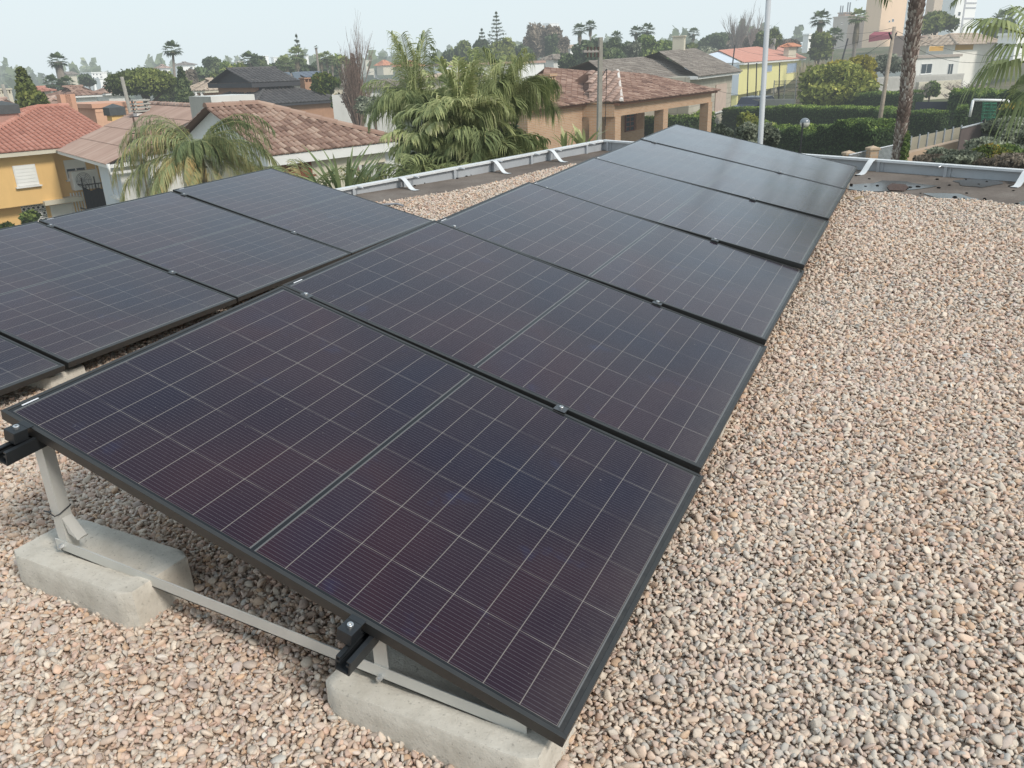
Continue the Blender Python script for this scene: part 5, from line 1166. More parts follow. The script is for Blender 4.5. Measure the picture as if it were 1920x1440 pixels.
for (u, v) in ((57, 141), (80, 137), (795, 88), (1200, 70)): fan_palm('tiny lone palm on the far horizon', u, v, 330, 8, 'dark', .6, group='tiny palms on the horizon')
tree('cypress', 'small dark pointed cypress over the orange roof', 'tree', 814, 101, 150, 9, 'dark', 24, n=400, shape='column')
# poles
def pole(name, label, ub, vb, ut, vt, d, r0, r1, mat, cat='pole', extra=None, n=8, zmin=None):
    A = W(ub, vb, d); B = W(ut, vt, d); k = (tz(A[0], A[1]) - A[2]) / (B[2] - A[2]); G0 = A + (B - A) * k; o = thing(name, label, cat, tuple(G0)); m = MB(); m.tube([G0 - Z * .1, B], [r0, r1], n); m.build('pole', mat, o, n > 4); return o, G0, B
polc = plain('old_concrete_pole', (.30, .28, .24), .9, .2, 5, 0, .4)
o, A, B = pole('utility_pole', 'grey concrete utility pole with insulator bracket in front of the brick house', 1123, 264, 1126, 70, 27, .105, .08, polc, n=4)
m_ = MB(); q = B - Z * .42; dd_ = hdir(400) ; m_.box(q, -hdir(2400) * .85, f0 * .07, Z * .07); m_.build('bracket', plain('bracket_steel', (.32, .29, .27), .7), o)
for k in range(4):
    m_ = MB(); p_ = q - hdir(2400) * (.12 + .18 * k); m_.tube([p_ + Z * .07, p_ + Z * .16], .035, 8); m_.tube([p_, p_ - Z * .14], .03, 8); m_.build('insulator', plain('brown_ceramic', (.09, .06, .05), .4), o)
m_ = MB(); m_.tube([B - Z * 1.1 + hdir(2400) * .12, B - Z * .9 + hdir(2400) * .35, B - Z * 2.6 + hdir(2400) * .3], .015, 5); m_.build('drop_cable', RAIL, o)
pole('utility_pole', 'thin pale pole in front of the stone pine', 243, 205, 228, 144, 50, .12, .09, polc)
pole('utility_pole', 'far pale pole left of the leaning cypress', 14, 185, 4, 158, 58, .12, .1, polc)
pole('utility_pole', 'short pole right of the araucaria trees', 645, 165, 643, 120, 70, .1, .08, polc)
# ---- near palms -----------------------------------------------------------
Hp = W(372, 288, 17.)
az = dir_az; TOR = lambda u, add=0: az(u) + add
sp = []
def fr_(uaz, el, ln, dp, tn, back=False): sp.append((az(uaz) + (math.pi if back else 0), el, ln, dp, tn))
right = math.atan2(RM[1, 0], RM[0, 0]); tow = math.atan2(-(hdir(372)[1]), -(hdir(372)[0]))
for a, el, ln, dp, tn in [(right + 3.1, .95, 1.9, 2.2, .66), (right + 2.8, 1.05, 2.0, 2.0, .6), (right + 3.5, .8, 1.8, 2.3, .7), (right - .1, 1.0, 1.9, 2.3, .6), (right + .3, 1.1, 1.9, 2.2, .55), (right - .5, .85, 1.8, 2.4, .66),
                          (tow, .9, 1.2, 2.7, .5), (tow + .5, .8, 1.2, 2.6, .42), (tow + .15, 1.0, 1.1, 2.8, .6),
                          (right + 3.3, .1, 2.0, 1.5, .72), (right + 3.0, -.1, 1.7, 1.3, .7), (right + .1, .1, 1.6, 1.5, .8), (right - .35, .0, 1.8, 1.4, .7), (tow - .8, .1, 1.5, 1.5, .75), (tow + .8, .0, 1.5, 1.5, .8), (tow + .3, -.2, 1.3, 1.2, .9), (right + 1.4, .6, 1.4, 1.9, .4),
                          (right + 2.6, .5, 1.9, 1.9, .7), (right + .55, .5, 1.8, 1.9, .66), (right + 3.1, .45, 2.1, 1.8, .75), (right, .45, 1.9, 1.9, .7)]: sp.append((a + random.uniform(-.08, .08), el, ln * .95, dp, tn)); sp.append((a + random.uniform(-.3, .3), el + random.uniform(-.12, .12), ln * random.uniform(.7, .92), dp + random.uniform(-.2, .3), tn + random.uniform(-.12, .08)))
for k in range(8): sp.append((tow + random.uniform(-.8, .8), random.uniform(.45, 1.0), random.uniform(.8, 1.2), random.uniform(2.2, 2.8), random.uniform(.22, .5)))
for k in range(7): sp.append((tow + random.uniform(-1.6, 1.6), random.uniform(-.2, .3), random.uniform(.9, 1.4), random.uniform(1.2, 1.7), random.uniform(.7, .95)))
feather_palm('feathery palm with arching, partly yellowed fronds behind the left-hand panels', Hp, 0, 1.9, sp, kind='palmdry', lw=.017, ll=.56, nl=66, hang=.92, trunk_r=.11)
# big clump: several stems in one pot of green
def clump_palm(u, v, d, spec, label, kind='palm', lw=.022, ll=.5, nl=46, hang=.7, ln=2.0, tr=.07):
    return feather_palm(label, W(u, v, d), 0, ln, spec, kind=kind, lw=lw, ll=ll, nl=nl, hang=hang, trunk_r=tr)
def spec_r(n, el0, el1, l0, l1, d0, d1, t0, t1, seed, a0=0, span=6.283):
    rr = random.Random(seed); return [(a0 + span * (i + rr.uniform(-.3, .3)) / n, rr.uniform(el0, el1), rr.uniform(l0, l1), rr.uniform(d0, d1), rr.uniform(t0, t1)) for i in range(n)]
clump_palm(940, 222, 12., spec_r(24, .9, 1.45, .75, 1.08, 1.7, 2.5, .45, .72, 1) + spec_r(7, 1.3, 1.52, .95, 1.15, .7, 1.3, .55, .75, 2), 'right feather palm of the clump, its long leaflets hanging beside the brick wall', ll=.66, lw=.015, nl=84, hang=.85, ln=1.1)
clump_palm(782, 232, 12.4, spec_r(24, .9, 1.45, .75, 1.05, 1.7, 2.5, .40, .66, 3) + spec_r(5, 1.35, 1.54, 1.05, 1.3, .1, .5, .6, .8, 4), 'left feather palm of the clump, with thin spikes rising over the skyline', ll=.58, lw=.014, nl=76, hang=.78, ln=1.1)
clump_palm(862, 258, 11.4, spec_r(18, .8, 1.45, .75, 1.05, 1.3, 2.2, .55, .85, 5) + spec_r(6, 1.3, 1.52, .85, 1.05, .2, .7, .7, .95, 6), 'middle broad-leaved palm of the clump with bright yellow-green new fronds', ll=.46, lw=.030, nl=44, hang=.55, ln=1.0)
clump_palm(818, 290, 11.6, spec_r(16, .7, 1.4, .7, 1.0, 1.4, 2.2, .45, .75, 15), 'second broad-leaved palm of the clump, left of the bright one', ll=.48, lw=.030, nl=44, hang=.65, ln=1.0)
clump_palm(915, 300, 11.4, spec_r(18, .7, 1.4, .7, 1.0, 1.4, 2.3, .40, .72, 16), 'second broad-leaved palm of the clump, right of the bright one', ll=.52, lw=.026, nl=48, hang=.75, ln=1.0)
clump_palm(790, 345, 11.0, spec_r(16, .5, 1.3, .55, .85, 1.2, 2.0, .35, .65, 7), 'low dark green palm at the left foot of the clump, just beyond the parapet', ll=.42, lw=.026, nl=40, hang=.6, ln=.9)
clump_palm(890, 335, 11.0, spec_r(16, .5, 1.3, .55, .85, 1.3, 2.2, .35, .68, 9), 'low palm at the middle foot of the clump, just beyond the parapet', ll=.44, lw=.026, nl=40, hang=.65, ln=.9)
clump_palm(970, 330, 11.6, spec_r(12, .7, 1.3, .4, .7, 1.2, 2.0, .6, .9, 10), 'small yellowing palm tuft at the corner of the brick wall', ll=.3, lw=.02, nl=34, hang=.8, ln=.8)
dk = MB(); n = 5200; P, dr, k = blob_points([tuple(W(820, 310, 12.8)) + (.6, .6, .8), tuple(W(915, 300, 12.8)) + (.6, .6, .9), tuple(W(870, 260, 13.2)) + (.6, .6, .6)], n, .9); leaves(dk, P, .085, None, rng.uniform(0, .45, n), .3)
solo(dk, 'undergrowth', leafmat('dark'), 'dark leafy growth filling the inside of the palm clump', 'foliage', kind='stuff')
# stiff strappy plant left of the clump
def strap_plant(label, u, v, d, n, L0, L1, kind='palm', sprd=.9, w=.035, group=None, seed=0, t0=.5, t1=.9, el0=.75):
    rr = random.Random(seed); b = W(u, v, d); o = thing('strap_leaf_plant', label, 'plant', tuple(b), group); mb = MB()
    for i in range(n):
        a = rr.uniform(0, 6.283); el = rr.uniform(el0, 1.5); L = rr.uniform(L0, L1); h = np.array([math.cos(a), math.sin(a), 0]); p = b + h * rr.uniform(0, .25) * sprd; m = 8; A = []; B = []; sd = np.array([-h[1], h[0], 0]) ; sd = unit(sd + h * rr.uniform(-.6, .6)); e = el
        for k in range(m + 1):
            wk = w * (math.sin(math.pi * min(1, (k / m) * .8 + .2)) ** .8) * (1 if k < m else .05); A.append(p - sd * wk / 2); B.append(p + sd * wk / 2); p = p + (h * math.cos(e) + Z * math.sin(e)) * L / m; e -= rr.uniform(.03, .16)
        t = rr.uniform(t0, t1); mb.quadstrip(A, B, np.clip(np.tile(np.linspace(t - .25, t + .1, m + 1), 2), 0, 1))
    mb.build('leaves', leafmat(kind), o); return o
strap_plant('tall stiff yellow-green blades standing below the white porch column', 645, 372, 10.2, 46, .5, .85, 'palmdry', sprd=1.6, w=.042, seed=3, t0=.35, t1=.75)
feather_palm('low arching palm with narrow leaflets right behind the left-hand panels', W(575, 372, 10.4), 0, 1.0, spec_r(12, .3, 1.2, .6, 1.0, 1.2, 2.0, .45, .8, 21), kind='palmdry', lw=.02, ll=.34, nl=34, hang=.6, trunk_r=.05)
feather_palm('low arching palm between the stiff blades and the parapet', W(692, 350, 10.6), 0, 1.0, spec_r(9, .4, 1.2, .35, .5, 1.0, 1.8, .45, .8, 22), kind='palmdry', lw=.02, ll=.30, nl=32, hang=.5, trunk_r=.05)
strap_plant('upright bright blades at the foot of the brick wall, left tuft', 1060, 276, 12, 10, .22, .42, 'palm', sprd=.4, w=.05, seed=5, t0=.75, t1=1, el0=1.0)
strap_plant('upright bright blades at the foot of the brick wall, right tuft', 1096, 270, 12.4, 14, .2, .38, 'palm', sprd=.7, w=.045, seed=6, t0=.75, t1=1, el0=.9)
tree('garden_shrub', 'spiky green shrub against the screen block wall of the ochre house', 'shrub', 52, 398, 33, 34, 'green', 30, n=700, leaf=.10)
tree('garden_shrub', 'yellow-green shrub top at the extreme left below the ochre wall', 'shrub', 4, 418, 32, 34, 'citrus', 20, n=500, leaf=.10)
# ================================================================== NEIGHBOURHOOD, RIGHT
# ---- brick house with the columned porch
e1 = hdir(2100); f1 = perp(e1); ze = W(1165, 192.4, 33)[2]
E0, E1, E2, E3 = (onz(u, v, ze) for u, v in ((1003, 206.5), (1105, 193.3), (1165, 192.4), (1351, 169.4)))
zgK = float(tz(E2[0], E2[1]))
oK = thing('brick_house', 'orange brick house with columned porch and brown tile roof, right of the palm clump', 'house', tuple((E0 + E3) / 2 * [1, 1, 0] + Z * zgK))
rf = MB(); t1 = face_px(rf, E0, E1, 13, [(1103, 134), (1022, 127)], w=.16, r=.30, h=.045, tv=.45); t3 = face_px(rf, E2, E3, 13, [(1208, 139), (1158, 135)], w=.16, r=.30, h=.045, tv=.45); rf.build('roof', roofmat('brown2'), oK)
rf = MB(); t2 = face_px(rf, E1 + Z * .03, E2 + Z * .03, 13.5, [(1157, 134), (1103, 133)], w=.34, r=.38, h=.05, tv=.3); rf.build('roof_bay', roofmat('rose'), oK)
rf = MB(); ridge_caps(rf, E2 + Z * .05, t3[1] + Z * .05, .085, .30, .95); rf.build('hip_cap', tinted('white_caps', [(0, (.4, .3, .25)), (1, (.75, .7, .65))], .8), oK)
# back slopes
rf = MB(); bs = f1 * 5.5 - Z * 3.2; rf.add([t1[1], t1[0], t1[0] + bs, t1[1] + bs], [(0, 1, 2, 3)]); rf.add([t3[1], t3[0], t3[0] + bs, t3[1] + bs], [(0, 1, 2, 3)]); rf.add([E3, E3 + f1 * 9, t3[0]], [(0, 1, 2)]); rf.add([t2[0], t2[1], t2[1] + bs, t2[0] + bs], [(0, 1, 2, 3)]); rf.build('rear_roof', roofmat('brown2'), oK)
wi = .32; wl = MB(); w0_ = E0 + f1 * wi; w1_ = E1 + f1 * wi
wl.box(w0_ * [1, 1, 0] + Z * (zgK - .3), w1_ - w0_, f1 * 1.6, Z * (ze - zgK + .3)); wl.build('wall', BRK, oK)
# left return wall of the house in shade
lw = MB(); lw.box(E2 * [1, 1, 0] + f1 * 3.2 - e1 * 2.6 + Z * (zgK - .3), e1 * (2.6 + along(np.array([*(E2 + f1 * 3.2)[:2], ze - .8]), e1, 1209)), f1 * 4.5, Z * (ze - zgK + .25)); lw.build('porch_back_wall', BRK, oK)
# lintels and columns
lt = MB(); lt.box(E2 + f1 * .3 - Z * .52, (E3 - E2) - e1 * .35, f1 * .45, Z * .47); d12 = unit(E2 - E1); lt.box(E1 + f1 * .32 - Z * .52, (E2 - E1) , perp(d12) * .35, Z * .47); lt.build('lintel', BRK, oK)
def col(u, w_=.42):
    q = E2 + f1 * .3; q = np.array([q[0], q[1], ze - 1.2]); a = along(q, e1, u); m = MB(); m.box((q + e1 * a) * [1, 1, 0] + Z * (zgK - .3), e1 * w_, f1 * .42, Z * (ze - zgK - .2)); m.build('column', BRK, oK)
for uu in (1153, 1243, 1327): col(uu, .48)
m = MB(); m.box((E2 + f1 * .35 - d12 * .95) * [1, 1, 0] + Z * (zgK - .3), d12 * .42, perp(d12) * .35, Z * (ze - zgK - .2)); m.build('column', BRK, oK)
# small cornice under the tiles
cn = MB(); cn.box(E0 + f1 * .12 - Z * .10, E1 - E0, f1 * .22, Z * .10); cn.box(E2 + f1 * .10 - Z * .10, E3 - E2 - e1 * .1, f1 * .22, Z * .10); cn.build('eaves', plain('dark_brick_trim', (.26, .13, .08), .9, .2, 8), oK)
qw = E2 + f1 * 3.17; a = along(np.array([*qw[:2], ze - 1.2]), e1, 1172); zb = zat(qw + e1 * a, 247); zt = zat(qw + e1 * a, 212)
m = MB()
for c, axx, az_ in ((0, .06, zt - zb), (.44, .05, zt - zb), (.88, .06, zt - zb)): m.box(qw + e1 * (a + c) * 1. + Z * (zb - qw[2]) - f1 * .04, e1 * axx, f1 * .05, Z * az_)
for k in range(5): m.box(qw + e1 * a + Z * (zb - qw[2] + (zt - zb) * k / 4 - .02) - f1 * .04, e1 * .94, f1 * .05, Z * .04)
fo = m.build('window', BRNW, oK); m = MB(); m.box(qw + e1 * a + Z * (zb - qw[2]) - f1 * .012, e1 * .94, f1 * .008, Z * (zt - zb)); m.build('pane', GLASSD, fo)
m = MB(); sq = qw + e1 * (a + 1.05) + Z * (zb - qw[2]) - f1 * .05; sw = .8; sh = zt - zb; m.box(sq, e1 * sw, f1 * .03, Z * sh)
for zz_ in (.05, sh - .17): m.box(sq + Z * zz_ - f1 * .02, e1 * sw, f1 * .02, Z * .12)
m.add([sq + Z * .2 - f1 * .022, sq + Z * .2 + e1 * .14 - f1 * .022, sq + e1 * sw + Z * (sh - .2) - f1 * .022, sq + e1 * (sw - .14) + Z * (sh - .2) - f1 * .022], [(0, 1, 2, 3)]); m.build('shutter', plain('pine_wood', (.40, .22, .12), .7, .2, 9), oK)
m = MB(); dq = E1 + f1 * .4 + d12 * .9; dq = np.array([dq[0], dq[1], zgK]) + f1 * 2.4; m.box(dq, d12 * 1.1, perp(d12) * .06, Z * 2.2); m.build('door', plain('dark_door', (.05, .03, .025), .6), oK)
# chimney on the left end
cq = onz(1034, 160, ze + .3); cq = W(1031, 200, 31.5); m = MB(); m.box(np.array([cq[0], cq[1], ze - .4]), e1 * .42, f1 * .4, Z * (zat(cq, 157) - ze + .4)); c_ = m.build('chimney', BRK, oK)
m = MB(); zt2 = zat(cq, 157)
for dx in (0, .16, .33): m.box(np.array([cq[0], cq[1], zt2]) + e1 * dx, e1 * .09, f1 * .4, Z * .25)
m.box(np.array([cq[0], cq[1], zt2 + .25]) - e1 * .05 - f1 * .05, e1 * .52, f1 * .5, Z * .09); m.build('chimney_cap', BRK, c_)
# porch furniture
tq = W(1198, 262, 31); tbz = float(tz(tq[0], tq[1])); tq[2] = tbz; ob = thing('garden_chair', 'pale wicker garden chair standing in the brick porch', 'chair', tuple(tq)); wk_ = plain('pale_wicker', (.50, .40, .28), .8, .2, 30)
m = MB(); m.box(tq + Z * .42, e1 * .55, f1 * .5, Z * .07); m.build('seat', wk_, ob); m = MB(); m.box(tq + Z * .49 + f1 * .46, e1 * .55, f1 * .05 + Z * .0, Z * .5 + f1 * .1); m.build('backrest', wk_, ob)
for i, j in ((0, 0), (.5, 0), (0, .45), (.5, .45)): m = MB(); m.box(tq + e1 * i + f1 * j, e1 * .05, f1 * .05, Z * .42); m.build('leg', wk_, ob)
# ---- grey-roof house behind
ze2 = W(1391, 134, 56)[2]; H0_, H1_ = onz(1312, 143.5, ze2), onz(1392, 134, ze2); H2_, H3_ = onz(1165, 161.5, ze2 - .15), onz(1311, 143.8, ze2 - .15); zgH = float(tz(H1_[0], H1_[1]))
oH = thing('grey_roof_house', 'two-storey cream house with broad weathered grey tile roof and tall chimney, behind the brick house', 'house', (H0_[0], H0_[1], zgH))
rf = MB(); ta = face_px(rf, H2_, H3_, 15, [(1236, 105), (1104, 114.5)], w=.22, r=.36, h=.04, tv=.45); tb2 = face_px(rf, H0_, H1_, 15, [(1303, 91), (1236, 97)], w=.22, r=.36, h=.04, tv=.45); rf.build('roof', roofmat('grey'), oH)
eh = unit(H1_ - H0_); fh_ = perp(eh); m = MB(); bs = fh_ * 6 - Z * 1.6
for t_, in ((ta,), (tb2,)): m.add([t_[1], t_[0], t_[0] + bs, t_[1] + bs], [(0, 1, 2, 3)])
m.build('rear_roof', roofmat('grey'), oH)
STN = bricky('cream_stone', (.44, .40, .32), (.54, .50, .41), (.38, .34, .28), .7, .3, .03)
m = MB(); m.box(H0_ * [1, 1, 0] + fh_ * .5 + Z * (ze2 - 2.7), eh * (np.linalg.norm(H1_ - H0_) - .5), fh_ * 9, Z * 2.68); m.build('upper_wall', STN, oH)
m = MB(); m.box(H2_ * [1, 1, 0] + fh_ * .8 + Z * (zgH - .3), eh * (np.linalg.norm(H3_ - H2_)), fh_ * 9, Z * (ze2 - zgH - .0)); m.build('wall', STN, oH)
m = MB(); m.box(H2_ + fh_ * .1 - Z * .14, H3_ - H2_, fh_ * .6, Z * .13); m.box(H0_ + fh_ * .1 - Z * .14, H1_ - H0_, fh_ * .6, Z * .13); m.build('eaves', FRW, oH)
qh = H0_ + fh_ * .48; a = along(qh - Z * 1.2, eh, 1341); b_ = along(qh - Z * 1.2, eh, 1361); m = MB(); m.box(qh + eh * a - Z * 2.1, eh * (b_ - a), -fh_ * .04, Z * 1.5); wo = m.build('window', plain('pinkish_shutter', (.52, .40, .33), .7), oH)
m = MB(); m.box(qh + eh * (a - .06) - Z * 2.18, eh * (b_ - a + .12), -fh_ * .10, Z * .07); m.build('sill', FRW, wo)
m = MB(); cqh = H1_ + fh_ * .8 - eh * 2.3; m.box(np.array([cqh[0], cqh[1], zgH]), eh * .2, fh_ * .2, Z * (ze2 - 2.7 - zgH)); m.build('porch_column', FRW, oH)
cc = tb2[1] + (H1_ - tb2[1]) * .38; cc = W(1281, 112, 61.5); zc0 = cc[2] - 1.; zc1 = zat(cc, 73); m = MB(); m.box(np.array([cc[0], cc[1], zc0]), eh * .42, fh_ * .8, Z * (zc1 - zc0)); ch = m.build('chimney', CRM, oH)
m = MB(); m.box(np.array([cc[0], cc[1], zc1]) - eh * .06 - fh_ * .06 + Z * .16, eh * .54, fh_ * .92, Z * .07)
for dx in (0, .34): m.box(np.array([cc[0], cc[1], zc1]) + eh * dx, eh * .08, fh_ * .8, Z * .16)
m.build('chimney_cap', CRM, ch)
# ---- yellow house with coral roof
YL2 = plain('lemon_render', (.72, .66, .30), .85, .05, .6, dirt=.1)
zy = W(1395, 117, 86)[2]; Y0, Y1 = onz(1396, 117.2, zy), onz(1512, 109.2, zy); ey = unit(Y1 - Y0); fy = perp(ey); zgy = float(tz(Y0[0], Y0[1])); Ly = np.linalg.norm(Y1 - Y0)
oY = thing('lemon_house', 'lemon yellow two-storey house with coral red roof behind the white lamp pole', 'house', (Y0[0], Y0[1], zgy))
rf = MB(); ty = face_px(rf, Y0, Y1, 15.5, [(1457, 84), (1348, 94.5)], w=.34, r=.5, h=.05, tv=.12); rf.build('roof', roofmat('salmon'), oY)
Dy = float((ty[1] - Y0) @ fy); m = MB(); bs = fy * Dy - Z * (ty[1][2] - zy); m.add([ty[1], ty[0], ty[0] + bs, ty[1] + bs], [(0, 1, 2, 3)]); m.build('rear_roof', roofmat('salmon'), oY)
m = MB(); m.box(Y0 * [1, 1, 0] + fy * .5 + ey * .3 + Z * (zy - 2.9), ey * (Ly - 1.), fy * (2 * Dy - 1), Z * 2.85); m.build('upper_wall', YL2, oY)
m = MB(); m.add([Y0 + ey * .28 + fy * .4, Y0 + ey * .28 + fy * (2 * Dy - .4), ty[1] * [1, 1, 1] + ey * .3 - Z * .1], [(0, 1, 2)]); m.box(Y0 + ey * .25 + fy * .5 - Z * 2.9, fy * (2 * Dy - 1), ey * .04, Z * 2.85); m.build('gable', plain('white_blue_gable', (.62, .67, .72), .8, .05, 1), oY)
m = MB(); m.box(Y0 * [1, 1, 0] + fy * 2.2 + ey * .3 + Z * (zgy - .3), ey * (Ly - 1.), fy * (2 * Dy - 3), Z * (zy - 2.9 - zgy + .25)); m.build('ground_floor_wall', YL2, oY)
m = MB(); m.box(Y0 - Z * .2 + fy * .05, Y1 - Y0, fy * .5, Z * .18); m.build('eaves', FRW, oY)
for k in range(4): m = MB(); q = Y0 * [1, 1, 0] + fy * .6 + ey * (.4 + k * Ly * .27) + Z * (zgy - .2); m.box(q, ey * .55, fy * .5, Z * (zy - 2.9 - zgy + .2)); m.build('column', CRM if k > 1 else YL2, oY)
BLG = plain('blue_shutter', (.30, .38, .50), .5, .1, 2)
for u0, u1, v0, v1 in ((1435, 1446, 121.5, 134.5), (1475, 1493, 118, 136.5)):
    q = Y0 + fy * .48; um = (u0 + u1) / 2; a = along(q - Z * 1, ey, u0); b_ = along(q - Z * 1, ey, u1); zt = zat(q + ey * (a + b_) / 2, v0); zb = zat(q + ey * (a + b_) / 2, v1)
    m = MB(); m.box(q + ey * a + Z * (zb - q[2]), ey * (b_ - a), -fy * .05, Z * (zt - zb)); wo = m.build('window', FRW, oY); m = MB()
    for k in range(2): m.box(q + ey * (a + .07 + k * (b_ - a - .05) / 2) + Z * (zb - q[2] + .07) - fy * .055, ey * ((b_ - a) / 2 - .1), -fy * .02, Z * (zt - zb - .14))
    m.build('pane', BLG, wo)
m = MB(); qc = ty[1] + (ty[0] - ty[1]) * .62 - fy * Dy * .45 - Z * 1.2; m.box(qc, ey * .5, fy * .7, Z * 2.1); m.build('chimney', CONCF, oY)
m = MB(); qc = ty[0] - ey * .9 - Z * .3; m.box(qc, ey * 1.2, fy * .5, Z * .8); m.build('chimney', CRM, oY)
far_house('beige_house', 'beige house gable peeping over the coral roof', 1470, 1494, 88, 110, 110, 8, vp=2100, wall=CRM, roof='orange', vr=82)
# ---- apartment blocks on the hill
ORG = plain('apricot_render', (.80, .58, .40), .85, .05, .2, dirt=.15); ORG_SHADE = plain('shaded_apricot_render', (.56, .49, .42), .85, .08, .2, dirt=.3)  # grey-beige puts the shade of the apricot block's left-facing side into colour
far_house('apartment_block', 'apartment block in shade-toned grey-beige with rooftop aerials on the hill', 1563, 1634, 32, 95, 190, 16, vp=2600, wall=ORG_SHADE, flat=True, cat='building', wins=((1577, 1580, 42, 46), (1590, 1593, 42, 46)))
far_house('apartment_block', 'stepped pinkish penthouse on the grey-beige apartment block', 1572, 1604, 25, 34, 195, 10, vp=2600, wall=plain('pinkish', (.50, .36, .28), .85), flat=True, cat='building')
far_house('apartment_block', 'tall apricot apartment block behind the big palm trunk', 1630, 1706, -40, 90, 186, 16, vp=2600, wall=ORG, flat=True, cat='building', wins=((1666, 1669, 38, 42), (1672, 1676, 35, 41)))
far_house('apartment_block', 'tan stair tower between the grey and the apricot block', 1640, 1668, 3, 60, 189, 8, vp=2600, wall=plain('tan_tower', (.48, .36, .26), .85, .05, .2), flat=True, cat='building', wins=((1657, 1661, 13, 18), (1666, 1669, 12, 17)))
far_house('apartment_block', 'beige block behind the round pine right of the palm trunk', 1742, 1780, -30, 90, 200, 14, vp=2600, wall=plain('sand_render', (.52, .42, .32), .85), flat=True, cat='building')
hW = far_house('hotel_tower', 'bright white hotel tower with grey bands at the top right', 1777, 1842, -60, 110, 180, 18, vp=4000, wall=SKW, flat=True, cat='building', wins=((1796, 1801, 22, 30), (1805, 1808, 24, 30), (1793, 1798, 42, 50), (1803, 1806, 44, 50)))
m = MB()
for v in (16, 36, 7): z_ = zat(hW.P(hW.L * .6, 0), v); m.box(hW.P(hW.L * .42, -.08, z_), hW.e * hW.L * .56, hW.f * .06, Z * .25)
m.box(hW.P(hW.L * .40, -.1, hW.zg), hW.e * .35, hW.f * .08, Z * 40); m.build('band', plain('band_grey', (.45, .45, .47), .8), hW.o)
far_house('apartment_block', 'white sliver of a block between apricot block and palm trunk', 1703, 1716, -20, 90, 230, 10, vp=2600, wall=SKW, flat=True, cat='building')
far_house('white_villa', 'small white villa on the skyline left of the pine and palms', 1506, 1532, 66, 95, 150, 8, vp=2600, wall=SKW, flat=True)
aer = thing('rooftop_aerials', 'cluster of mobile phone aerials on the grey-beige block', 'antenna', tuple(W(1580, 30, 190)))
for uu in (1575, 1579, 1588, 1592): m = MB(); q = W(uu, 27, 190); m.tube([q, q + Z * (2.2 if uu > 1580 else 1.6)], .12, 5); m.build('aerial', plain('aerial_grey', (.35, .36, .38), .6), aer)
aw = MB(); q0, q1 = W(1630, 66, 150), W(1672, 66, 150); aw.add([q0, q1, q1 - Z * .5, q0 - Z * 1.0], [(0, 1, 2, 3)]); aw.add([q0, q1, q1 + unit([.3, 1, 0]) * 2 + Z * .5, q0 + unit([.3, 1, 0]) * 2 + Z * .5], [(0, 1, 2, 3)]); solo(aw, 'awning', plain('crimson_cloth', (.26, .03, .05), .8), 'long crimson awning below the apricot block', 'awning')
far_house('terrace_block', 'dull rose terrace building below the crimson awning', 1672, 1735, 70, 105, 130, 10, vp=2600, wall=plain('dull_rose', (.36, .26, .21), .85, .1, .3, dirt=.3), flat=True, cat='building')
# ---- white house on the slope at right
ew = hdir(3300); fw = perp(ew)
hR = far_house('white_slope_house', 'white house with ochre blinds and brown roof, right of the big palm trunk', 1738, 1866, 84, 170, 92, 9, vp=3300, wall=plain('white_sun', (.80, .77, .70), .85, .04, .5, dirt=.15), roof='beige', vr=64, w=.5, over=.7, h=.04)
OCH = plain('ochre_blind', (.50, .30, .08), .8, .1, 2)
for (a, b, c, d_) in ((1741, 1768, 86, 96), (1790, 1824, 83, 94)): win_px(hR, a, b, c, d_, shutter=OCH, mull=0, sill=False)
far_house('white_slope_annex', 'lower white annexe with blue door and curved left corner, before the white slope house', 1708, 1800, 110, 160, 82, 3, vp=3300, wall=WHT, side=False, flat=True, fascia=plain('tile_edge', (.36, .31, .27), .9), wins=((1726, 1747, 119, 139), (1776, 1786, 119, 146)))
far_house('brown_roof_annex', 'brown-roofed wing left of the ochre blinds', 1726, 1780, 80, 100, 100, 8, vp=3300, wall=CRM, roof='beige', vr=68, w=.5)
far_house('garden_outbuilding', 'cream outbuilding at the far right behind the palm leaves', 1872, 1960, 66, 110, 95, 8, vp=3300, wall=SKW, flat=True)
# garden walls and balustrades
def wall_px(name, label, pts, h, th, mat, cat='wall', **kw):
    mb = MB(); P = [W(u, v, d) for u, v, d in pts]
    for A, B in zip(P, P[1:]):
        dr = unit((B - A) * [1, 1, 0]); mb.box(A * [1, 1, 0] + Z * min(A[2], B[2]) - Z * .4, (B - A) * [1, 1, 0], perp(dr) * th, Z * (h + .4 + abs(A[2] - B[2]) * .5))
    return solo(mb, name, mat, label, cat, **kw)
wall_px('garden_wall', 'low cream wall with path below the white slope house', [(1720, 178, 72), (1800, 172, 76)], .9, .3, CRM)
bal = MB(); A, B = W(1643, 168, 74), W(1805, 160, 80); dr = unit((B - A) * [1, 1, 0]); LB_ = np.linalg.norm((B - A)[:2])
for k in range(70): bal.box(A + dr * (LB_ * k / 70) + Z * ((B[2] - A[2]) * k / 70), dr * .1, perp(dr) * .1, Z * .8)
bal.box(A + Z * .8, B - A, perp(dr) * .16, Z * .12); bal.box(A - Z * .5, B - A, perp(dr) * .2, Z * .5); solo(bal, 'balustrade', plain('grey_balustrade', (.50, .48, .44), .9, .1, 1, dirt=.3), 'white balustrade wall in front of the white annexe', 'balustrade')
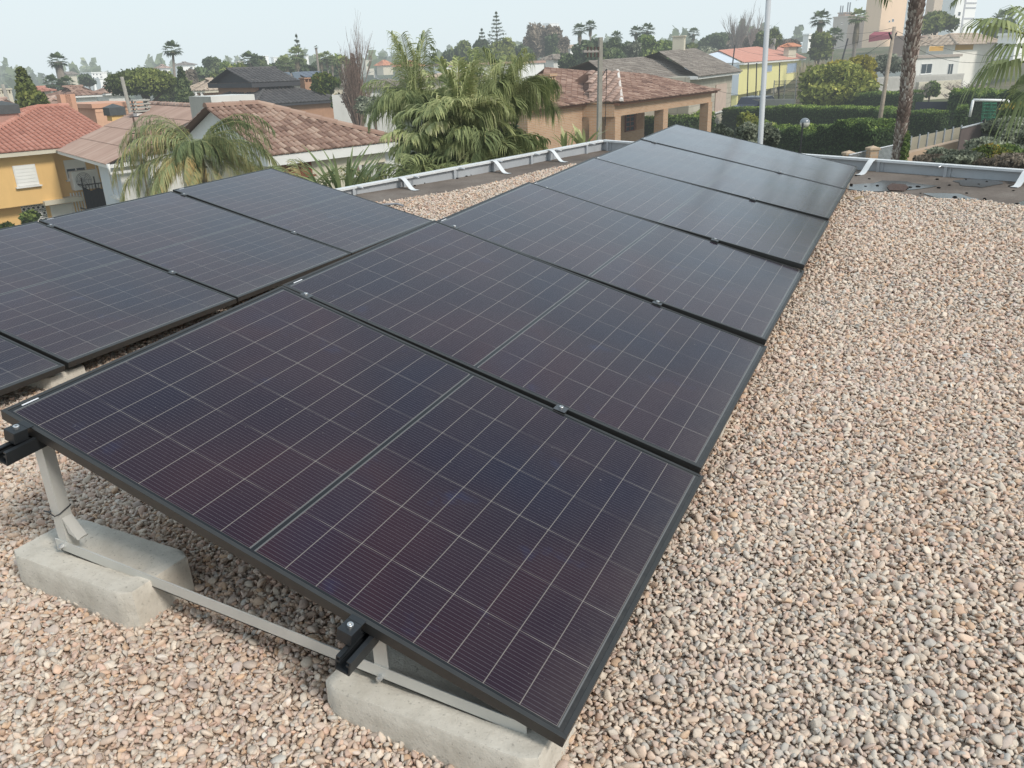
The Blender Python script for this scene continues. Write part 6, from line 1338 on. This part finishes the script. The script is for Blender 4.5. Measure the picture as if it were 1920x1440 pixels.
# ---- hedges
hm = leafmat('hedge')
def hedge_px(label, pts, h, th, leaf, dens, name='hedge', wob=.05, mat=None, group=None):
    mb = MB(); P = []
    for (u, v, d) in pts: P.append(W(u, v, d))
    for A, B in zip(P, P[1:]): hedge(mb, np.array([A[0], A[1], A[2] - h]), np.array([B[0], B[1], B[2] - h]), th, h, leaf, dens, wob=wob)
    return solo(mb, name, mat or hm, label, 'hedge', group)
hedge_px('long clipped hedge running behind the white lamp pole, farther of the two long hedges', [(1366, 204, 52), (1480, 200, 50), (1660, 203, 46), (1682, 212, 44), (1768, 208, 43)], 3.2, 1.3, .055, 560, wob=.015)
hedge_px('nearer bright-topped hedge behind the globe lamp', [(1452, 243, 33), (1560, 243, 31.5), (1600, 232, 30.5), (1672, 236, 29)], 2.6, 1.2, .05, 800, wob=.06)
hedge_px('dark hedge block on the lawn behind the leaning wooden pole', [(1560, 178, 62), (1718, 172, 58)], 2.6, 1.5, .065, 420, wob=.02)
hedge_px('hedge behind the football goal', [(1800, 172, 52), (1900, 173, 50)], 2.8, 1.5, .09, 260)
hedge_px('low clipped hedge seen through the brick porch', [(1205, 224, 44), (1330, 215, 46)], 2.6, 1.2, .08, 240)
hedge_px('golden-green clipped hedge at the far right', [(1878, 203, 30), (1990, 190, 30)], 1.3, 1.4, .06, 420, mat=leafmat('citrus'))
hedge_px('dark hedge end beside the dark gate', [(1795, 205, 42), (1815, 203, 42)], 2.4, 1.2, .08, 260)
tree('laurel_shrub', 'bright green loose shrub left of the white lamp pole', 'shrub', 1402, 207, 36, 46, 'lime', 50, n=1800, leaf=.09)
tree('laurel_shrub', 'green shrub filling the gap between porch and lamp pole', 'shrub', 1440, 226, 33, 56, 'green', 44, n=1500, leaf=.09)
for k, (u, v, w_, h_) in enumerate([(1398, 230, 56, 58), (1443, 234, 60, 60), (1360, 232, 34, 34)]): tree('olive_shrub', ['silvery olive bush left of the white lamp pole', 'silvery olive bush right of the white lamp pole', 'small silvery bush beside the last brick column'][k], 'shrub', u, v, 17 + k * .7, w_, 'olive', h_, n=2600, leaf=.035, trunk=.03)
tree('round_shrub', 'huge rounded glossy shrub with golden top', 'shrub', 1572, 112, 62, 152, 'lime', 88, n=11000, leaf=.17, nb=18, trunk=.3)
tree('golden_shrub', 'golden yellow shrub glowing behind the huge round shrub', 'shrub', 1603, 106, 69, 96, 'yellow', 70, n=9000, leaf=.17, nb=12)
tree('olive_shrub', 'grey-green shrub right of the golden shrub', 'shrub', 1664, 99, 75, 66, 'olive', 34, n=1500, leaf=.15)
for k, (u, v, d, w_, h_, kd, s_) in enumerate([(1542, 62, 115, 54, 44, 'pine', 'round'), (1760, 16, 120, 62, 46, 'pine', 'flat'), (1726, 32, 118, 40, 34, 'pine', 'flat'), (1893, 38, 150, 56, 44, 'dark', 'round'), (1862, 50, 150, 40, 30, 'dark', 'round'), (1448, 52, 120, 36, 38, 'pine', 'round'), (1426, 62, 118, 30, 34, 'dark', 'round'), (1355, 56, 150, 70, 44, 'dark', 'flat'), (1395, 66, 140, 60, 40, 'greybrown', 'round'), (1332, 64, 150, 40, 34, 'dark', 'round'), (1482, 72, 130, 40, 26, 'greybrown', 'round'), (1330, 86, 110, 60, 36, 'olive', 'round')]):
    tree('hill_tree', ['dense pine under the palms on the hill', 'round-topped pine before the white hotel', 'pine hidden by the big palm trunk', 'dark tree crown at the right edge skyline', 'low dark tree left of the edge palm', 'dense pine right of the white lamp pole', 'dark tree behind the white lamp pole', 'broad pine left of the bare poplar', 'grey thicket under the bare poplar', 'dark tree behind the grey roof chimney', 'grey leafless scrub over the coral roof', 'grey-green thicket behind the yellow house'][k], 'tree', u, v, d, w_, kd, h_, n=1700, leaf=.28, shape=s_)
fan_palm('tall palm above the pine left of the grey-beige block', 1541, 15, 118, 32, 'dark', 1.5, tw=7); fan_palm('shaggy tall palm in front of the grey-beige block', 1611, 12, 105, 30, 'palm', 2.4, tw=6); fan_palm('lower palm between the two tall palms on the hill', 1566, 48, 116, 30, 'dark', .8)
fan_palm('palm with airy crown on the right edge skyline', 1886, 14, 140, 34, 'dark', .6); fan_palm('small palm left of the airy skyline palm', 1851, 38, 170, 16, 'dark', .8); fan_palm('small palm behind the white lamp pole', 1422, 52, 130, 18, 'dark', .8)
bare_tree('poplar', 'tall bare grey poplar with upright branches against the sky', 1386, 8, 130, 44, 80, (.30, .27, .24), ntw=18, gens=4, up=1.6, seed=2)
bare_tree('bare_tree', 'bare leaning tree right of the poplar', 1418, 34, 128, 34, 50, (.32, .28, .25), ntw=10, gens=4, up=1.3, seed=12)
bare_tree('bare_tree', 'spreading bare fig tree before the white slope house', 1816, 110, 66, 104, 72, (.33, .27, .23), ntw=9, gens=4, up=.55, seed=4, tr=.16)
bare_tree('bare_tree', 'leafless shrub tree beside the balustrade', 1728, 138, 70, 44, 36, (.34, .29, .25), ntw=9, gens=4, up=.8, seed=7)
tree('garden_shrub', 'small green shrub by the balustrade', 'shrub', 1748, 152, 71, 30, 'green', 26, n=700)
# reeds: uncountable
rd = MB()
for i in range(1500):
    q = G(rng.uniform(1490, 1680), rng.uniform(84, 98)); h_ = rng.uniform(2.0, 3.6); l_ = rng.normal(0, .25, 2); w_ = .05; rd.add([q, q + [w_, 0, 0], q + [l_[0] + w_, l_[1], h_], q + [l_[0], l_[1], h_ + .2]], [(0, 1, 2, 3)], rng.uniform(.3, 1))
solo(rd, 'reed_bed', tinted('reeds', [(0, (.20, .17, .10)), (1, (.46, .38, .26))], .9), 'belt of dry straw-coloured reeds behind the golden shrub', 'reeds', kind='stuff')
# ---- poles, lamps, wires
paint = plain('grey_white_paint', (.46, .47, .48), .5, .05, 2)
o, A, B = pole('lamp_pole', 'tall smooth white lamp pole rising out of the picture behind the far panels', 1425.5, 268, 1441, 0, 12.5, .043, .035, paint, 'lamp post', n=20)
top = A + (B - A) / (B[2] - A[2]) * (9.0) ; m = MB(); m.tube([B - (B - A) * .01, A + (B - A) * 1.55], [.035, .03], 20); m.build('pole', paint, o, True); q = A + (B - A) * 1.55; m = MB(); m.tube([q, q + np.array([.5, -.1, .15]), q + np.array([1.2, -.2, .2])], .03, 10); m.box(q + np.array([1.1, -.32, .16]), (.5, 0, .02), (0, .22, 0), (0, 0, .1)); m.build('lamp_head', paint, o)
glb, nt = newmat('globe_glass'); geo = N(nt, 'ShaderNodeNewGeometry'); s3 = N(nt, 'ShaderNodeSeparateXYZ'); tcg = N(nt, 'ShaderNodeTexCoord'); nt.links.new(tcg.outputs['Object'], s3.inputs[0]); c = ramp(nt, s3.outputs[2], [(.0, (.62, .60, .55)), (.02, (.20, .22, .24))]); p = principled(nt, c, .15, 0, None, .6); finish(nt, p.outputs[0])
def globe(label, u, v, d, rpx, vb):
    c = W(u, v, d); r = px(rpx, d); gb = np.array([c[0], c[1], float(tz(c[0], c[1]))]); o = thing('globe_lamp', label, 'lamp', tuple(gb)); m = MB(); bm = bmesh.new(); bmesh.ops.create_uvsphere(bm, u_segments=24, v_segments=14, radius=r); V = [np.array(x.co) + c for x in bm.verts]; F = [[x.index for x in f.verts] for f in bm.faces]; bm.free(); m.add(V, F); m.build('globe', glb, o, True)
    pp = c - hdir(2400) * r * 1.0; m = MB(); m.tube([np.array([pp[0], pp[1], gb[2]]), pp - Z * .05, pp + Z * .0, c - Z * r * .4], .02, 8); m.build('pole', RAIL, o); return o
globe('round globe lamp, half grey half white, on a thin post before the near hedge', 1509, 230.5, 22, 8.2, 290)
wood = plain('grey_timber', (.34, .28, .22), .9, .25, 6, 0, .5)
oW, Aw, Bw = pole('timber_pole', 'weathered timber utility pole leaning right, left of the big palm trunk', 1648, 236, 1677, 50, 38, .095, .065, wood, 'pole')
m = MB(); 
for s_ in (-1, 1): m.box(Bw - Z * .5, hdir(2400) * .45 * s_ + Z * .25, f0 * .05, Z * .05)
m.build('bracket', RAIL, oW); m = MB(); q = Aw + (Bw - Aw) * ((zat(Aw, 161) - Aw[2]) / (Bw[2] - Aw[2])); m.tube([q, q + hdir(2400) * .12 + Z * .02, q + hdir(2400) * .18 - Z * .06], [.03, .07, .05], 8); m.build('lamp', FRW, oW)
pole('timber_pole', 'thin dark leaning pole among the reeds', 1579, 112, 1590, 72, 88, .1, .07, RAIL); pole('timber_pole', 'thin dark pole beside the coral roof, left one', 1373, 125, 1378, 84, 76, .07, .05, RAIL)
for u, k in ((1401, 'left'), (1417, 'middle'), (1460, 'right')): pole('fence_pole', f'{k} of the thin dark posts before the yellow house', u, 185, u + 2, 118, 66, .05, .04, RAIL)
def wire(label, a, b, sag):
    A = W(*a); B = W(*b); m = MB(); P = [A + (B - A) * t - Z * sag * 4 * t * (1 - t) for t in np.linspace(0, 1, 14)]; m.tube(P, .007, 4); solo(m, 'overhead_wire', RAIL, label, 'wire', 'overhead wires')
wire('dark overhead wire from the timber pole to the right edge, upper one', (1676, 56, 38), (1960, 98, 50), .5); wire('dark overhead wire from the timber pole to the right edge, lower one', (1675, 62, 38), (1960, 80, 40), .9)
wire('thin overhead wire from the timber pole towards the coral roof', (1676, 58, 38), (1375, 88, 76), .8); wire('long thin wire from the timber pole left to the brick house', (1672, 70, 38), (1330, 165, 50), 1.1)
wire('wire crossing in front of the apricot block', (1676, 52, 38), (1560, 55, 90), .3)
# ---- big palm trunk (crown above the picture)
TK = W(1684, 300, 17.); TT = W(1722, -20, 17.); gT = TK + (TT - TK) * ((tz(TK[0], TK[1]) - TK[2]) / (TT[2] - TK[2])); oT = thing('palm_tree', 'tall palm with a rough scaly grey-brown trunk, its crown above the picture', 'palm tree', tuple(gT))
bend = [gT - Z * .1, TK + np.array([0, 0, -.6]), W(1684, 290, 17.), W(1690, 240, 17.), W(1699, 180, 17.), W(1704, 120, 17.), W(1712, 60, 17.), W(1722, -10, 17.), W(1722, -10, 17.) + Z * 1.4]; rad = [.15, .12, .095, .095, .10, .11, .115, .12, .12]
m = MB(); m.tube(bend, rad, 16, .25); m.build('trunk', tinted('palm_bark', [(0, (.05, .035, .03)), (.3, (.15, .105, .085)), (.7, (.31, .25, .205)), (1, (.48, .42, .36))], .95, nscale=6), oT)
m = MB(); nrow = 118
for i in range(nrow):
    f = i / (nrow - 1); s_ = 1 + f * 6.9; k = min(int(s_), 7); fr2 = s_ - k; c = bend[k] * (1 - fr2) + bend[k + 1] * fr2; r_ = rad[k] * (1 - fr2) + rad[k + 1] * fr2; axd = unit(bend[k + 1] - bend[k]); red = 1 if (.30 < f < .40 or .80 < f < .90) else 0
    for j in range(9):
        a = j * 6.283 / 9 + i * 2.4 + random.uniform(-.2, .2); o_ = np.array([math.cos(a), math.sin(a), 0]); sd = np.array([-math.sin(a), math.cos(a), 0]); b0 = c + o_ * r_ * .93; up_ = axd * random.uniform(.055, .105); out = random.uniform(.010, .038); ww = random.uniform(.022, .042)
        p4 = [b0 - sd * ww, b0 + sd * ww, b0 + up_ + o_ * out + sd * ww * .45, b0 + up_ * 1.1 + o_ * out * 1.2 - sd * ww * .3]; th = -o_ * .012 - axd * .01
        tt = random.uniform(.25, 1.0) * (.5 if red else 1); m.add(p4 + [q + th for q in p4], [(0, 1, 2, 3), (7, 6, 5, 4), (2, 1, 5, 6), (3, 2, 6, 7), (0, 3, 7, 4)], [tt * .4, tt * .4, tt, tt, .1, .1, .2, .2])
m.build('leaf_base_scales', tinted('palm_scales', [(0, (.05, .033, .027)), (.25, (.20, .14, .115)), (.6, (.44, .37, .32)), (1, (.68, .63, .57))], .95), oT)
mb = MB(); rb = MB(); hp = bend[-1]
for i in range(22): a = i * 2.4; frond(mb, rb, hp, a, 1.2 - i * .08, 1.9, 1.9, 34, .03, .5, .4)
mb.build('fronds', leafmat('palm'), oT); rb.build('frond_stalks', tinted('stalks', []), oT)
m = MB(); P, dr_, k = blob_points([tuple(W(1697, 282, 16.9)) + (.07, .07, .35)], 500, .6); leaves(m, P, .035, dr_, rng.uniform(.3, .8, 500), .5); solo(m, 'ivy', leafmat('green'), 'small green climber on the foot of the big palm trunk', 'climber')
# ---- fan palm leaves at the top right edge
HR = W(2010, 92, 10.8); gb = np.array([HR[0], HR[1], float(tz(HR[0], HR[1]))]); oF = thing('fan_palm', 'fan palm at the right edge, long drooping segmented leaves entering the picture', 'palm tree', tuple(gb)); mb = MB(); rb = MB()
def fan_leaf(base, az_, el, stalk, r, n, tilt, tint, droop=.5):
    h = np.array([math.cos(az_), math.sin(az_), 0]); d = h * math.cos(el) + Z * math.sin(el); c = base + d * stalk; rb.tube([base, c], .012, 5, .6); side = unit(np.cross(d, Z)); up = np.cross(side, d)
    for j in range(n):
        f = (j / (n - 1) - .5) * 3.6; ld = d * math.cos(f) + side * math.sin(f) + up * tilt * abs(math.sin(f)); ld = unit(ld); ln = r * (1 - .22 * abs(f) / 1.8) * random.uniform(.9, 1.1); w = r * .034; wv = unit(np.cross(ld, up)) * w
        p0 = c; p1 = c + ld * ln * .55; p2 = p1 + (ld * .7 - Z * droop) * ln * .3; p3 = p2 + (ld * .25 - Z * 1.0) * ln * .3; tt = tint + random.uniform(-.15, .15)
        mb.add([p0, p1 - wv, p1 + wv, p2 - wv * .7, p2 + wv * .7, p3], [(0, 2, 1), (1, 2, 4, 3), (3, 4, 5)], [tt - .1, tt, tt, tt + .05, tt + .05, tt + .2])
lf_ = math.atan2(-RM[1, 0], -RM[0, 0])
for (da, el, st, r, n, ti, tn, dp) in [(.0, .30, .62, .50, 26, .1, .62, .7), (.35, .05, .55, .45, 22, .2, .55, 1.0), (-.25, -.25, .45, .50, 26, .3, .55, 1.3), (.1, -.75, .35, .5, 26, .2, .45, 1.4), (-.9, .6, .4, .5, 20, .1, .5, .6), (.8, .5, .4, .5, 20, .1, .45, .6), (1.6, .4, .4, .5, 20, .1, .5, .6), (-1.6, .4, .4, .5, 20, .1, .5, .6), (3.1, .4, .4, .5, 20, .1, .5, .6)]: fan_leaf(HR, lf_ + da, el, st * 1.3, r * 1.02, n, ti, tn, dp)
mb.build('fronds', leafmat('palm'), oF); rb.build('frond_stalks', tinted('stalks', []), oF, True); m = MB(); m.tube([gb, HR], [.13, .10], 12); m.build('trunk', plain('palm_ring_trunk', (.2, .185, .16)), oF)
# ---- path fence, gate, goal, railing, slope planting
scr = plain('reed_screen', (.40, .36, .27), .9, .12, 3, 0, .4); A, B = W(1693, 262, 30), W(1803, 238, 31)
m = MB(); dr = unit((B - A) * [1, 1, 0]); LL = np.linalg.norm((B - A)[:2]); hsc = 1.35; m.box(A - Z * hsc, B - A, perp(dr) * .03, Z * hsc); oS = thing('fence', 'beige reed screen fence climbing beside the path, right of the big palm trunk', 'fence', tuple(A - Z * hsc)); m.build('screen', scr, oS)
for k in range(8): m = MB(); q = A + (B - A) * k / 7; m.tube([q - Z * (hsc + .2), q + Z * .06], .028, 6); m.build('post', galv, oS)
kb = MB(); A2, B2 = W(1688, 306, 28.5), W(1803, 278, 30); kb.box(A2 - Z * 2, B2 - A2, perp(dr) * .3, Z * 2.25); solo(kb, 'retaining_wall', plain('orange_kerb', (.46, .33, .23), .9, .1, 2, dirt=.2), 'low tan retaining wall at the foot of the reed screen fence', 'wall')
A, B = W(1803, 240, 29), W(1844, 230, 30); oG = thing('gate', 'dark brown sheet gate at the end of the reed screen', 'gate', tuple(A - Z * 1.1)); m = MB(); m.box(A - Z * .95, B - A, perp(dr) * .05, Z * .93); m.build('panel', plain('gate_brown', (.11, .085, .08), .8, .15, 2), oG); m = MB(); m.tube([A, B], .03, 8); m.build('top_rail', galv, oG)
m = MB(); m.tube([B - Z * 1.3, B + Z * .08], .05, 8); m.build('post', RAIL, oG)
oFc = thing('fence', 'dark mesh fence behind the slope shrubs right of the gate', 'fence', tuple(W(1846, 262, 30))); A, B = W(1846, 226, 30), W(1925, 212, 31); m = MB()
for k in range(40): q = A + (B - A) * k / 39; m.tube([q - Z * 1.0, q], .008, 3, cap=False)
for z_ in np.linspace(0, 1, 12): m.tube([A - Z * z_, B - Z * z_], .007, 3, cap=False)
m.build('mesh', RAIL, oFc)
for k in range(3): q = A + (B - A) * k / 2; m = MB(); m.tube([q - Z * 1.3, q + Z * .05], .03, 6); m.build('post', RAIL, oFc)
wh = plain('goal_white', (.78, .78, .76), .5, .03); oGo = thing('football_goal', 'white football goal frame with a torn green net', 'goal', tuple(G(1850, 34)))
p0, p1, p2, p3 = W(1818, 219, 34), W(1825, 187.5, 34), W(1890, 188.5, 34.5), W(1887, 222, 34.5)
for nm_, a, b in (('post', p0, p1), ('crossbar', p1, p2), ('post', p2, p3)): m = MB(); m.tube([a, b], .045, 8); m.build(nm_, wh, oGo, True)
nt_ = MB(); back = unit([.2, 1, 0]) * 1.0
for k in range(13): a = p1 + (p2 - p1) * (.25 + .4 * k / 12) + back * .2; nt_.tube([a, a + back * .5 - Z * (.9 + .2 * math.sin(k))], .008, 3, cap=False)
for k in range(8): a = p1 + (p2 - p1) * .25 + back * (.2 + .06 * k) - Z * .12 * k; nt_.tube([a, a + (p2 - p1) * .4], .007, 3, cap=False)
nt_.build('net', plain('net_green', (.08, .35, .22), .8), oGo)
bar = MB(); A, B = W(1718, 191, 52), W(1799, 190, 52); bar.box(A - Z * 2.2, B - A, perp(dr) * .05, Z * 2.2); solo(bar, 'dark_screen', plain('navy_screen', (.03, .035, .05), .8, .1), 'navy blue screened gate between two hedges', 'gate')
# railing with brick piers
oR = thing('railing', 'grey steel railing with pickets between two stone piers, just beyond the right parapet', 'railing', tuple(W(1640, 300, 17))); A, B = W(1592, 290.5, 18.), W(1690, 269, 19)
m = MB()
for k in range(42): q = A + (B - A) * k / 41; m.box(q - Z * .6, dr * .012, perp(dr) * .012, Z * .6)
m.tube([A, B], .015, 6); m.tube([A - Z * .5, B - Z * .5], .015, 6); m.build('pickets', galv, oR)
pier_m = bricky('pier_brick', (.46, .30, .19), (.56, .40, .27), (.5, .42, .33), .2, .07, .01)
for (u, v, k) in ((1592, 285, 'shorter left'), (1637, 276, 'taller right')):
    q = W(u, v, 18.2); w_ = .17; g_b = float(tz(q[0], q[1])); o = thing('stone_pier', f'{k} tan pier with pyramid cap on the steel railing', 'pier', (q[0], q[1], g_b)); m = MB(); dx, dy = dr * w_, perp(dr) * w_; b0 = np.array([q[0], q[1], g_b]) - dx / 2 - dy / 2; m.box(b0, dx, dy, Z * (q[2] - .05 - g_b)); m.build('shaft', pier_m, o)
    m = MB(); c0 = b0 + Z * (q[2] - .05 - g_b) - dx * .12 - dy * .12; X_2, Y_2 = dx * 1.24, dy * 1.24; m.box(c0, X_2, Y_2, Z * .04); t_ = c0 + Z * .04; ap_ = t_ + X_2 / 2 + Y_2 / 2 + Z * .045; m.add([t_, t_ + X_2, t_ + X_2 + Y_2, t_ + Y_2, ap_], [(0, 1, 4), (1, 2, 4), (2, 3, 4), (3, 0, 4)]); m.build('cap', plain('tan_stone', (.50, .38, .27), .9, .12, 8), o)
for k, (u, v, d, w_, h_, kd) in enumerate([(1800, 272, 15, 110, 44, 'olive'), (1862, 262, 16, 100, 44, 'olive'), (1755, 290, 14.5, 90, 24, 'greybrown'), (1912, 268, 15, 90, 46, 'green'), (1845, 268, 14.5, 80, 40, 'citrus'), (1800, 284, 14.2, 120, 30, 'olive'), (1890, 290, 13.8, 120, 30, 'greybrown'), (1925, 240, 17, 80, 50, 'olive')]):
    tree('slope_shrub', ['silvery rosemary-like bush on the slope, left', 'silvery bush in the middle of the slope', 'dry grey-brown low bush at the foot of the slope', 'green bush at the right edge of the slope', 'yellow-green bush among the silvery ones', 'low silvery ground shrub above the white coping', 'dry ground shrub above the white coping, right', 'silvery bush behind the small tree'][k], 'shrub', u, v, d, w_, kd, h_, n=3200, leaf=.032, trunk=.03)
tree('small_pine', 'small flat-topped tree with pale forked trunk at the right edge', 'tree', 1898, 215, 20, 92, 'olive', 44, n=3200, shape='flat', leaf=.05, trunk=.07, tcol=plain('pale_bark', (.36, .30, .25), .9, .2, 6))
tree('cypress', 'tall dark conifer behind the right edge palm', 'tree', 1905, 165, 40, 50, 'dark', 40, n=1500)
# car by the yellow house
qc_ = W(1424, 196, 60); zc = float(tz(qc_[0], qc_[1])); oC = thing('parked_car', 'dark blue car half hidden behind the long hedge', 'car', (qc_[0], qc_[1], zc)); cd = hdir(2600); cn_ = perp(cd)
prof = [(0, .35), (.0, .75), (.25, .85), (.95, .92), (1.45, 1.38), (2.9, 1.42), (3.7, .98), (4.1, .92), (4.2, .6), (4.15, .35)]; base_ = np.array([qc_[0], qc_[1], zc + .75]) - cd * 1.2
m = MB(); V = [base_ + cd * a + Z * (b - .2) for a, b in prof] + [base_ + cd * a + cn_ * 1.6 + Z * (b - .2) for a, b in prof]; n = len(prof); m.add(V, [tuple(range(n))[::-1], tuple(range(n, 2 * n))] + [(i, (i + 1) % n, n + (i + 1) % n, n + i) for i in range(n)]); m.build('body', plain('navy_car_paint', (.015, .02, .04), .25), oC, bevel=.05)
m = MB(); m.add([base_ + cd * a - cn_ * .01 + Z * (b - .2) for a, b in ((1.15, .95), (1.55, 1.32), (2.8, 1.35), (3.4, .97))], [(0, 1, 2, 3)]); m.build('window', GLASSD, oC)
for a in (.8, 3.4):
    m = MB(); m.tube([base_ + cd * a + Z * .12 - cn_ * .02, base_ + cd * a + Z * .12 + cn_ * .2], .32, 16); wo = m.build('wheel', plain('rubber', (.02, .02, .02), .9), oC); m = MB(); m.tube([base_ + cd * a + Z * .12 - cn_ * .03, base_ + cd * a + Z * .12], .19, 12); m.build('rim', galv, wo)
gw = MB(); A, B = W(1392, 186, 61), W(1492, 186, 58); gw.box(A - Z * 1.6, (B - A), perp(dr) * .25, Z * 1.6); solo(gw, 'garden_wall', CONCF, 'grey rendered garden wall beside the dark blue car', 'wall')
wf = thing('fence', 'wire mesh fence in front of the yellow house garden', 'fence', tuple(W(1470, 190, 63))); A, B = W(1452, 152, 66), W(1515, 150, 64); m = MB()
for k in range(30): q = A + (B - A) * k / 29; m.tube([q - Z * 1.8, q], .012, 3, cap=False)
for k in range(8): m.tube([A - Z * .25 * k, B - Z * .25 * k], .012, 3, cap=False)
m.build('mesh', RAIL, wf)
for k in range(4): q = A + (B - A) * k / 3; m = MB(); m.tube([q - Z * 1.9, q + Z * .05], .04, 5); m.build('post', CONCF, wf)
# ================================================================== GROUND
grd, nt = newmat('ground'); tc = N(nt, 'ShaderNodeNewGeometry').outputs['Position']
c = ramp(nt, noise(nt, .12, 6, .65, tc), [(.35, (.16, .135, .095)), (.5, (.10, .115, .055)), (.65, (.20, .17, .12))]); c = mixc(nt, ramp(nt, noise(nt, 3, 5, .7, tc), [(.4, (0, 0, 0)), (.7, (.6, .6, .6))]), c, (.06, .075, .03))
finish(nt, principled(nt, c, .95, 0, bumpn(nt, noise(nt, 5, 5, .7, tc), .5, .05), .1).outputs[0])
def disc_ground():
    rs = np.concatenate([[0], np.geomspace(4, 60, 26), np.geomspace(66, 3500, 34)]); na = 120; V = []; F = []
    for r in rs:
        for k in range(na): a = 2 * math.pi * k / na; V.append((CAM[0] + r * math.cos(a), CAM[1] + r * math.sin(a), 0))
    V = np.array(V); V[:, 2] = tz(V[:, 0], V[:, 1]); rr = np.hypot(V[:, 0] - CAM[0], V[:, 1] - CAM[1])
    for i in range(len(rs) - 1):
        for k in range(na): F.append((i * na + k, i * na + (k + 1) % na, (i + 1) * na + (k + 1) % na, (i + 1) * na + k))
    m = MB(); m.add(V, F); o = m.build('ground', grd, smooth=True); o['kind'] = 'structure'
disc_ground()
# pale path by the reed screen
pth = MB(); pa = [(1690, 300, 27), (1760, 288, 29), (1803, 268, 31), (1845, 258, 33)]; P = [G(u, d) + Z * .03 for u, v, d in pa]; nn = perp(unit((P[-1] - P[0]) * [1, 1, 0])); pth.quadstrip([p for p in P], [np.array([*(p - nn * 3)[:2], float(tz(*(p - nn * 3)[:2])) + .03]) for p in P]); o = pth.build('path', plain('pale_path', (.40, .34, .26), .95, .1, 1)); o['kind'] = 'structure'
SKYN, SKYC, SUNE = .018, .96, 2.6
# ================================================================== LIGHT
w = bpy.data.worlds.new("World"); S.world = w; w.use_nodes = True; nt = w.node_tree; nt.nodes.clear()
EL = R(42); AZV = unit([.92, -.30, 0]); 
sky = N(nt, 'ShaderNodeTexSky', sky_type='NISHITA'); sky.sun_disc = False; sky.sun_elevation = EL
sky.sun_rotation = math.atan2(AZV[0], AZV[1]); sky.air_density = 1.2; sky.dust_density = 3.0; sky.ozone_density = 1.2
bg = N(nt, 'ShaderNodeBackground'); bg.inputs[1].default_value = .10
bg2 = N(nt, 'ShaderNodeBackground'); bg2.inputs[0].default_value = (.70, .81, .87, 1); bg2.inputs[1].default_value = .70
tcw = N(nt, 'ShaderNodeTexCoord').outputs['Generated']
sp = N(nt, 'ShaderNodeSeparateXYZ'); nt.links.new(tcw, sp.inputs[0])
cl = noise(nt, 1.6, 5, .6, tcw)
hz = ramp(nt, sp.outputs[2], [(0, (.78, .875, .91)), (.10, (.73, .845, .90)), (.3, (.64, .775, .865)), (1, (.60, .72, .82))])
hz = mixc(nt, ramp(nt, cl, [(.4, (0, 0, 0)), (.75, (.3, .3, .3))]), hz, (.80, .85, .88)); nt.links.new(hz, bg2.inputs[0])
nt.links.new(sky.outputs[0], bg.inputs[0]); ad = N(nt, 'ShaderNodeAddShader'); nt.links.new(bg.outputs[0], ad.inputs[0]); nt.links.new(bg2.outputs[0], ad.inputs[1])
bg.inputs[1].default_value = SKYN; bg2.inputs[1].default_value = SKYC
nt.links.new(ad.outputs[0], N(nt, 'ShaderNodeOutputWorld').inputs[0])
sd = bpy.data.lights.new('sun', 'SUN'); sd.energy = SUNE; sd.angle = R(12); sd.color = (1, .945, .87)
so = bpy.data.objects.new('sun', sd); COL.objects.link(so); dirv = Vector((AZV[0] * math.cos(EL), AZV[1] * math.cos(EL), math.sin(EL)))
so.rotation_euler = dirv.to_track_quat('Z', 'Y').to_euler(); so.location = (10, -5, 20)
S.view_settings.view_transform = 'Standard'; S.view_settings.look = 'None'; S.view_settings.exposure = 0
S.cycles.use_denoising = True; S.cycles.max_bounces = 6; S.cycles.transparent_max_bounces = 8
